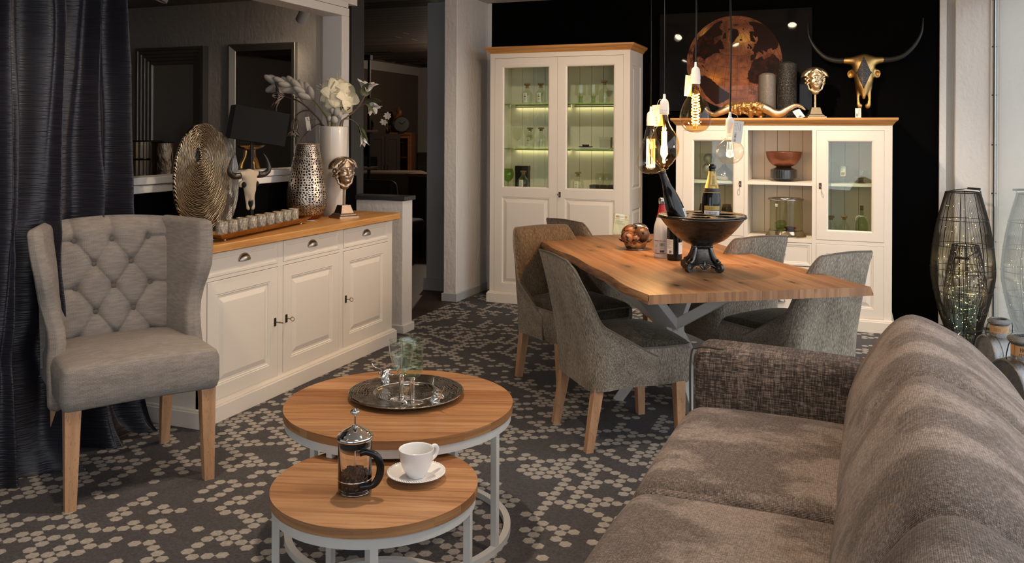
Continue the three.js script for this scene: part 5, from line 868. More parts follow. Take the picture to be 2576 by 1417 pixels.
{
  const p = tableAt(-0.028, 0.445), t = thing('wine_cooler', 'pewter footed wine cooler bowl with pierced lid on scrolled feet, on the dining table', 'wine cooler', p, 0.30);
  part(t, 'bowl', lathe([...prof([[0.038, 0.118], [0.055, 0.122], [0.11, 0.15], [0.160, 0.20], [0.190, 0.238], [0.197, 0.246]], 30), [0.203, 0.247], [0.2055, 0.2505], [0.203, 0.254], [0.196, 0.2545], [0.188, 0.236], [0.157, 0.197], [0.105, 0.15], [0, 0.13]], 72), PEWTER);
  const s = new THREE.Shape(); s.absarc(0, 0, 0.197, 0, PI * 2, false);
  const hole = (x, y, r) => { const h = new THREE.Path(); h.absarc(x, y, r, 0, PI * 2, true); s.holes.push(h); };
  for (let k = 0; k < 6; k++) hole(0.125 * Math.cos(k * PI / 3 + 0.35), 0.125 * Math.sin(k * PI / 3 + 0.35), 0.047); hole(0, 0, 0.047);
  const lid = ext(s, 0.004, 0.001, 40); lid.rotateX(-PI / 2); part(t, 'pierced_lid', [boxUV(prep(lid)).translate(0, 0.2555, 0), T(new THREE.TorusGeometry(0.199, 0.0042, 8, 80), 0, 0.2585, 0, PI / 2)], PEWTER);
  // pedestal: four curved faces flaring to scrolled feet
  const bodyG = sheet((u, v) => { const a = u * 2 * PI + PI / 4, sq = Math.pow(Math.pow(Math.abs(Math.cos(a)), 4) + Math.pow(Math.abs(Math.sin(a)), 4), -0.25), y = lerp(0.030, 0.122, v), w = 0.036 + 0.038 * Math.pow(1 - v, 2.4) + 0.010 * Math.exp(-Math.pow((v - 0.93) / 0.06, 2)); return [-w * sq * Math.sin(a), y, w * sq * Math.cos(a)]; }, 64, 20);
  part(t, 'pedestal', [bodyG, lathe([[0, 0.035], [0.05, 0.035]], 24)], PEWTER);
  for (let k = 0; k < 4; k++) {
    const a = k * PI / 2 + PI / 4, R = (r, y, s_ = 0) => [r * Math.cos(a) - s_ * Math.sin(a), y, r * Math.sin(a) + s_ * Math.cos(a)], pts = []; for (let i = 0; i <= 30; i++) { const q = i / 30, th = -2.2 + q * 9.2, rr = 0.0195 * (1 - q * 0.85); pts.push(R(0.098 + rr * Math.cos(th), 0.0205 + rr * Math.sin(th))); }
    part(t, 'scroll_foot', [taper([R(0.048, 0.115), R(0.056, 0.085), R(0.074, 0.052), R(0.096, 0.040)], (q) => 0.010 + 0.004 * q, 20, 10), tube(pts, 0.0052, 90, 8), ball(0.0125, ...R(0.098, 0.0205), 14, 10), T(new THREE.CylinderGeometry(0.021, 0.021, 0.018, 24), 0, 0, 0, PI / 2, -a + 0, 0).translate(...R(0.098, 0.0212)), ball(0.0095, ...R(0.052, 0.116), 12, 8)], PEWTER);
    const b = k * PI / 2, F = (s_, y, o = 0) => [(0.073 + o) * Math.cos(b) - s_ * Math.sin(b), y, (0.073 + o) * Math.sin(b) + s_ * Math.cos(b)], orn = [];
    for (const m of [-1, 1]) { const sp = []; for (let i = 0; i <= 16; i++) { const q = i / 16, th = q * 7, rr = 0.0105 * (1 - 0.8 * q); sp.push(F(m * (0.016 + rr * Math.cos(th)), 0.030 + rr * Math.sin(th), 0.004)); } orn.push(tube(sp, 0.0028, 40, 6), taper([F(m * 0.004, 0.018, 0.003), F(m * 0.022, 0.034, 0.004), F(m * 0.044, 0.030, 0.002), F(m * 0.055, 0.018, -0.004)], (q) => 0.0052 * (1 - 0.6 * q), 14, 8), ball(0.0042, ...F(m * 0.034, 0.022, 0.003), 8, 6)); }
    orn.push(taper([F(0, 0.054, 0.0), F(0, 0.036, 0.005), F(0, 0.012, 0.003)], (q) => 0.0065 * Math.sin(PI * (0.15 + 0.8 * q)), 12, 8, 0.7), ball(0.0048, ...F(0, 0.046, 0.003), 8, 6));
    part(t, 'acanthus_ornament', orn, PEWTER);
  }
}
const DARKGLASS = MP(new THREE.Color().setRGB(0.004, 0.0035, 0.002), 0.06, 0, { ior: 1.45 });
const champ = prof([[0.0, 0.004], [0.034, 0.0], [0.043, 0.008], [0.044, 0.06], [0.044, 0.13], [0.040, 0.165], [0.030, 0.20], [0.020, 0.235], [0.0155, 0.27], [0.0145, 0.285]], 50);
const champTop = [[0.0172, 0.286], [0.0172, 0.298], [0.0145, 0.299], [0.0145, 0.304], [0.012, 0.305], [0.011, 0.28]];
function bottleAt(name, labelText, p, tilt, build) { const t = thing(name, labelText, 'bottle', p); if (tilt) t.rotation.set(...tilt, 'YXZ'); build(t); return t; }
const GOLDFOIL = M(new THREE.Color().setRGB(0.62, 0.47, 0.17), 0.35, 0.85, { bumpMap: roughBump, bumpScale: 0.002 });
const coolerTop = tableAt(-0.028, 0.445, 1.0155);
bottleAt('wine_bottle', 'dark wine bottle leaning left in the pewter wine cooler', [-0.737, 0.945, -4.045], [0, 0.376, 0.34], (t) => {
  part(t, 'glass_body', lathe([...prof([[0, 0.004], [0.034, 0], [0.041, 0.008], [0.042, 0.06], [0.0415, 0.115], [0.034, 0.17], [0.022, 0.22], [0.0165, 0.26], [0.015, 0.285]], 50), [0.0165, 0.287], [0.0165, 0.297], [0.0125, 0.298], [0.011, 0.27]], 40), DARKGLASS);
  part(t, 'capsule', lathe(prof([[0.0185, 0.243], [0.0168, 0.262], [0.0157, 0.284], [0.0175, 0.287], [0.0175, 0.2985], [0.010, 0.2995]], 20), 32), M(new THREE.Color().setRGB(0.008, 0.008, 0.008), 0.35));
  part(t, 'label', decal(0.0425, 0.04, 0.105, 0.75, 2.2), label(256, 128, (c) => { lines(c, 20, 20, 200, 90, 6, 3); }));
});
bottleAt('wine_bottle', 'upright sparkling wine bottle with gold foil neck in the pewter wine cooler', [-0.632, 0.950, -4.195], [0, 0.376, -0.025], (t) => {
  part(t, 'glass_body', lathe([...champ, ...champTop], 40), DARKGLASS);
  part(t, 'foil', lathe([[0.0335, 0.190], [0.029, 0.206], [0.0215, 0.234], [0.0185, 0.252], [0.0172, 0.264], [0.0165, 0.272]].map(([r, y]) => [r * 1.012, y]), 32), GOLDFOIL);
  part(t, 'neck_band', lathe([[0.0385, 0.171], [0.0345, 0.186], [0.0335, 0.191]].map(([r, y]) => [r * 1.02, y]), 32), M(new THREE.Color().setRGB(0.02, 0.015, 0.012), 0.4));
  part(t, 'gold_ring', lathe([[0.0394, 0.1695], [0.0388, 0.172]].map(([r, y]) => [r * 1.02, y]), 32), GOLDFOIL);
  part(t, 'neck_label', decal([0.0300, 0.0182], 0.206, 0.262, -0.5, 0.75), M(0xffffff, 0.5, 0, { side: THREE.DoubleSide, map: canvasTex(64, 256, (c) => { c.fillStyle = '#c8ad68'; c.fillRect(0, 0, 64, 256); c.save(); c.translate(42, 240); c.rotate(-PI / 2); c.fillStyle = '#3a2a10'; c.font = 'bold 34px serif'; c.fillText('PROSECCO', 0, 0); c.restore(); }) }));
  part(t, 'label', decal(0.0446, 0.062, 0.108, -1.0, 0.85), M(0xffffff, 0.5, 0, { side: THREE.DoubleSide, map: canvasTex(512, 256, (c) => { c.fillStyle = '#d8d4cc'; c.fillRect(0, 0, 512, 256); c.fillStyle = '#b09040'; c.fillRect(0, 0, 512, 108); c.fillStyle = '#0c0a08'; c.fillRect(0, 108, 512, 14); c.fillStyle = '#5a4618'; c.font = '30px serif'; c.fillText('PROSECCO', 140, 66); c.fillStyle = '#222'; c.font = 'bold 64px serif'; c.fillText('MARSURET', 50, 205); }) }));
});
bottleAt('wine_bottle', 'white bottle with red neck foil standing behind the pewter wine cooler', [-0.915, 0.7605, -4.44], [0, 0.45, 0], (t) => {
  part(t, 'glass_body', lathe([...champ, ...champTop], 40), MP(new THREE.Color().setRGB(0.60, 0.60, 0.60), 0.25, 0, { clearcoat: 0.6, clearcoatRoughness: 0.1 }));
  part(t, 'neck_foil', lathe(prof([[0.0285, 0.208], [0.0215, 0.236], [0.0172, 0.27], [0.0175, 0.283]], 20), 32), M(new THREE.Color().setRGB(0.28, 0.012, 0.018), 0.35));
  part(t, 'cap_foil', lathe(prof([[0.0178, 0.276], [0.0190, 0.288], [0.0185, 0.302], [0.013, 0.308], [0, 0.309]], 14), 24), SILVER);
  part(t, 'label', decal(0.0447, 0.022, 0.092, -1.3, 0.15), M(0xffffff, 0.5, 0, { side: THREE.DoubleSide, map: canvasTex(256, 256, (c) => { c.fillStyle = '#b9b6b4'; c.fillRect(0, 0, 256, 256); c.fillStyle = '#8c1020'; c.fillRect(0, 4, 256, 10); c.fillRect(0, 240, 256, 10); barcode(c, 140, 50, 90, 60, 26, true, 4); lines(c, 140, 128, 80, 40, 4, 3); c.fillStyle = '#444'; c.fillRect(140, 184, 90, 44); c.strokeStyle = '#8c1020'; c.lineWidth = 6; c.beginPath(); c.moveTo(20, 90); c.lineTo(50, 130); c.lineTo(80, 80); c.stroke(); lines(c, 20, 180, 60, 50, 4, 8); }) }));
});
bottleAt('wine_bottle', 'dark red wine bottle with two white labels beside the white bottle', [-0.838, 0.7605, -4.372], [0, 0.45, 0], (t) => {
  part(t, 'glass_body', lathe([...prof([[0, 0.004], [0.030, 0], [0.0375, 0.007], [0.038, 0.06], [0.038, 0.155], [0.033, 0.185], [0.019, 0.21], [0.0145, 0.24], [0.014, 0.27]], 50), [0.0155, 0.272], [0.0155, 0.282], [0.011, 0.283]], 40), DARKGLASS);
  part(t, 'label', decal(0.0384, 0.033, 0.107, -1.55, -0.42), label(256, 256, (c) => { lines(c, 20, 20, 200, 150, 9, 5); barcode(c, 120, 195, 110, 50, 24, true, 6); }));
  part(t, 'front_label', decal(0.0384, 0.033, 0.092, 0.28, 1.7), label(256, 200, (c) => { c.fillStyle = '#222'; c.font = 'bold 34px serif'; c.fillText('LA', 70, 48); }));
});
{ // scalloped dish with striped shells
  const p = [-1.115, 0.7605, -4.69], t = thing('scalloped_dish', 'silver dish with wavy fluted rim holding striped shells on the dining table', 'dish', p, 0.3);
  const wob = (g) => { const q = prep(g), P = q.attributes.position; for (let i = 0; i < P.count; i++) { const x = P.getX(i), y = P.getY(i), z = P.getZ(i), r = Math.hypot(x, z), k = sm(0.05, 0.085, r) * sm(0.03, 0.045, y), a = Math.atan2(z, x); P.setXYZ(i, x * (1 + 0.07 * k * Math.cos(a * 8)), y + 0.007 * k * Math.cos(a * 8), z * (1 + 0.07 * k * Math.cos(a * 8))); } q.computeVertexNormals(); return q; };
  part(t, 'dish', wob(lathe([...prof([[0.0, 0.0], [0.045, 0.0], [0.050, 0.006], [0.062, 0.028], [0.072, 0.045], [0.088, 0.050]], 24), [0.089, 0.0525], [0.073, 0.048], [0.058, 0.028], [0.04, 0.01], [0, 0.008]], 96)), M(new THREE.Color().setRGB(0.42, 0.36, 0.30), 0.16, 1));
  const tig = tex(256, 256, (u, v) => { const w = fbm(u, v, 5, 5, 3, 6) * 0.4, s = Math.sin((u * 5 + w * 3 + v * 0.8) * 2 * PI) * 0.5 + 0.5, d = sm(0.62, 0.78, s + (fbm(u, v, 8, 8, 2, 9) - 0.5) * 0.5), k = fbm(u, v, 4, 4, 3, 2) * 0.2; return [lerp(0.56 - k, 0.05, d), lerp(0.37 - k, 0.035, d), lerp(0.22 - k * 0.7, 0.025, d)]; }, 1); tig.repeat.set(1, 1);
  const sh = M(0xffffff, 0.42, 0, { map: tig });
  [[-0.034, 0.098, -0.01, 0.042, 0.5], [-0.038, 0.068, 0.026, 0.04, -0.4], [-0.005, 0.058, 0.045, 0.03, 1.2], [0.0, 0.062, -0.035, 0.036, 2.0]].forEach(([x, y, z, r, a], i) => {
    const s = solo('striped_shell', T(ball(r, 0, 0, 0, 28, 20), 0, 0, 0, 0.4, 0, a, [1.12, 0.8, 1]), sh, ['striped brown shell at the top left of the silver dish', 'striped brown shell lying in the left of the silver dish', 'small striped shell at the front rim of the silver dish', 'striped shell deep at the back of the silver dish'][i], 'shell', [p[0] + x * 0.955 + z * 0.295, p[1] + y, p[2] - x * 0.295 + z * 0.955]); });
  const nut = tex(256, 128, (u, v) => { const s = vn(u * 90, v * 3, 90, 3, 5), k = 0.75 + 0.3 * (s - 0.5); return [0.46 * k, 0.30 * k, 0.18 * k]; }, 1); nut.repeat.set(1, 1);
  const b = thing('shell_ball', 'round brown shell ball with a dark hole lying on the silver dish', 'shell', [p[0] + 0.034 * 0.955 + 0.016 * 0.295, p[1] + 0.087, p[2] - 0.034 * 0.295 + 0.016 * 0.955]); part(b, 'ball', ball(0.042, 0, 0, 0, 32, 22), M(0xffffff, 0.35, 0, { map: nut })); part(b, 'hole', T(ball(0.0065, 0, 0, 0, 14, 10), 0.016, 0.010, 0.038, 0, 0, 0), M(0x050302, 0.6));
  solo('pale_shell', T(ball(0.034, 0, 0, 0, 24, 16), 0, 0, 0, 0, 0.3, 0.2, [1.3, 0.6, 0.9]), M(new THREE.Color().setRGB(0.55, 0.46, 0.38), 0.35), 'pale pinkish shell at the back of the silver dish', 'shell', [p[0] + 0.02, p[1] + 0.103, p[2] - 0.03]);
  solo('silver_shell', T(ball(0.032, 0, 0, 0, 24, 16), 0, 0, 0, 0, 0, -0.2, [1.35, 0.55, 0.9]), SILVER, 'polished silver shell on top of the shells in the dish', 'shell', [p[0] + 0.022, p[1] + 0.126, p[2] - 0.012]);
}
{ // sales card
  const c = thing('sales_card', 'white card printed NEUHEIT in red standing at the far end of the dining table', 'sign', [-1.375, 0.7605, -5.36], 0.38);
  const m = M(0xffffff, 0.5, 0, { map: canvasTex(256, 400, (g) => { g.fillStyle = '#e8e2d8'; g.fillRect(0, 0, 256, 400); g.fillStyle = '#b02a20'; g.font = 'bold 50px sans-serif'; g.fillText('NEUHEIT', 14, 70); g.fillStyle = '#444'; g.fillRect(0, 98, 256, 5); lines(g, 24, 130, 200, 90, 5, 7, '#999'); }) });
  const sh = sheet((u, v) => [lerp(-0.045, 0.045, u), v * 0.125, 0.0018], 1, 1), bd = bx(-0.045, 0.045, 0, 0.125, -0.001, 0.001, 0);
  const k = part(c, 'card', bd, PAPER); const pr = part(k, 'print', sh, m); c.rotation.set(-0.12, 0.38, -0.12, 'YXZ'); part(c, 'acrylic_cover', bx(-0.052, 0.052, 0, 0.128, 0.003, 0.0045, 0), THIN);
}
// ───────────────────────── filament pendants ─────────────────────────
const GLOW = (k, c = [1, 0.52, 0.16]) => M(0x221408, 0.6, 0, { emissive: new THREE.Color().setRGB(...c), emissiveIntensity: k });
const SOCKET = MP(new THREE.Color().setRGB(0.66, 0.64, 0.62), 0.25, 0, { clearcoat: 0.5, clearcoatRoughness: 0.1 });
const CORDM = M(new THREE.Color().setRGB(0.006, 0.006, 0.006), 0.85);
const BULBCOL = new THREE.Color().setRGB(1.0, 0.60, 0.26);
function pendant(lab, p, H, sockH, sockR, cordR, glassPts, glassM, fil, watt, withTag) {        // p: bottom of the socket; glass hangs below
  const t = thing('pendant_lamp', lab, 'pendant lamp', p);
  part(t, 'socket', lathe([[0, sockH + 0.03], [0.006, sockH + 0.03], [0.0075, sockH + 0.006], [0.011, sockH + 0.003], ...prof([[sockR * 0.66, sockH], [sockR * 0.88, sockH * 0.86], [sockR, sockH * 0.5], [sockR * 1.02, sockH * 0.28]], 14), [sockR * 0.985, sockH * 0.26], [sockR * 1.02, 0.0], [sockR * 0.86, 0.0], [sockR * 0.8, 0.01], [0, 0.012]], 36), SOCKET);
  const top = CEIL - p[1]; part(t, 'cord', tube([[0, sockH + 0.028, 0], [cordR * 0.8, lerp(sockH, top, 0.35), 0.004], [-cordR, lerp(sockH, top, 0.7), 0], [0, top - 0.03, 0]], cordR, 30, 8), CORDM);
  part(t, 'ceiling_rose', lathe([[0, top], [0.04, top], [0.04, top - 0.02], [0.006, top - 0.032], [0, top - 0.032]], 24), SOCKET);
  const g = part(t, 'glass_bulb', lathe(glassPts, 48), glassM); g.castShadow = false;
  const f = part(t, 'filament', fil.g, GLOW(fil.k)); f.castShadow = false; if (fil.stem) part(t, 'glass_stem', fil.stem, glassM);
  const L = new THREE.PointLight(BULBCOL, watt, 0, 2); L.position.set(p[0], p[1] + fil.y, p[2]); L.castShadow = true; L.shadow.radius = 1.2; L.name = 'pendant_bulb_lamp'; scene.add(L);
  if (withTag) { const q = thing('hang_tag', withTag.l, 'tag', [p[0] + withTag.p[0], p[1] + withTag.p[1], p[2] + withTag.p[2]]); q.rotation.set(0, 0.376 + (withTag.yaw ?? 0), withTag.r ?? 0, 'YXZ');
    const card = part(q, 'card', bx(-0.024, 0.024, -0.055, 0.055, -0.0005, 0.0005, 0), MP(new THREE.Color().setRGB(0.7, 0.66, 0.6), 0.8, 0, { transmission: 0.35, thickness: 0 }));
    part(card, 'print', sheet((u, v) => [lerp(-0.0235, 0.0235, u), lerp(-0.0545, 0.0545, v), 0.0009], 1, 1), M(0xffffff, 0.8, 0, { map: canvasTex(128, 290, (c) => { c.fillStyle = '#e6e2da'; c.fillRect(0, 0, 128, 290); barcode(c, 26, 150, 26, 120, 30, false, 3); for (let k = 0; k < 4; k++) { c.fillStyle = k === 3 ? '#333' : '#888'; for (let j = 0; j < 9; j++) if (hash2(k, j, 4) > 0.3) c.fillRect(24 + k * 22, 20 + j * 12, 5, 9); } }) }));
    part(q, 'string', tube([[0, 0.05, 0], [withTag.s[0] * 0.5, 0.08, 0.01], withTag.s], 0.0007, 12, 5), PAPER); }
  return t;
}
const AMBER = glassPane(new THREE.Color().setRGB(0.86, 0.70, 0.44)), CLEARB = glassPane(new THREE.Color().setRGB(0.93, 0.91, 0.87));
{
  const vert = (n, r, y0, y1, w) => [...Array(n)].map((_, k) => rod([r * Math.cos(k / n * 2 * PI), y0, r * Math.sin(k / n * 2 * PI)], [r * Math.cos(k / n * 2 * PI), y1, r * Math.sin(k / n * 2 * PI)], w, 6));
  pendant('clear pear shaped filament bulb pendant, the lowest left of four above the dining table', [-1.012, 1.444, -4.60], 0, 0.072, 0.0235, 0.0016,
    [...prof([[0.020, -0.002], [0.029, -0.03], [0.037, -0.07], [0.062, -0.135], [0.078, -0.19], [0.072, -0.225], [0.048, -0.252], [0, -0.264]], 44)], CLEARB,
    { g: [...vert(8, 0.022, -0.072, -0.225, 0.0016)], k: 11, y: -0.15, stem: [cyl(0.006, 0.004, 0.05, 10, 0, -0.075, 0), lathe([[0.024, -0.226], [0.016, -0.236], [0, -0.238]], 20)] }, 0.5, null);
  const t1 = pendant('amber drop shaped filament bulb pendant with blunt tip, in front of the clear pear bulb', [-0.894, 1.499, -4.377], 0, 0.074, 0.0235, 0.0016,
    [...prof([[0.018, -0.001], [0.023, -0.035], [0.036, -0.062], [0.062, -0.105], [0.076, -0.155], [0.070, -0.205], [0.044, -0.247], [0.026, -0.264]], 44), [0.023, -0.268], [0.0215, -0.276], [0.017, -0.280], [0, -0.280]], AMBER,
    { g: [...vert(7, 0.0125, -0.087, -0.205, 0.0016), ...[...Array(7)].map((_, k) => rod([0.0125 * Math.cos(k * 0.9), -0.205, 0.0125 * Math.sin(k * 0.9)], [0, -0.235, 0], 0.001, 5))], k: 15, y: -0.15, stem: [cyl(0.003, 0.004, 0.085, 8, 0, -0.086, 0), rod([0, -0.235, 0], [0, -0.276, 0], 0.0012, 6)] }, 0.6, { l: 'thin price tag hanging behind the socket of the amber drop bulb', p: [-0.040, -0.005, -0.03], s: [0.03, 0.075, 0.02], r: 0.10 });
  const sp = []; for (let i = 0; i <= 120; i++) { const q = i / 120, a = q * 5 * 2 * PI; sp.push([0.019 * Math.cos(a), -0.055 - q * 0.155, 0.019 * Math.sin(a)]); }
  const sp2 = sp.map(([x, y, z]) => [-x, y, -z]);
  pendant('large smoky amber teardrop bulb pendant with glowing spiral filament, highest of the four', [-0.763, 1.663, -4.537], 0, 0.082, 0.0245, 0.0042,
    [...prof([[0.021, -0.002], [0.023, -0.02], [0.035, -0.055], [0.062, -0.105], [0.0805, -0.165], [0.078, -0.205], [0.055, -0.240], [0.022, -0.254], [0, -0.256]], 44)], AMBER,
    { g: [tube(sp, 0.0030, 220, 7), tube(sp2, 0.0020, 220, 6)], k: 11, y: -0.13, stem: [rod([0, -0.01, 0], [0, -0.225, 0], 0.0022, 6), cyl(0.012, 0.008, 0.02, 10, 0, -0.235, 0)] }, 0.6, { l: 'paper price tag glowing behind the large teardrop bulb', p: [-0.043, -0.01, -0.03], s: [0.04, 0.09, 0.02], r: -0.09, yaw: 0.5 });
  pendant('small clear globe bulb pendant with four short filaments, the rightmost of the four', [-0.562, 1.403, -4.347], 0, 0.076, 0.0225, 0.0045,
    [...prof([[0.016, -0.002], [0.018, -0.02], [0.038, -0.036], [0.061, -0.062], [0.0675, -0.085], [0.060, -0.118], [0.036, -0.143], [0, -0.152]], 44)], CLEARB,
    { g: [-1.5, -0.5, 0.5, 1.5].map((k) => rod([k * 0.007, -0.042, 0.003 * (k * k - 1)], [k * 0.0095, -0.085, 0.004 * (k * k - 1)], 0.0016, 6)), k: 11, y: -0.065, stem: [cyl(0.0075, 0.006, 0.045, 10, 0, -0.047, 0)] }, 0.22, { l: 'white barcode price tag hanging in front of the small globe bulb socket', p: [0.040, 0.006, 0.032], s: [-0.03, 0.09, -0.02], r: -0.12 });
}
// ───────────────────────── things on the coffee tables ─────────────────────────
{
  const t = thing('serving_tray', 'round textured silver tray with two bull head handles on the large coffee table', 'tray', [-1.492, HB + 0.0005, -2.752]);
  const tb = tex(512, 512, (u, v) => { const x = u - 0.5, y = v - 0.5, d = Math.hypot(x, y), w = fbm(u, v, 8, 8, 3, 5) * 0.06; return 0.5 + 0.5 * Math.sin((d + w) * 330) * (0.4 + 0.6 * vn(u * 30, v * 30, 30, 30, 3)); }, 1, false); tb.repeat.set(1, 1);
  const tm = M(new THREE.Color().setRGB(0.30, 0.265, 0.22), 0.30, 1, { bumpMap: tb, bumpScale: 0.0011, roughnessMap: mottle });
  const planar = (g) => { const q = prep(g), P = q.attributes.position, U = []; for (let i = 0; i < P.count; i++) U.push(P.getX(i) / 0.42 + 0.5, P.getZ(i) / 0.42 + 0.5); q.setAttribute('uv', new THREE.Float32BufferAttribute(U, 2)); return q; };
  part(t, 'rim', planar(lathe([[0.09, 0.0], [0.12, 0.0], [0.200, 0.014], [0.206, 0.018], [0.206, 0.0215], [0.200, 0.0225], [0.121, 0.0175], [0.116, 0.0165]], 96)), tm);
  part(t, 'well', planar(lathe([[0.117, 0.0168], [0.110, 0.010], [0.106, 0.0072], [0, 0.0068]], 72)), tm); part(t, 'well_edge', T(new THREE.TorusGeometry(0.1165, 0.0018, 6, 80), 0, 0.0165, 0, PI / 2), SILVER); part(t, 'base', lathe([[0, 0], [0.1, 0], [0.1, 0.004], [0, 0.004]], 48), tm);
  const headBull = nets((x, y, z) => { const ax = Math.abs(x); let d = sCap(ax, y, z, [0, 0.0, 0], [0, 0.022, 0.004], 0.017, 0.0125); d = smin(d, sEll(ax, y, z, 0, 0.034, 0.003, 0.015, 0.012, 0.014), 0.006); d = smin(d, sCap(ax, y, z, [0, 0.030, 0.010], [0, 0.020, 0.024], 0.0095, 0.0075), 0.006); d = smin(d, sEll(ax, y, z, 0.0235, 0.027, -0.001, 0.011, 0.005, 0.0065), 0.003); d = smin(d, sCap(ax, y, z, [0.008, 0.041, 0], [0.017, 0.043, -0.001], 0.006, 0.005), 0.003); return d + 0.0012 * Math.sin(x * 900 + 3 * Math.sin(y * 160)) * sm(0.036, 0.02, y); }, [-0.042, -0.004, -0.024], [0.042, 0.054, 0.038], 0.0017);
  const handle = (x, z, turn, tip) => { const h = part(t, 'bull_head_handle', headBull, SILVER); h.position.set(x, 0.020, z); h.rotation.set(tip, turn, 0, 'YXZ'); for (const s of [-1, 1]) part(h, 'horn', taper([[s * 0.015, 0.042, 0], [s * 0.030, 0.044, -0.001], [s * 0.046, 0.047, 0.0], [s * 0.056, 0.058, 0.002], [s * 0.058, 0.070, 0.003]], (q) => 0.0046 * (1 - 0.85 * q), 18, 8), SILVER); };
  handle(-0.128, -0.076, -0.55 + PI / 2 - 1.0, 0.0); handle(0.155, 0.082, 2.35, 0.18);
}
const goblet = (lab, p, bowl, stemH, mat, turn = 0) => { const t = thing('wine_goblet', lab, 'glass', p, turn); part(t, 'bowl', lathe(bowl, 48), mat); part(t, 'stem', lathe([[0, stemH + 0.008], [0.0105, stemH + 0.004], [0.0085, stemH - 0.004], [0.0088, 0.014], [0.0105, 0.008], [0, 0.006]], 24), CLEAR); part(t, 'foot', lathe([[0, 0.0078], [0.012, 0.0070], [0.030, 0.0030], [0.0385, 0.0018], [0.0385, 0.0], [0, 0.0]], 40), CLEAR); return t; };
{
  const cr = tex(256, 256, (u, v) => { const r = Math.abs(fbm(u, v, 14, 14, 3, 4) - 0.5); return r < 0.02 ? 0 : 1; }, 1, false); cr.repeat.set(3, 2);
  const seed = glassPane(0xfafdfa, { bumpMap: cr, bumpScale: 0.0012 }), green = glassPane(0xf6fcf6);
  const wall = (o) => [...o, ...o.slice().reverse().map(([r, y], i, a) => [Math.max(0, r - 0.0016), y + (i === a.length - 1 ? 0.0035 : 0)]).slice(1)];
  goblet('seeded glass goblet with rounded bowl standing behind the flared goblet on the tray', [-1.478, HB + 0.0078, -2.690], wall(prof([[0.0, 0.086], [0.014, 0.090], [0.030, 0.118], [0.041, 0.160], [0.0445, 0.198], [0.0438, 0.212]], 30)), 0.084, seed);
  goblet('clear glass goblet with flared rim standing foremost on the silver tray', [-1.404, HB + 0.0228, -2.632], wall(prof([[0.0, 0.082], [0.016, 0.084], [0.034, 0.104], [0.038, 0.128], [0.036, 0.160], [0.0395, 0.195], [0.0462, 0.218]], 30)), 0.080, green);
}
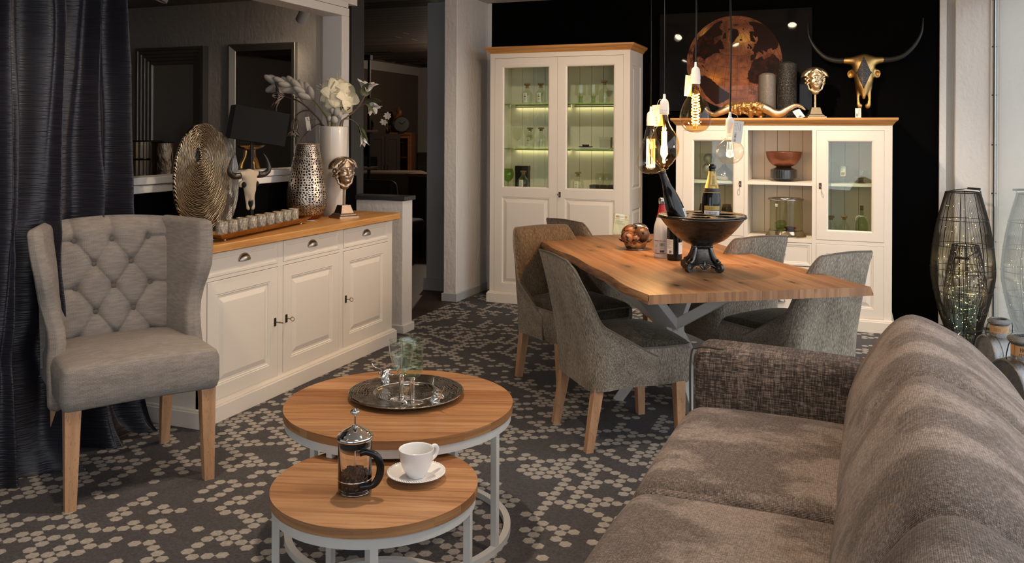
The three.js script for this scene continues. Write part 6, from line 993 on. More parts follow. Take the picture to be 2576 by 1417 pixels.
{ // coffee press
  const t = thing('coffee_press', 'glass coffee press with chrome lid and black handle, a third full of beans', 'coffee press', [-1.312, HS + 0.0005, -2.118]);
  const R = 0.0475, H = 0.152;
  part(t, 'glass_beaker', lathe([[0, 0.0], [R - 0.004, 0.0], [R, 0.004], [R, H], [R + 0.0012, H + 0.002], [R - 0.002, H], [R - 0.002, 0.006], [0, 0.003]], 56), CLEAR);
  part(t, 'base_ring', T(new THREE.TorusGeometry(R - 0.002, 0.0016, 8, 56), 0, 0.0035, 0, PI / 2), CHROME);
  part(t, 'metal_band', lathe([[R + 0.0004, 0.037], [R + 0.0012, 0.0385], [R + 0.0004, 0.040]], 56), CHROME);
  part(t, 'filter_ring', lathe([[R - 0.0035, H - 0.022], [R - 0.0028, H - 0.018], [R - 0.0028, H - 0.002], [R - 0.006, H], [0, H]], 48), M(0x0a0a0a, 0.5));
  part(t, 'lid', lathe([[R + 0.001, H - 0.004], [R + 0.0035, H - 0.003], [R + 0.0048, H + 0.002], [R + 0.0035, H + 0.007], [R + 0.001, H + 0.0075], ...prof([[R * 0.93, H + 0.010], [R * 0.72, H + 0.020], [R * 0.36, H + 0.029], [0.009, H + 0.032]], 20), [0.008, H + 0.036], [0, H + 0.036]], 64), CHROME);
  part(t, 'plunger', [cyl(0.0021, 0.0021, 0.19, 10, 0, 0.045, 0), lathe(prof([[0.0022, H + 0.060], [0.004, H + 0.064], [0.0128, H + 0.071], [0.0135, H + 0.076], [0.008, H + 0.081], [0, H + 0.0822]], 20), 32), ball(0.0055, 0, 0.047, 0, 14, 10)], CHROME);
  const hx = (r, y) => [r * 0.93, y, -r * 0.367 + 0.0];
  part(t, 'handle', taper([[0.034, 0.121, 0.030], [0.049, 0.124, 0.019], [0.074, 0.113, 0.008], [0.085, 0.085, 0.004], [0.082, 0.055, 0.006], [0.066, 0.032, 0.013], [0.036, 0.028, 0.034]], (q) => 0.0085 + 0.0025 * Math.sin(q * PI), 44, 14, 0.8), M(0x0b0b0b, 0.28));
  // beans: counted ones on the surface and against the glass, the rest one heap
  const beanG = [0, 1, 2].map((k) => { const g = prep(ball(0.0048, 0, 0, 0, 10, 8)), P = g.attributes.position; for (let i = 0; i < P.count; i++) { let x = P.getX(i), y = P.getY(i), z = P.getZ(i); if (y < 0) y *= 0.45; else y -= 0.0017 * Math.exp(-Math.pow(z / 0.0008, 2)); P.setXYZ(i, x * (1.35 + 0.1 * k), y * 0.85, z); } g.computeVertexNormals(); return g; });
  const bm = [[0.050, 0.020, 0.010], [0.034, 0.014, 0.007], [0.068, 0.030, 0.016]].map((c) => M(new THREE.Color().setRGB(...c), 0.32));
  part(t, 'coffee_heap', lathe([[0, 0.0045], [R - 0.006, 0.0045], [R - 0.006, 0.036], [R - 0.012, 0.044], [0, 0.050]], 32), bm[1]);
  const r = rng(31); for (let k = 0; k < 230; k++) { const wall = k < 110, a = r() * 2 * PI, rr = wall ? R - 0.0085 : (R - 0.009) * Math.sqrt(r()), y = wall ? 0.008 + r() * 0.034 : 0.0455 + 0.006 * (1 - rr / R) + r() * 0.003; const b = part(t, 'coffee_bean', beanG[k % 3], bm[Math.floor(r() * 3)]); b.position.set(rr * Math.cos(a), y, rr * Math.sin(a)); b.rotation.set((r() - 0.5) * 2.4, r() * 6.3, (r() - 0.5) * 2.4); }
}
{
  const p = [-1.192, HS + 0.0005, -2.262], s = thing('saucer', 'white porcelain saucer with a beaded rim under the coffee cup', 'saucer', p);
  part(s, 'plate', lathe([[0, 0], [0.036, 0], [0.040, 0.003], ...prof([[0.05, 0.007], [0.070, 0.014], [0.0845, 0.020]], 10), [0.0865, 0.0215], [0.0845, 0.0232], ...prof([[0.070, 0.0175], [0.05, 0.0105], [0.032, 0.0075]], 10), [0, 0.0068]], 72), PORCELAIN);
  const bead = []; for (let k = 0; k < 72; k++) { const a = k / 72 * 2 * PI; bead.push(T(new THREE.SphereGeometry(0.0026, 6, 5), 0.0838 * Math.cos(a), 0.0228, 0.0838 * Math.sin(a))); } const bd = part(s, 'beaded_rim', bead, PORCELAIN); bd.userData.kind = 'stuff';
  const c = thing('coffee_cup', 'white porcelain cup standing on its saucer beside the coffee press', 'cup', [p[0], p[1] + 0.0078, p[2]]);
  const o = prof([[0.0, 0.0], [0.023, 0.0], [0.027, 0.004], [0.039, 0.024], [0.048, 0.050], [0.0515, 0.080]], 30);
  part(c, 'cup_body', lathe([...o, [0.051, 0.0815], [0.0495, 0.080], ...o.slice().reverse().map(([q, y]) => [Math.max(0, q - 0.003), y + 0.002]).slice(1)], 72), PORCELAIN);
  part(c, 'handle', taper([[0.0475, 0.072, 0], [0.062, 0.077, 0], [0.072, 0.066, 0], [0.066, 0.047, 0], [0.042, 0.034, 0]], () => 0.0042, 30, 10, 1.4), PORCELAIN); c.rotation.y = 1.0;
}
// ───────────────────────── in the glass cabinet ─────────────────────────
const DECO = glassPane(new THREE.Color().setRGB(0.965, 0.975, 0.935)), GREENG = glassPane(new THREE.Color().setRGB(0.72, 0.83, 0.56)), SMOKE = glassPane(new THREE.Color().setRGB(0.52, 0.49, 0.38));
function apothecary(lab, p, h, r, tag, cork = true) {
  const t = thing('corked_bottle', lab, 'bottle', p), k = h / 0.18;
  part(t, 'glass_body', lathe([...prof([[0, 0.002], [r * 0.92, 0.002], [r, 0.010 * k], [r, 0.075 * k], [r * 0.9, 0.098 * k], [r * 0.45, 0.122 * k], [r * 0.36, 0.135 * k], [r * 0.36, 0.152 * k], [r * 0.5, 0.156 * k]], 40), [r * 0.5, 0.162 * k], [r * 0.3, 0.162 * k], [r * 0.29, 0.13 * k], [r * 0.84, 0.095 * k], [r * 0.92, 0.07 * k], [r * 0.9, 0.012 * k], [0, 0.008 * k]], 28), DECO);
  if (cork) part(t, 'cork', [cyl(r * 0.28, r * 0.30, 0.02 * k, 16, 0, 0.145 * k, 0), lathe([[0, 0.163 * k], [r * 0.52, 0.163 * k], [r * 0.56, 0.167 * k], [r * 0.54, 0.176 * k], [0, 0.178 * k]], 20)], CORK);
  if (tag) { const m = label(96, 160, (c) => { c.fillStyle = tag; c.fillRect(28, 52, 40, 22); lines(c, 26, 90, 50, 40, 4, 2); c.fillStyle = '#b08a3c'; c.beginPath(); c.arc(48, 32, 10, 0, 7); c.fill(); }); part(t, 'label', decal(r + 0.0012, 0.018 * k, 0.095 * k, -0.45, 0.35), m); part(t, 'tag_string', T(new THREE.TorusGeometry(r * 0.39, 0.0012, 5, 20), 0, 0.14 * k, 0, PI / 2), M(0x8a4a30, 0.8)); }
  return t;
}
function stemGlass(lab, p, h, r, mat, kind = 0, mat2) {
  const t = thing('stem_glass', lab, 'glass', p), P = (pts) => prof(pts.map(([a, b]) => [a * r, b * h]), 30);
  const bowl = kind === 0 ? P([[0.12, 0.36], [0.45, 0.42], [0.66, 0.55], [0.82, 0.8], [1, 1]]) : kind === 1 ? P([[0.1, 0.36], [0.6, 0.44], [0.95, 0.62], [0.98, 0.78], [0.80, 1]]) : P([[0.3, 0.42], [0.85, 0.45], [0.96, 0.56], [0.98, 0.8], [1, 1]]);
  part(t, 'bowl', lathe([[0, bowl[0][1]], ...bowl, ...bowl.slice().reverse().map(([a, b]) => [Math.max(0, a - 0.0015), b])], 28), mat);
  part(t, 'stem', lathe(kind === 2 ? P([[0.55, 0.41], [0.42, 0.36], [0.34, 0.28], [0.36, 0.12], [0.5, 0.06]]) : P([[0.14, 0.37], [0.16, 0.31], [0.08, 0.27], [0.075, 0.08], [0.14, 0.03]]), 20), mat2 ?? mat);
  part(t, 'foot', lathe([[0, 0.03 * h], [r * 0.25, 0.025 * h], [r * 0.66, 0.006], [r * 0.68, 0], [0, 0]], 28), mat2 ?? mat);
  return t;
}
const Y3 = 0.9255, Y2 = 1.2735, Y1 = 1.6425, ZT = -6.80;
apothecary('corked glass bottle with red printed label, left on the top shelf of the tall cabinet', [-2.55, Y1, ZT], 0.178, 0.046, '#8a2c4a');
apothecary('corked glass bottle with green printed label, second on the top shelf of the tall cabinet', [-2.428, Y1, ZT], 0.180, 0.046, '#6f8a30');
apothecary('corked glass bottle without label, beside the goblets on the top shelf', [-1.878, Y1, ZT], 0.190, 0.046, null);
stemGlass('green footed goblet, the left of two on the top shelf', [-2.080, Y1, ZT], 0.158, 0.046, DECO, 2, GREENG);
stemGlass('green footed goblet, the right of two on the top shelf next to the plain bottle', [-1.972, Y1, ZT], 0.158, 0.046, DECO, 2, GREENG);
stemGlass('flared clear glass at the left end of the middle cabinet shelf', [-2.640, Y2, ZT], 0.176, 0.056, DECO, 0);
stemGlass('flared clear glass before the tagged bottle on the middle cabinet shelf', [-2.508, Y2, ZT + 0.05], 0.174, 0.056, DECO, 0);
apothecary('corked glass bottle with long paper tag on the middle cabinet shelf', [-2.552, Y2, ZT - 0.08], 0.178, 0.046, '#9a7a50');
apothecary('plain corked glass bottle at the right of the left door on the middle cabinet shelf', [-2.424, Y2, ZT], 0.178, 0.046, null);
stemGlass('tall green tinted wine glass on the cabinet floor behind the left door', [-2.700, Y3, ZT + 0.05], 0.175, 0.048, GREENG, 1);
{ const b = thing('black_box', 'black upright box behind the green wine glass on the cabinet floor', 'box', [-2.625, Y3, -6.90]); part(b, 'box_body', bx(-0.058, 0.058, 0, 0.19, -0.03, 0.03, 0.002), M(0x0a0a0b, 0.5)); part(b, 'box_lid', bx(-0.0595, 0.0595, 0.15, 0.196, -0.0315, 0.0315, 0.002), M(0x0d0d0e, 0.5)); }
apothecary('corked glass bottle with red cord before the black box', [-2.570, Y3, ZT + 0.03], 0.162, 0.046, '#c8b8a0');
apothecary('corked glass bottle with hanging tag on the cabinet floor behind the right door', [-2.090, Y3, ZT + 0.03], 0.160, 0.046, '#c0a878');
stemGlass('rounded wine glass on the cabinet floor, the left of a pair', [-1.914, Y3, ZT], 0.150, 0.040, DECO, 1);
stemGlass('rounded wine glass on the cabinet floor, the right of a pair', [-1.848, Y3, ZT + 0.02], 0.150, 0.040, DECO, 1);
{ const b = thing('brown_box', 'low dark brown box behind the pair of wine glasses', 'box', [-1.885, Y3, -6.93]); part(b, 'box_body', bx(-0.14, 0.14, 0, 0.040, -0.05, 0.05, 0.002), M(0x2a1d18, 0.6)); part(b, 'box_lid', bx(-0.1415, 0.1415, 0.030, 0.048, -0.0515, 0.0515, 0.002), M(0x33241d, 0.6)); }
{ const s = thing('white_platter', 'flat white rectangular platter on the middle cabinet shelf', 'platter', [-1.962, Y2, ZT]); part(s, 'platter_plate', bx(-0.15, 0.15, 0.002, 0.013, -0.06, 0.06, 0.003), PORCELAIN); part(s, 'foot', bx(-0.12, 0.12, 0, 0.003, -0.04, 0.04, 0.001), PORCELAIN);
  const d = thing('dark_dish', 'small stack of dark dishes on the white platter', 'dish', [-2.035, Y2 + 0.0135, ZT]); part(d, 'saucer', lathe([[0, 0], [0.05, 0.0], [0.062, 0.006], [0.05, 0.007], [0, 0.004]], 28), M(0x2c2620, 0.4)); part(d, 'cup', lathe([[0, 0.006], [0.026, 0.006], [0.030, 0.022], [0.027, 0.022], [0.02, 0.01], [0, 0.009]], 24), M(0x4b443a, 0.4));
  const w = thing('white_box', 'small white card box on the right end of the white platter', 'box', [-1.862, Y2 + 0.0135, ZT + 0.01]); part(w, 'box_body', bx(-0.046, 0.046, 0, 0.080, -0.03, 0.03, 0.0015), M(0xb9b4a8, 0.6)); part(w, 'box_lid', bx(-0.0475, 0.0475, 0.06, 0.083, -0.0315, 0.0315, 0.0015), M(0xc0bbb0, 0.6)); }
// ───────────────────────── in the highboard ─────────────────────────
const YB = 1.0435, YM = 1.0465, YL = 0.6345, ZH = -6.82;
{
  const t = thing('glass_vase', 'tapered clear glass pedestal vase behind the left highboard door, holding two silver balls', 'vase', [-1.052, YB, ZH]);
  part(t, 'vase_body', lathe([[0, 0.055], [0.034, 0.055], [0.050, 0.12], [0.072, 0.205], [0.0705, 0.205], [0.048, 0.12], [0.032, 0.058], [0, 0.058]], 32), DECO); part(t, 'pedestal', lathe(prof([[0.034, 0.054], [0.016, 0.04], [0.024, 0.028], [0.018, 0.016], [0.05, 0.004], [0.05, 0.0]], 24), 28), DECO);
  const sb = M(new THREE.Color().setRGB(0.50, 0.47, 0.42), 0.35, 0.9, { bumpMap: roughBump, bumpScale: 0.0006 });
  solo('silver_ball', ball(0.0385, 0, 0, 0, 28, 20), sb, 'matt silver ball, the upper one in the glass vase', 'ball', [-1.044, YB + 0.166, ZH + 0.006]); solo('silver_ball', ball(0.0335, 0, 0, 0, 28, 20), sb, 'matt silver ball, the lower one in the glass vase', 'ball', [-1.056, YB + 0.092, ZH]);
  const d = thing('drop_vase', 'mirrored silver drop shaped vase with narrow neck behind the left highboard door', 'vase', [-0.926, YB, ZH]); part(d, 'vase_body', lathe(prof([[0, 0.001], [0.045, 0.001], [0.066, 0.022], [0.070, 0.042], [0.050, 0.078], [0.022, 0.106], [0.0105, 0.128], [0.011, 0.134]], 40), 40), M(new THREE.Color().setRGB(0.62, 0.56, 0.47), 0.1, 1)); part(d, 'lip', T(new THREE.TorusGeometry(0.011, 0.0016, 6, 20), 0, 0.134, 0, PI / 2), SILVER);
  for (const [x, l] of [[-1.075, 'smoky glass tealight cup on the lower left highboard shelf, beside the door stile'], [-0.904, 'smoky glass tealight cup on the lower highboard shelf, right of the upright bottle']]) { const c = thing('tealight_cup', l, 'cup', [x, YL, ZH]); part(c, 'cup', lathe([[0, 0.17], [0.040, 0.17], [0.042, 0.175], [0.032, 0.222], [0.030, 0.222], [0.039, 0.176], [0, 0.174]], 28), SMOKE); part(c, 'stand', [lathe([[0, 0.165], [0.06, 0.166], [0.06, 0.170], [0, 0.170]], 28), cyl(0.006, 0.008, 0.16, 10, 0, 0.008, 0), lathe([[0, 0], [0.04, 0], [0.04, 0.006], [0, 0.010]], 24)], SMOKE); }
}
{
  const p = thing('ribbed_vase', 'squat black ribbed glass vase on the middle highboard shelf, under the copper bowl', 'vase', [-0.482, YM, -6.80]);
  const pr = [[0, 0], [0.052, 0], [0.060, 0.004]]; for (let k = 0; k < 8; k++) pr.push([0.094, 0.020 + k * 0.0085], [0.098, 0.024 + k * 0.0085]); pr.push([0.094, 0.09], [0.06, 0.104], [0.052, 0.106], [0.05, 0.104], [0, 0.03]);
  const dots = tex(128, 64, (u, v, i) => (Math.sin(u * 2 * PI * 44) > 0 ? 1 : 0), 1, false); dots.repeat.set(1, 1);
  part(p, 'vase_body', lathe(pr, 72), MP(new THREE.Color().setRGB(0.010, 0.010, 0.008), 0.12, 0, { clearcoat: 1, clearcoatRoughness: 0.05, bumpMap: dots, bumpScale: 0.003 })); part(p, 'lip', T(new THREE.TorusGeometry(0.052, 0.003, 8, 40), 0, 0.1055, 0, PI / 2), BLACKMETAL);
  const b = thing('copper_bowl', 'round matt copper glass bowl resting on the black ribbed vase', 'bowl', [-0.482, YM + 0.1085, -6.80]);
  const o = prof([[0, 0.0], [0.045, 0.0], [0.085, 0.018], [0.118, 0.060], [0.132, 0.112]], 30); part(b, 'bowl', lathe([...o, ...o.slice().reverse().map(([r, y], i, a) => [Math.max(0, r - 0.0025), y + (i === a.length - 1 ? 0.003 : 0)])], 56), M(new THREE.Color().setRGB(0.33, 0.115, 0.060), 0.36, 0.7)); part(b, 'rim', T(new THREE.TorusGeometry(0.1308, 0.0014, 6, 60), 0, 0.112, 0, PI / 2), M(new THREE.Color().setRGB(0.24, 0.08, 0.045), 0.3, 0.7));
}
{
  const t = thing('glass_hurricane', 'large glass cylinder with silver rim and flared base in the open highboard bay', 'hurricane glass', [-0.465, YL, -6.79]);
  const rr = 0.118; part(t, 'glass_cylinder', lathe([[rr, 0.05], [rr, 0.275], [rr - 0.003, 0.275], [rr - 0.003, 0.05]], 56), glassPane(new THREE.Color().setRGB(0.90, 0.90, 0.82)));
  part(t, 'rim', lathe([[rr - 0.006, 0.272], [rr + 0.010, 0.272], [rr + 0.012, 0.279], [rr + 0.010, 0.286], [rr - 0.006, 0.286], [rr - 0.006, 0.272]], 64), SILVER);
  part(t, 'base', lathe([[0, 0.0], [0.146, 0.0], [0.148, 0.004], ...prof([[0.146, 0.007], [0.134, 0.02], [0.124, 0.043]], 12), [0.122, 0.05], [0, 0.05]], 64), M(new THREE.Color().setRGB(0.52, 0.45, 0.33), 0.16, 1));
  part(t, 'price_sticker', decal(rr + 0.0005, 0.228, 0.248, -0.62, -0.45, 4), label(64, 64, (c) => { c.fillStyle = '#a04030'; c.fillRect(6, 24, 52, 12); lines(c, 10, 42, 40, 16, 2); }));
  const pl = thing('glass_paperweight', 'greenish glass dome paperweight inside the glass cylinder', 'paperweight', [-0.505, YL + 0.0505, -6.79]); part(pl, 'dome', T(ball(0.042, 0, 0, 0, 28, 18), 0, 0.036, 0, 0, 0, 0.3, [1.15, 0.8, 1]), GREENG); part(pl, 'foot', lathe([[0, 0], [0.026, 0], [0.03, 0.01], [0, 0.014]], 24), GREENG);
  const d = thing('red_dish', 'dark red glass dish lying inside the glass cylinder', 'dish', [-0.432, YL + 0.0505, -6.775]); part(d, 'dish', lathe([[0, 0], [0.03, 0], [0.048, 0.018], [0.045, 0.020], [0.028, 0.006], [0, 0.005]], 32), MP(new THREE.Color().setRGB(0.07, 0.004, 0.010), 0.08, 0, { clearcoat: 1 })); part(d, 'knob', ball(0.006, 0.040, 0.018, 0.02, 12, 8), M(new THREE.Color().setRGB(0.4, 0.01, 0.02), 0.2));
}
stemGlass('slim wine glass behind the right highboard door, on the upper shelf by the stile', [-0.148, YB, ZH], 0.155, 0.034, DECO, 0);
{ const t = thing('tumbler', 'short stemmed tumbler with a paper sheet inside on the upper right highboard shelf', 'glass', [-0.062, YB, ZH]); part(t, 'bowl', lathe(prof([[0, 0.03], [0.036, 0.036], [0.042, 0.06], [0.043, 0.128]], 24), 32), DECO); part(t, 'foot', lathe(prof([[0.02, 0.032], [0.016, 0.022], [0.036, 0.006], [0.036, 0.0]], 16), 28), DECO); part(t, 'paper_insert', decal(0.026, 0.05, 0.122, -0.9, 0.6), label(128, 160, (c) => { lines(c, 20, 20, 90, 60, 5, 4); c.fillStyle = '#b58a60'; c.fillRect(20, 96, 88, 50); })); }
stemGlass('wide footed dessert glass on the upper right highboard shelf', [0.058, YB, ZH], 0.095, 0.050, DECO, 2, SMOKE);
apothecary('small corked jar with domed stopper on the lower right highboard shelf by the door stile', [-0.148, YL, ZH], 0.165, 0.046, null); apothecary('narrow corked jar, the middle one on the lower right highboard shelf', [-0.055, YL, ZH], 0.170, 0.042, null);
{ const t = thing('corked_bottle', 'long necked corked bottle with white raffia on the lower right highboard shelf', 'bottle', [0.064, YL, ZH]); part(t, 'glass_body', lathe(prof([[0, 0.001], [0.040, 0.001], [0.044, 0.02], [0.044, 0.10], [0.036, 0.135], [0.018, 0.162], [0.013, 0.19], [0.013, 0.215], [0.016, 0.218]], 40), 30), glassPane(new THREE.Color().setRGB(0.72, 0.82, 0.62))); part(t, 'cork', cyl(0.0105, 0.0125, 0.032, 16, 0, 0.212, 0), CORK); part(t, 'raffia', [T(new THREE.TorusGeometry(0.0175, 0.005, 6, 20), 0, 0.168, 0, PI / 2), tube([[-0.015, 0.17, 0.012], [-0.035, 0.162, 0.016], [-0.04, 0.14, 0.014]], 0.004, 12, 6)], PAPER); }
// ───────────────────────── on top of the highboard and on the black wall ─────────────────────────
const HT = 1.5205;
{
  const spk = (base, fleck, thr, seed) => tex(512, 512, (u, v, i, j) => { const n = hash2(i >> 1, j >> 1, seed), m = vn(u * 120, v * 120, 120, 120, seed + 3), k = n > thr || m > 0.88 ? 1 : 0, b = 1 + (fbm(u, v, 5, 5, 3, seed) - 0.5) * 0.2; return [0, 1, 2].map((q) => (k ? fleck[q] : base[q] * b)); }, 0.2);
  const rep = (m) => { m.map.repeat.set(2.2, 1.8); return m; }; const caps = (r, h) => prof([[r * 0.96, 0.001], [r, 0.01], [r, h - r * 0.75], [r * 0.93, h - r * 0.35], [r * 0.66, h - r * 0.08], [r * 0.34, h]], 40);
  for (const [n, l, x, r, h, m] of [['speckled_vase', 'grey brown speckled cylinder vase with domed shoulder on the highboard', -0.612, 0.066, 0.352, rep(M(0xffffff, 0.42, 0, { map: spk([0.40, 0.37, 0.335], [0.20, 0.17, 0.15], 0.9, 3) }))], ['speckled_vase', 'tall black cylinder vase with fine bright speckles on the highboard', -0.468, 0.072, 0.435, rep(MP(0xffffff, 0.6, 0, { specularIntensity: 0.5, map: spk([0.085, 0.08, 0.075], [0.50, 0.46, 0.40], 0.95, 8) }))]]) { const t = thing(n, l, 'vase', [x, HT, -6.90]); part(t, 'vase_body', lathe([[0, 0.001], ...caps(r, h)], 48), m); part(t, 'neck', lathe([[r * 0.34, h], [r * 0.30, h + 0.002], [r * 0.28, h - 0.02], [0, h - 0.02]], 32), M(0x050505, 0.6)); }
  // carved horned trophy lying down
  const t = thing('horned_trophy', 'carved gold skull fragment with two sweeping gold horns lying on the highboard', 'sculpture', [-0.745, HT, -6.74]);
  const carve = M(new THREE.Color().setRGB(0.42, 0.25, 0.09), 0.5, 0.85, { bumpMap: mottle, bumpScale: 0.006 });
  part(t, 'skull_fragment', nets((x, y, z) => { let d = sEll(x, y, z, -0.01, 0.078, 0, 0.125, 0.044, 0.055); d = smin(d, sCap(x, y, z, [-0.09, 0.06, 0], [-0.14, 0.085, 0], 0.032, 0.024), 0.03); d = smin(d, sEll(x, y, z, 0.085, 0.07, 0.0, 0.042, 0.040, 0.05), 0.03); d = smin(d, sCap(x, y, z, [0.02, 0.06, 0.02], [0.03, 0.018, 0.02], 0.030, 0.018), 0.03); d = smin(d, sCap(x, y, z, [-0.07, 0.05, 0.02], [-0.055, 0.030, 0.025], 0.022, 0.014), 0.02); d = smin(d, sCap(x, y, z, [0.085, 0.05, 0.0], [0.095, 0.020, -0.01], 0.030, 0.02), 0.02); d = smax(d, -sEll(x, y, z, -0.015, 0.048, 0.06, 0.040, 0.022, 0.05), 0.008); d = smax(d, -sEll(x, y, z, 0.058, 0.058, 0.055, 0.016, 0.022, 0.03), 0.006); return d + 0.010 * n3(x * 42, y * 42, z * 42, 3) + 0.005 * n3(x * 90, y * 90, z * 90, 6); }, [-0.19, -0.004, -0.085], [0.16, 0.15, 0.095], 0.0045), carve);
  part(t, 'horn', taper([[0.10, 0.088, 0], [0.155, 0.062, 0.01], [0.20, 0.038, 0.02], [0.245, 0.036, 0.02], [0.295, 0.068, 0.01], [0.345, 0.094, 0.0], [0.385, 0.088, -0.005], [0.418, 0.060, -0.01]], (q) => lerp(0.037, 0.005, Math.pow(q, 1.7)), 60, 18), GOLDPALE);
  part(t, 'horn', taper([[-0.12, 0.080, 0], [-0.155, 0.066, 0.01], [-0.20, 0.045, 0.02], [-0.245, 0.030, 0.02], [-0.29, 0.050, 0.02], [-0.315, 0.08, 0.02]], (q) => lerp(0.032, 0.006, Math.pow(q, 1.6)), 50, 18), GOLDPALE);
  const g = thing('price_tag', 'folded white price tag leaning at the foot of the pale gold head', 'tag', [-0.352, HT + 0.001, -6.73]); g.rotation.set(-0.5, 0.35, 0.45, 'YXZ'); part(g, 'card', bx(-0.03, 0.03, 0, 0.075, -0.0006, 0.0006, 0), PAPER); part(g, 'print', sheet((u, v) => [lerp(-0.029, 0.029, u), lerp(0.001, 0.074, v), 0.0009], 1, 1), label(96, 128, (c) => { lines(c, 14, 20, 70, 60, 6, 4); barcode(c, 16, 90, 60, 26, 20); }));
}
{ // black framed glass print of a copper globe
  const NA = [-168, 66, -156, 71, -125, 70, -95, 72, -82, 68, -94, 60, -93, 57, -80, 52, -78, 57, -77, 62, -65, 59, -56, 52, -66, 50, -60, 46, -70, 43, -75, 38, -81, 31, -80, 25, -83, 30, -90, 30, -97, 27, -97, 20, -90, 21, -88, 16, -83, 15, -83, 10, -80, 8, -94, 16, -105, 20, -112, 28, -117, 33, -124, 40, -124, 48, -135, 58, -150, 60];
  const EU = [-9, 43, -9, 37, -5, 36, 0, 39, 4, 43, 9, 44, 14, 38, 16, 40, 13, 45, 19, 41, 23, 37, 26, 40, 36, 37, 36, 33, 48, 29, 60, 25, 70, 22, 88, 30, 90, 72, 70, 73, 60, 69, 44, 68, 40, 66, 32, 70, 25, 71, 14, 67, 5, 61, 8, 58, 12, 56, 16, 57, 18, 61, 24, 66, 22, 60, 30, 60, 20, 55, 9, 54, 3, 51, -2, 49, -1, 45, -2, 43];
  const AF = [-6, 36, 10, 37, 11, 33, 20, 31, 32, 31, 37, 22, 43, 12, 51, 11, 40, -5, 35, -20, 20, -35, 13, -15, 9, 2, -5, 5, -13, 9, -17, 15, -16, 23, -9, 32], SA = [-80, 8, -72, 12, -62, 10, -52, 4, -44, -2, -35, -6, -39, -15, -48, -26, -58, -35, -70, -20, -80, -5];
  const GL = [-55, 70, -60, 76, -70, 78, -60, 82, -35, 83, -20, 80, -22, 72, -32, 68, -43, 60, -50, 64], IS = [-24, 65.5, -18, 66.4, -14, 65, -19, 63.4], UK = [-5, 50, 1, 51, -2, 56, -4, 58.5, -6, 56, -4, 54], IE = [-10, 52, -6, 52, -6, 55, -9, 54], BA = [-82, 73, -70, 70, -63, 66, -72, 63, -80, 70], EL = [-90, 80, -75, 83, -64, 82, -80, 77], CU = [-84, 22, -75, 20, -80, 23], HI = [-74, 19.5, -69, 18.5, -71, 20], SV = [12, 79, 25, 80, 18, 77], NZ = [52, 71, 66, 77, 58, 74];
  const W = 1024, H = 686, art = canvasTex(W, H, (c) => {
    c.fillStyle = '#0b0a0b'; c.fillRect(0, 0, W, H); const cx = 512, cy = 354, R = 322, la0 = 37 * PI / 180, lo0 = -36 * PI / 180, tilt = 0.06;
    const pj = (lo, la) => { lo = lo * PI / 180 - lo0; la = la * PI / 180; const z = Math.sin(la0) * Math.sin(la) + Math.cos(la0) * Math.cos(la) * Math.cos(lo), x = Math.cos(la) * Math.sin(lo), y = Math.cos(la0) * Math.sin(la) - Math.sin(la0) * Math.cos(la) * Math.cos(lo), k = z < 0 ? 1 / Math.hypot(x, y) : 1; return [cx + R * (x * Math.cos(tilt) + y * Math.sin(tilt)) * k, cy - R * (y * Math.cos(tilt) - x * Math.sin(tilt)) * k, z]; };
    c.save(); c.beginPath(); c.arc(cx, cy, R, 0, 2 * PI); c.clip();
    const im = c.createImageData ? c.createImageData(W, H) : c.getImageData(0, 0, W, H);          // printed brushed copper
    for (let j = 0, k = 0; j < H; j++) for (let i = 0; i < W; i++, k += 4) { const x = (i - cx) / R, y = (j - cy) / R, d = Math.hypot(x, y); if (d > 1) { im.data[k] = 11; im.data[k + 1] = 10; im.data[k + 2] = 11; im.data[k + 3] = 255; continue; } const n = fbm(i / W, j / H, 40, 26, 4, 3) - 0.5, b = fbm(i / W, j / H, 5, 4, 3, 9), h1 = Math.exp(-Math.pow((x - 0.16) / 0.24, 2) - Math.pow((y + 0.50) / 0.15, 2)), h2 = Math.exp(-Math.pow((x + 0.42) / 0.2, 2) - Math.pow((y - 0.36) / 0.16, 2)), h3 = Math.exp(-Math.pow((x + 0.62) / 0.10, 2) - Math.pow((y + 0.66) / 0.13, 2)), g = 0.78 + 0.5 * (b - 0.5) + n * 0.45; im.data[k] = clamp((0.60 * g + 0.36 * h1 + 0.3 * h2 + 0.4 * h3)) * 255; im.data[k + 1] = clamp((0.375 * g + 0.34 * h1 + 0.2 * h2 + 0.34 * h3)) * 255; im.data[k + 2] = clamp((0.265 * g + 0.12 * h1 + 0.02 * h2 + 0.12 * h3)) * 255; im.data[k + 3] = 255; }
    c.putImageData(im, 0, 0); c.restore(); c.save(); c.beginPath(); c.arc(cx, cy, R, 0, 2 * PI); c.clip();
    c.strokeStyle = 'rgba(40,22,14,0.75)'; c.lineWidth = 1.3; for (let lo = -180; lo < 180; lo += 15) { c.beginPath(); let on = false; for (let la = -60; la <= 90; la += 3) { const p = pj(lo, la); if (p[2] < 0.02) { on = false; continue; } on ? c.lineTo(p[0], p[1]) : c.moveTo(p[0], p[1]); on = true; } c.stroke(); } for (let la = -30; la <= 75; la += 15) { c.beginPath(); let on = false; for (let lo = -180; lo <= 180; lo += 4) { const p = pj(lo, la); if (p[2] < 0.02) { on = false; continue; } on ? c.lineTo(p[0], p[1]) : c.moveTo(p[0], p[1]); on = true; } c.stroke(); }
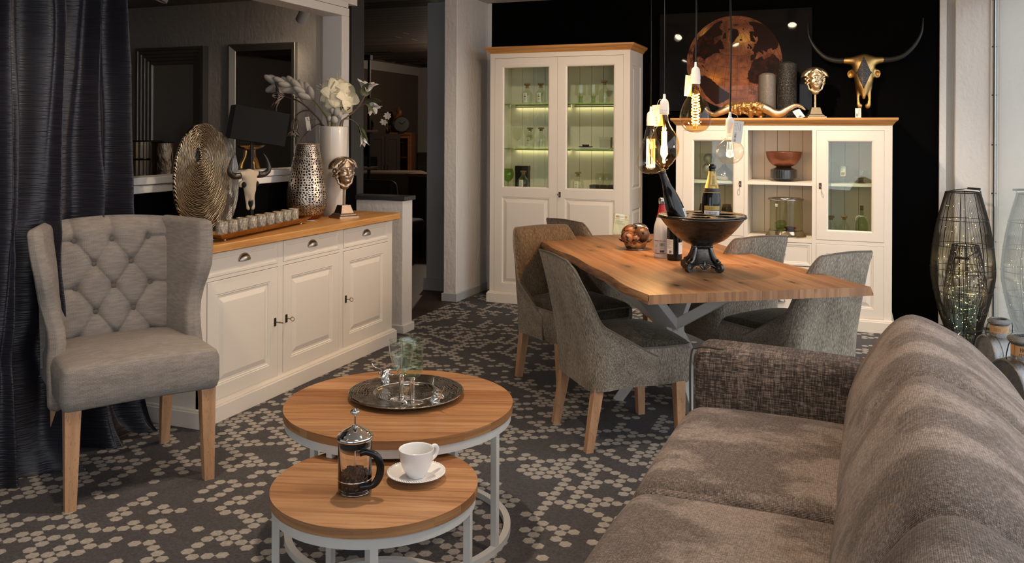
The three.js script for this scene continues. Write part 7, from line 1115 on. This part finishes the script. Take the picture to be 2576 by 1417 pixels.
    const r = rng(12); for (const L of [NA, EU, AF, SA, GL, IS, UK, IE, BA, EL, CU, HI, SV, NZ]) { const pts = []; for (let i = 0; i < L.length; i += 2) { const a = [L[i], L[i + 1]], b = [L[(i + 2) % L.length], L[(i + 3) % L.length]]; for (let q = 0; q < 6; q++) { const t = q / 6, w = L.length > 12 ? 1.5 : 0.4; pts.push(pj(lerp(a[0], b[0], t) + (r() - 0.5) * w, lerp(a[1], b[1], t) + (r() - 0.5) * w)); } } c.fillStyle = '#2b1a15'; c.beginPath(); pts.forEach((p, i) => (i ? c.lineTo(p[0], p[1]) : c.moveTo(p[0], p[1]))); c.closePath(); c.fill(); }
    for (let k = 0; k < 420; k++) { const lo = -125 + r() * 45 + (k > 200 ? 110 : 0), la = 15 + r() * 45, p = pj(lo, la - (k > 200 ? 25 : 0)); c.fillStyle = r() > 0.5 ? 'rgba(110,48,24,0.10)' : 'rgba(20,12,10,0.20)'; c.beginPath(); c.arc(p[0], p[1], 3 + r() * 14, 0, 7); c.fill(); }
    c.restore();
  });
  const t = thing('globe_picture', 'glossy black glass print of a copper world globe on the black wall above the highboard', 'picture', [-0.89, 1.590, -7.098]);
  part(t, 'backing', bx(-0.594, 0.594, 0, 0.796, 0, 0.022, 0.002), M(0x050505, 0.6)); part(t, 'printed_glass', sheet((u, v) => [lerp(-0.594, 0.594, u), lerp(0.0, 0.796, v), 0.0235], 1, 1), MP(0xffffff, 0.6, 0, { map: art, specularIntensity: 0.1, clearcoat: 0.32, clearcoatRoughness: 0.02 }));
}
{ // gold bull skull trophy
  const t = thing('bull_skull_trophy', 'gold bull skull with long black horns and a dark inlay mounted on the black wall', 'wall trophy', [0.076, 1.806, -7.02]);
  const s = 0.412; part(t, 'skull', nets((x, y, z) => skullSdf(x, y, z, 1), [-0.46, -0.58, -0.2], [0.46, 0.56, 0.22], 0.0165).scale(s, s, s * 1.15), GOLD);
  for (const q of [-1, 1]) part(t, 'horn', taper([[q * 0.135, 0.155, -0.012], [q * 0.20, 0.158, -0.006], [q * 0.275, 0.185, 0.004], [q * 0.345, 0.255, 0.012], [q * 0.392, 0.350, 0.014], [q * 0.402, 0.455, 0.010]], (v) => lerp(0.0235, 0.003, Math.pow(v, 1.25)), 50, 16), M(new THREE.Color().setRGB(0.010, 0.009, 0.008), 0.42), 'black horn');
  const inlay = tex(128, 128, (u, v) => { const f = vn(u * 16, v * 24, 16, 24, 3), k = 0.10 + 0.35 * sm(0.4, 0.8, f) + 0.1 * (hash2(u * 128, v * 128) - 0.5); return [k, k, k * 1.04]; }, 0.08);
  part(t, 'inlay', nets((x, y, z) => { const e = 0.012 * n3(x * 60, y * 60, 1, 3), dia = Math.min(Math.abs(x) / 0.125 + Math.abs(y - 0.14) / 0.30 - 1, Math.max(Math.abs(y - 0.14) - 0.016, Math.abs(x) - 0.135) * 8) + e; return Math.max(skullSdf(x, y, z, 1) - 0.014, dia * 0.12, -z + 0.02); }, [-0.17, -0.16, 0], [0.17, 0.44, 0.2], 0.0095).scale(s, s, s * 1.15), M(0xffffff, 0.45, 0.3, { map: inlay, bumpMap: inlay, bumpScale: 0.004 }), 'dark silvery diamond inlay');
  const g = thing('price_tag', 'white barcode price tag standing below the gold bull skull', 'tag', [0.038, 1.5215, -6.90]); g.rotation.set(-0.06, 0.2, 0, 'YXZ'); part(g, 'card', bx(-0.021, 0.021, 0, 0.075, -0.0006, 0.0006, 0), PAPER); part(g, 'print', sheet((u, v) => [lerp(-0.020, 0.020, u), lerp(0.001, 0.074, v), 0.0009], 1, 1), label(96, 160, (c) => { lines(c, 44, 18, 40, 100, 9, 4); barcode(c, 16, 84, 22, 60, 22, false); }));
}
// ───────────────────────── lanterns and cans by the shop window ─────────────────────────
function lantern(lab, p, prp, nR, rings, nW, wire, glassR, glassH, seed) {
  const t = thing('wire_lantern', lab, 'lantern', p), sp = new THREE.SplineCurve(prp.map((q) => V2(...q))), pt = (q) => sp.getPoint(clamp(q)), top = pt(1), rad = (y) => { let a = 0, b = 1; for (let i = 0; i < 24; i++) { const m = (a + b) / 2; pt(m).y < y ? (a = m) : (b = m); } return pt((a + b) / 2).x; };
  const line = (a, n, k = 1) => [...Array(n + 1)].map((_, i) => { const q = pt(i / n); return [q.x * k * Math.cos(a), q.y, q.x * k * Math.sin(a)]; });
  for (let k = 0; k < nR; k++) part(t, 'rib', tube(line(k / nR * 2 * PI + 0.2, 16), wire * 2.0, 26, 6), BLACKMETAL);
  for (const y of rings) part(t, 'hoop', T(new THREE.TorusGeometry(rad(y) + 0.001, wire * 1.8, 6, 56), 0, y, 0, PI / 2), BLACKMETAL);
  part(t, 'top_rim', T(new THREE.TorusGeometry(top.x, wire * 3, 8, 48), 0, top.y, 0, PI / 2), BLACKMETAL); part(t, 'base', lathe([[0, 0.0], [prp[0][0] + 0.004, 0.0], [prp[0][0] + 0.004, 0.008], [0, 0.010]], 40), BLACKMETAL);
  const wires = []; for (let k = 0; k < nW; k++) { const a = k / nW * 2 * PI; wires.push(new THREE.TubeGeometry(curve(line(a, 10, 0.993)), 10, wire * 1.05, 3)); } const w = part(t, 'wire_cage', wires, M(new THREE.Color().setRGB(0.030, 0.022, 0.014), 0.4, 0.7)); w.userData.kind = 'stuff';
  part(t, 'glass_cylinder', lathe([[0, 0.012], [glassR, 0.012], [glassR, glassH], [glassR - 0.003, glassH], [glassR - 0.003, 0.016], [0, 0.015]], 40), glassPane(0xf0f6f4));
  const hz = T(tube([[top.x, 0, 0], [top.x * 0.9, 0.0, 0.05], [0, -0.0, top.x + 0.03], [-top.x * 0.9, 0.0, 0.05], [-top.x, 0, 0]], wire * 2.2, 30, 6), 0, 0, 0); const h = part(t, 'handle', [hz, T(cyl(0.008, 0.008, 0.09, 10), 0, 0, 0, 0, 0, PI / 2).translate(0.045, 0, top.x + 0.028)], BLACKMETAL); h.position.y = top.y; h.rotation.set(seed === 1 ? -0.15 : 0.85, seed === 1 ? 2.5 : -0.4, 0, 'YXZ');
  // string of fairy lights
  const r = rng(seed), pts = []; for (let k = 0; k < 46; k++) { const q = k / 45, y = lerp(top.y * 0.94, 0.05, q), R = rad(y) * (0.35 + 0.55 * r()), a = k * 1.35 + r() * 1.2; pts.push([R * Math.cos(a), y + (r() - 0.5) * 0.05, R * Math.sin(a)]); }
  const lw = part(t, 'light_string', tube(pts, 0.0007, 300, 3), M(new THREE.Color().setRGB(0.5, 0.5, 0.48), 0.3, 1)); const c = curve(pts), led = []; for (let k = 0; k < 76; k++) { const q = c.getPointAt((k + 0.5) / 76); led.push(new THREE.SphereGeometry(0.0024, 6, 5).translate(q.x, q.y + 0.002, q.z)); }
  const l = part(t, 'fairy_light', led, M(0x332a10, 0.5, 0, { emissive: new THREE.Color().setRGB(1, 0.78, 0.28), emissiveIntensity: 6 })); l.userData.kind = 'stuff'; l.castShadow = false;
  const L = new THREE.PointLight(new THREE.Color().setRGB(1, 0.75, 0.35), 0.10, 0, 2); L.position.set(p[0], p[1] + top.y * 0.5, p[2]); L.castShadow = true; L.name = 'fairy_light_lamp'; scene.add(L);
  return t;
}
lantern('tall bulging black wire lantern with fairy lights standing against the white pillar', [0.728, 0.0, -6.86], [[0.105, 0.004], [0.15, 0.13], [0.200, 0.36], [0.205, 0.50], [0.175, 0.74], [0.112, 0.995]], 8, [0.16, 0.30, 0.46, 0.62, 0.80], 150, 0.0013, 0.095, 0.30, 1);
lantern('smaller bulging black wire lantern with fairy lights in front of the tall one', [0.705, 0.0, -6.475], [[0.070, 0.004], [0.100, 0.10], [0.130, 0.28], [0.128, 0.38], [0.106, 0.54], [0.080, 0.665]], 8, [0.11, 0.22, 0.34, 0.48], 88, 0.0012, 0.065, 0.26, 2);
{
  const ZINC = M(new THREE.Color().setRGB(0.26, 0.265, 0.265), 0.42, 0.95, { roughnessMap: mottle, bumpMap: roughBump, bumpScale: 0.001 });
  const can = (lab, p, s, turn, draw) => {
    const t = thing('metal_canteen', lab, 'metal can', p, turn), R = 0.175 * s, W = 0.105 * s, cy = R + 0.012;
    const pr = [[0, -W * 0.86], [R * 0.80, -W * 0.86], [R * 0.86, -W * 0.90], [R * 0.91, -W], [R * 0.955, -W], [R * 0.97, -W * 0.90], ...prof([[R * 0.985, -W * 0.7], [R, 0], [R * 0.985, W * 0.7]], 10), [R * 0.97, W * 0.90], [R * 0.955, W], [R * 0.91, W], [R * 0.86, W * 0.90], [R * 0.80, W * 0.86], [0, W * 0.86]];
    part(t, 'drum', lathe(pr, 72).rotateZ(PI / 2).translate(0, cy, 0), ZINC); for (const q of [-0.42, 0.42]) part(t, 'seam_bead', T(new THREE.TorusGeometry(R * 0.998, 0.003 * s, 6, 72), W * q, cy, 0, 0, PI / 2), ZINC);
    part(t, 'neck', lathe([[0.075 * s, -0.03 * s], [0.062 * s, 0.0], [0.060 * s, 0.075 * s]], 48).translate(0, cy + R, 0), ZINC);
    part(t, 'rim', lathe([[0.060 * s, 0.073 * s], ...prof([[0.064 * s, 0.075 * s], [0.078 * s, 0.088 * s], [0.078 * s, 0.104 * s], [0.064 * s, 0.116 * s], [0.054 * s, 0.117 * s]], 20), [0.050 * s, 0.112 * s], [0.054 * s, 0.09 * s], [0.052 * s, 0.0], [0, 0.0]], 56).translate(0, cy + R, 0), ZINC);
    part(t, 'paper_label', decal(0.0615 * s, 0.008 * s, 0.070 * s, -2.2, 2.2, 40).rotateY(-turn).translate(0, cy + R, 0), M(0xffffff, 0.75, 0, { side: THREE.DoubleSide, map: canvasTex(1024, 160, (c) => { c.fillStyle = '#b58f66'; c.fillRect(0, 0, 1024, 160); draw(c); }) }));
    const hd = (x) => tube([[x, 0.085 * s, 0.062 * s], [x * 1.45, 0.085 * s, 0.062 * s], [x * 1.6, 0.045 * s, 0.055 * s], [x * 1.6, 0.0, 0.045 * s], [x * 1.25, -0.012 * s, 0.04 * s]], 0.0028 * s, 30, 6); for (const q of [-1, 1]) part(t, 'wire_handle', hd(q * 0.058 * s).translate(0, cy + R, -0.05 * s), BLACKMETAL);
    part(t, 'side_clasp', [tube([[-W * 0.3, cy - 0.03, R * 0.97], [-W * 0.3, cy - 0.03, R * 1.06], [-W * 0.3, cy + 0.03, R * 1.06], [-W * 0.3, cy + 0.03, R * 0.97]], 0.0032, 24, 8), ball(0.006, -W * 0.3, cy - 0.03, R * 1.06, 10, 8), ball(0.006, -W * 0.3, cy + 0.03, R * 1.06, 10, 8)], CHROME);
    part(t, 'stand', bx(-W * 0.8, W * 0.8, 0, 0.02, -R * 0.5, R * 0.5, 0.003), ZINC); return t;
  };
  can('grey zinc canteen with kraft label showing a twig drawing, behind the other can', [0.772, 0, -5.53], 0.76, 0.30, (c) => { c.fillStyle = '#5a4a3c'; c.font = '84px serif'; c.fillText('DRIS', 330, 104); c.strokeStyle = '#6a5a48'; c.lineWidth = 4; c.beginPath(); c.moveTo(540, 118); c.quadraticCurveTo(640, 120, 720, 60); c.stroke(); for (let k = 0; k < 6; k++) { c.beginPath(); c.moveTo(580 + k * 24, 114 - k * 9); c.lineTo(592 + k * 24, 80 - k * 8); c.stroke(); } });
  can('larger grey zinc canteen with kraft lettered label at the right edge, by the window', [0.768, 0, -4.745], 0.92, 0.42, (c) => { c.fillStyle = '#3c3026'; c.font = 'bold 76px sans-serif'; c.fillText('HOME', 400, 78); c.font = 'bold 54px sans-serif'; c.fillText('ESTATE', 385, 144); });
}
// ───────────────────────── furniture of the neighbouring showroom ─────────────────────────
function wallMirror(lab, x0, x1, y0, y1, z, steps, fm, wd) {
  const t = thing('wall_mirror', lab, 'mirror', [x0, y0, z]), w = x1 - x0, h = y1 - y0;
  part(t, 'frame', rings(w, h, steps, false), fm); const i = steps[steps.length - 1][0]; part(t, 'mirror_glass', bx(i - 0.002, w - i + 0.002, i - 0.002, h - i + 0.002, 0.004, 0.008, 0), M(new THREE.Color().setRGB(0.55, 0.55, 0.55), 0.03, 1)); part(t, 'backing', bx(0.005, w - 0.005, 0.005, h - 0.005, 0, 0.004, 0), BLACKMETAL);
}
const st = [[0, 0]]; for (let k = 0; k < 5; k++) st.push([k * 0.032, 0.075 - k * 0.012], [k * 0.032 + 0.026, 0.075 - k * 0.012], [k * 0.032 + 0.030, 0.060 - k * 0.012]); st.push([0.165, 0.006]);
wallMirror('large mirror in a stepped grey-silver frame, left of two in the next room', -6.42, -5.605, 0.72, 2.197, -6.458, st, M(new THREE.Color().setRGB(0.22, 0.20, 0.18), 0.4, 0.8));
wallMirror('large dark mirror in a plain silver frame, right of two in the next room', -5.345, -4.612, 0.72, 2.202, -6.458, [[0, 0], [0, 0.04], [0.004, 0.044], [0.012, 0.044], [0.058, 0.014], [0.062, 0.006]], M(new THREE.Color().setRGB(0.34, 0.31, 0.26), 0.35, 0.9));
spot(-4.27, 2.33, -6.02, -4.95, 1.75, -6.46, 0.8, 0.55, 'white cylinder spotlight aimed at the mirrors in the next room');
spot(-4.84, 2.38, -5.06, -5.1, 1.0, -4.6, 0, 0.5, 'white cylinder spotlight, unlit, at the top left corner of the interior window');
{
  const t = thing('bar_lantern', 'dark metal lantern of upright flat bars standing beyond the interior window', 'lantern', [-5.20, 1.041, -5.29]);
  for (let k = 0; k < 18; k++) { const a = k / 18 * 2 * PI; const b = part(t, 'bar', bx(-0.008, 0.008, 0, 0.28, -0.002, 0.002, 0), BRONZE); b.position.set(0.125 * Math.sin(a), 0.0, 0.125 * Math.cos(a)); b.rotation.y = a; }
  for (const y of [0.004, 0.14, 0.282]) part(t, 'hoop', T(new THREE.TorusGeometry(0.127, 0.006, 6, 40), 0, y, 0, PI / 2), BLACKMETAL); part(t, 'base', lathe([[0, 0], [0.12, 0], [0.12, 0.006], [0, 0.006]], 32), BLACKMETAL);
  const c = thing('bronze_cylinder', 'hammered dark bronze cylinder vase beside the bar lantern in the next room', 'vase', [-4.965, 1.041, -5.22]); part(c, 'vase_body', lathe([[0, 0], [0.085, 0], [0.088, 0.01], [0.09, 0.27], [0.086, 0.275], [0.08, 0.26], [0, 0.02]], 40), M(new THREE.Color().setRGB(0.20, 0.15, 0.11), 0.3, 1, { bumpMap: mottle, bumpScale: 0.004 })); part(c, 'rim', T(new THREE.TorusGeometry(0.088, 0.004, 6, 40), 0, 0.274, 0, PI / 2), BLACKMETAL);
  const tb = thing('display_table', 'dark wooden display table carrying the bar lantern in the next room', 'table', [-5.05, 0, -5.27]); part(tb, 'tabletop', bx(-0.45, 0.45, 1.0, 1.04, -0.22, 0.22, 0.003), DARKWOOD); for (const x of [-0.42, 0.42]) for (const z of [-0.19, 0.19]) part(tb, 'leg', cbx(x, 0.5, z, 0.04, 1.0, 0.04, 0.002), DARKWOOD);
  const d = thing('wooden_dresser', 'plain wooden dresser seen in the stepped mirror of the next room', 'dresser', [-8.3, 0, -3.2], 0.9); const wm = M(new THREE.Color().setRGB(0.26, 0.13, 0.065), 0.55, 0, { map: beech }); part(d, 'carcass', bx(-0.7, 0.7, 0.05, 1.2, -0.25, 0.23, 0.004), wm); for (let k = 0; k < 3; k++) for (const x of [-0.345, 0.345]) part(d, 'drawer', bx(x - 0.335, x + 0.335, 0.12 + k * 0.35, 0.44 + k * 0.35, 0.23, 0.25, 0.003), wm);
  const j = thing('stoneware_jar', 'pale bulbous stoneware jar on the dresser of the next room', 'jar', [-8.25, 1.201, -3.15]); part(j, 'jar_body', lathe(prof([[0, 0.001], [0.08, 0.001], [0.14, 0.10], [0.15, 0.18], [0.10, 0.28], [0.07, 0.30], [0.085, 0.33]], 30), 36), M(new THREE.Color().setRGB(0.45, 0.42, 0.37), 0.7)); part(j, 'rim', T(new THREE.TorusGeometry(0.085, 0.006, 6, 30), 0, 0.33, 0, PI / 2), M(0x8a8478, 0.7));
  const r = thing('clothes_rail', 'black metal display rack standing behind the white window post in the far room', 'rack', [-5.75, 0, -9.1]); part(r, 'top_bar', bx(-0.32, 0.32, 2.28, 2.34, -0.03, 0.03, 0.002), BLACKMETAL); for (const x of [-0.29, 0.0, 0.29]) part(r, 'upright', cbx(x, 1.14, 0, 0.03, 2.28, 0.03, 0.002), BLACKMETAL); for (const y of [0.5, 0.95, 1.4]) part(r, 'shelf', bx(-0.31, 0.31, y, y + 0.03, -0.18, 0.18, 0.002), M(0x6b4630, 0.6));
}
{
  const oakD = M(new THREE.Color().setRGB(0.40, 0.22, 0.12), 0.5, 0, { map: beech }), dk = M(new THREE.Color().setRGB(0.022, 0.011, 0.008), 0.8);
  const c = thing('oak_vitrine', 'oak vitrine with glazed door in the far room beyond the passage', 'cabinet', [-7.47, 0, -13.52], 0.30);
  part(c, 'carcass', [bx(-0.20, -0.17, 0, 1.38, -0.35, 0, 0.002), bx(0.17, 0.20, 0, 1.38, -0.35, 0, 0.002), bx(-0.20, 0.20, 1.36, 1.40, -0.35, 0.01, 0.003), bx(-0.17, 0.17, 0, 1.36, -0.35, -0.33, 0)], oakD); part(c, 'shelf', bx(-0.17, 0.17, 0.95, 0.97, -0.33, -0.02, 0.001), oakD);
  const d = part(c, 'door', [bx(-0.17, -0.135, 0.62, 1.35, 0, 0.02, 0.002), bx(0.135, 0.17, 0.62, 1.35, 0, 0.02, 0.002), bx(-0.135, 0.135, 1.30, 1.35, 0, 0.02, 0.002), bx(-0.135, 0.135, 0.62, 0.68, 0, 0.02, 0.002)], oakD); part(d, 'glass_pane', bx(-0.135, 0.135, 0.68, 1.30, 0.008, 0.012, 0), THINWARM); part(d, 'handle', cbx(-0.14, 0.93, 0.035, 0.014, 0.26, 0.014, 0.002), BLACKMETAL); for (let k = 0; k < 3; k++) part(c, 'drawer', bx(-0.168, 0.168, 0.03 + k * 0.195, 0.215 + k * 0.195, 0, 0.02, 0.003), oakD);
  const sh = thing('seahorse_figure', 'carved wooden seahorse figure on top of the oak vitrine', 'figurine', [-7.60, 1.40, -13.62]); part(sh, 'body', taper([[0.0, 0.03, 0], [0.05, 0.06, 0], [0.04, 0.12, 0], [0.0, 0.2, 0], [0.02, 0.29, 0], [0.06, 0.34, 0], [0.05, 0.39, 0], [-0.02, 0.40, 0], [-0.07, 0.37, 0]], (q) => 0.012 + 0.038 * Math.sin(PI * Math.pow(q, 1.2)) * (q < 0.85 ? 1 : 0.6), 60, 12), oakD); part(sh, 'base', bx(-0.10, 0.10, 0, 0.03, -0.06, 0.06, 0.004), oakD); part(sh, 'crest', taper([[0.03, 0.40, 0], [0.05, 0.46, 0]], (q) => 0.02 * (1 - q) + 0.004, 6, 8), oakD);
  const k = thing('table_clock', 'round metal table clock beside the seahorse in the far room', 'clock', [-7.43, 1.40, -13.5], 0.45); part(k, 'rim', T(new THREE.TorusGeometry(0.135, 0.008, 8, 48), 0, 0.15, 0), M(0x333333, 0.4, 0.8)); part(k, 'face', T(lathe([[0, 0], [0.13, 0], [0.13, 0.004], [0, 0.004]], 40), 0, 0.15, -0.005, PI / 2), M(new THREE.Color().setRGB(0.06, 0.055, 0.05), 0.4)); part(k, 'hand', [rod([0, 0.15, 0.006], [0.06, 0.20, 0.006], 0.006), rod([0, 0.15, 0.006], [-0.05, 0.185, 0.006], 0.005)], BLACKMETAL); part(k, 'foot', bx(-0.05, 0.05, 0, 0.015, -0.03, 0.03, 0.002), BLACKMETAL);
  const w = thing('dark_wardrobe', 'dark brown wardrobe left of the oak vitrine in the far room', 'wardrobe', [-7.40, 0, -12.9], 0.7); part(w, 'carcass', bx(-0.30, 0.24, 0, 1.38, -0.3, 0, 0.003), dk); for (const x of [-0.155, 0.105]) { const q = part(w, 'door', rings(0.25, 1.30, [[0, 0], [0, 0.018], [0.05, 0.018], [0.06, 0.01]]).translate(x - 0.125, 0.04, 0), dk); part(q, 'handle', cbx(x * 0.2, 0.75, 0.03, 0.012, 0.2, 0.012, 0.002), BLACKMETAL); }
  const tv = thing('television', 'switched off television on a low stand in the far room', 'television', [-6.62, 0.38, -10.85], 0.62); part(tv, 'screen', bx(-0.21, 0.21, 0.06, 0.66, 0, 0.006, 0), M(new THREE.Color().setRGB(0.004, 0.004, 0.008), 0.1)); part(tv, 'frame', bx(-0.22, 0.22, 0.05, 0.67, -0.035, 0.0, 0.004), BLACKMETAL); part(tv, 'stand', [bx(-0.15, 0.15, 0, 0.015, -0.1, 0.08, 0.003), bx(-0.03, 0.03, 0, 0.1, -0.03, -0.01, 0.002)], BLACKMETAL);
  const ts = thing('television_stand', 'low dark cabinet under the television in the far room', 'cabinet', [-6.62, 0, -10.85], 0.62); part(ts, 'carcass', bx(-0.6, 0.6, 0.03, 0.38, -0.22, 0.2, 0.003), dk); for (const x of [-0.3, 0.3]) part(ts, 'door', bx(x - 0.29, x + 0.29, 0.06, 0.35, 0.2, 0.218, 0.002), dk);
  const arm = (lab, p, turn) => { const t = thing('black_armchair', lab, 'armchair', p, turn), m = M(new THREE.Color().setRGB(0.010, 0.009, 0.009), 0.7); part(t, 'seat', softBox(0.56, 0.18, 0.56, 0.06, 8, (q) => { q.y += 0.36; }), m); part(t, 'backrest', softBox(0.58, 0.55, 0.14, 0.065, [10, 10, 6], (q) => { q.y += 0.62; q.z += -0.26 - 0.2 * q.y + 0.12 - 0.3 * q.x * q.x; }), m); for (const x of [-0.24, 0.24]) for (const z of [-0.22, 0.24]) part(t, 'leg', cyl(0.015, 0.02, 0.3, 10, x, 0, z), BLACKMETAL); };
  arm('black upholstered chair seen from behind beyond the passage half wall', [-4.72, 0, -8.35], 0.5 + PI - 0.6); arm('black upholstered chair at the left frame post beyond the half wall', [-5.22, 0, -7.75], PI - 0.4);
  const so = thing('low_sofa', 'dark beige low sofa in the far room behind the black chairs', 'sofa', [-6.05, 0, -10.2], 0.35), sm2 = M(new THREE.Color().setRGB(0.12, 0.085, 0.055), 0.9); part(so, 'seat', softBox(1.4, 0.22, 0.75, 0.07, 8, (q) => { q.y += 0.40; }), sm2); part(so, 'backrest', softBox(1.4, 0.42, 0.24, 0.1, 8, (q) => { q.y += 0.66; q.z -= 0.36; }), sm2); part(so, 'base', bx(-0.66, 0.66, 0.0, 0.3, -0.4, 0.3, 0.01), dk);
  const dt = thing('dark_sideboard', 'dark wooden sideboard at the far end of the passage', 'sideboard', [-4.85, 0, -9.65], 0.2); part(dt, 'carcass', bx(-0.28, 0.32, 0, 0.86, -0.25, 0.2, 0.003), dk); part(dt, 'top_board', bx(-0.3, 0.34, 0.86, 0.895, -0.27, 0.22, 0.003), oakD); part(dt, 'door', bx(-0.24, 0.28, 0.06, 0.82, 0.2, 0.218, 0.002), dk);
  const fv = thing('white_flower', 'two small white blossoms in a glass on the far wardrobe', 'flower', [-7.40, 1.381, -12.95]); part(fv, 'vase', lathe([[0, 0], [0.05, 0], [0.06, 0.14], [0.055, 0.14], [0, 0.02]], 20), DECO); for (const [x, y, z] of [[0.02, 0.30, 0.05], [-0.05, 0.20, 0.05]]) { part(fv, 'stem', rod([0, 0.05, 0], [x, y, z], 0.004), STEMG); bloom(fv, 'petal', 7, 0.075, 0.024, 1.1, [x, y, z], [0.5, 0.2, 0.8], WHITEP, { curl: 0.2, cup: 0.1 }); }
}
// unseen lamp added only to lift the dark far room
{ const l = new THREE.PointLight(WARM, 7, 0, 2); l.position.set(-5.2, 2.35, -11.6); l.castShadow = true; l.shadow.radius = 4; l.name = 'far_room_fill'; scene.add(l);
  const t = thing('added_fill_lamp', 'added small round fill lamp glowing dimly in the far room', 'lamp', [-5.2, 2.44, -11.6]); const g = part(t, 'globe', ball(0.07, 0, 0, 0, 20, 14), M(0x332a20, 0.6, 0, { emissive: WARM, emissiveIntensity: 2 })); g.castShadow = false; part(t, 'ceiling_mount', cyl(0.04, 0.05, 0.18, 20, 0, 0.07, 0), WHITEPAINT); }
{ const l = new THREE.PointLight(WARM, 1.0, 0, 2); l.position.set(-4.0, 2.3, -1.2); l.castShadow = true; l.shadow.radius = 4; l.name = 'next_room_fill'; scene.add(l);  // another added fill lamp, out of view, brightening the mirror room
  const t = thing('added_fill_lamp', 'added small round fill lamp glowing dimly in the room with the mirrors', 'lamp', [-4.0, 2.38, -1.2]); const g = part(t, 'globe', ball(0.07, 0, 0, 0, 20, 14), M(0x332a20, 0.6, 0, { emissive: WARM, emissiveIntensity: 2 })); g.castShadow = false; part(t, 'ceiling_mount', cyl(0.04, 0.05, 0.16, 20, 0, 0.07, 0), WHITEPAINT); }
renderer.render(scene, camera);
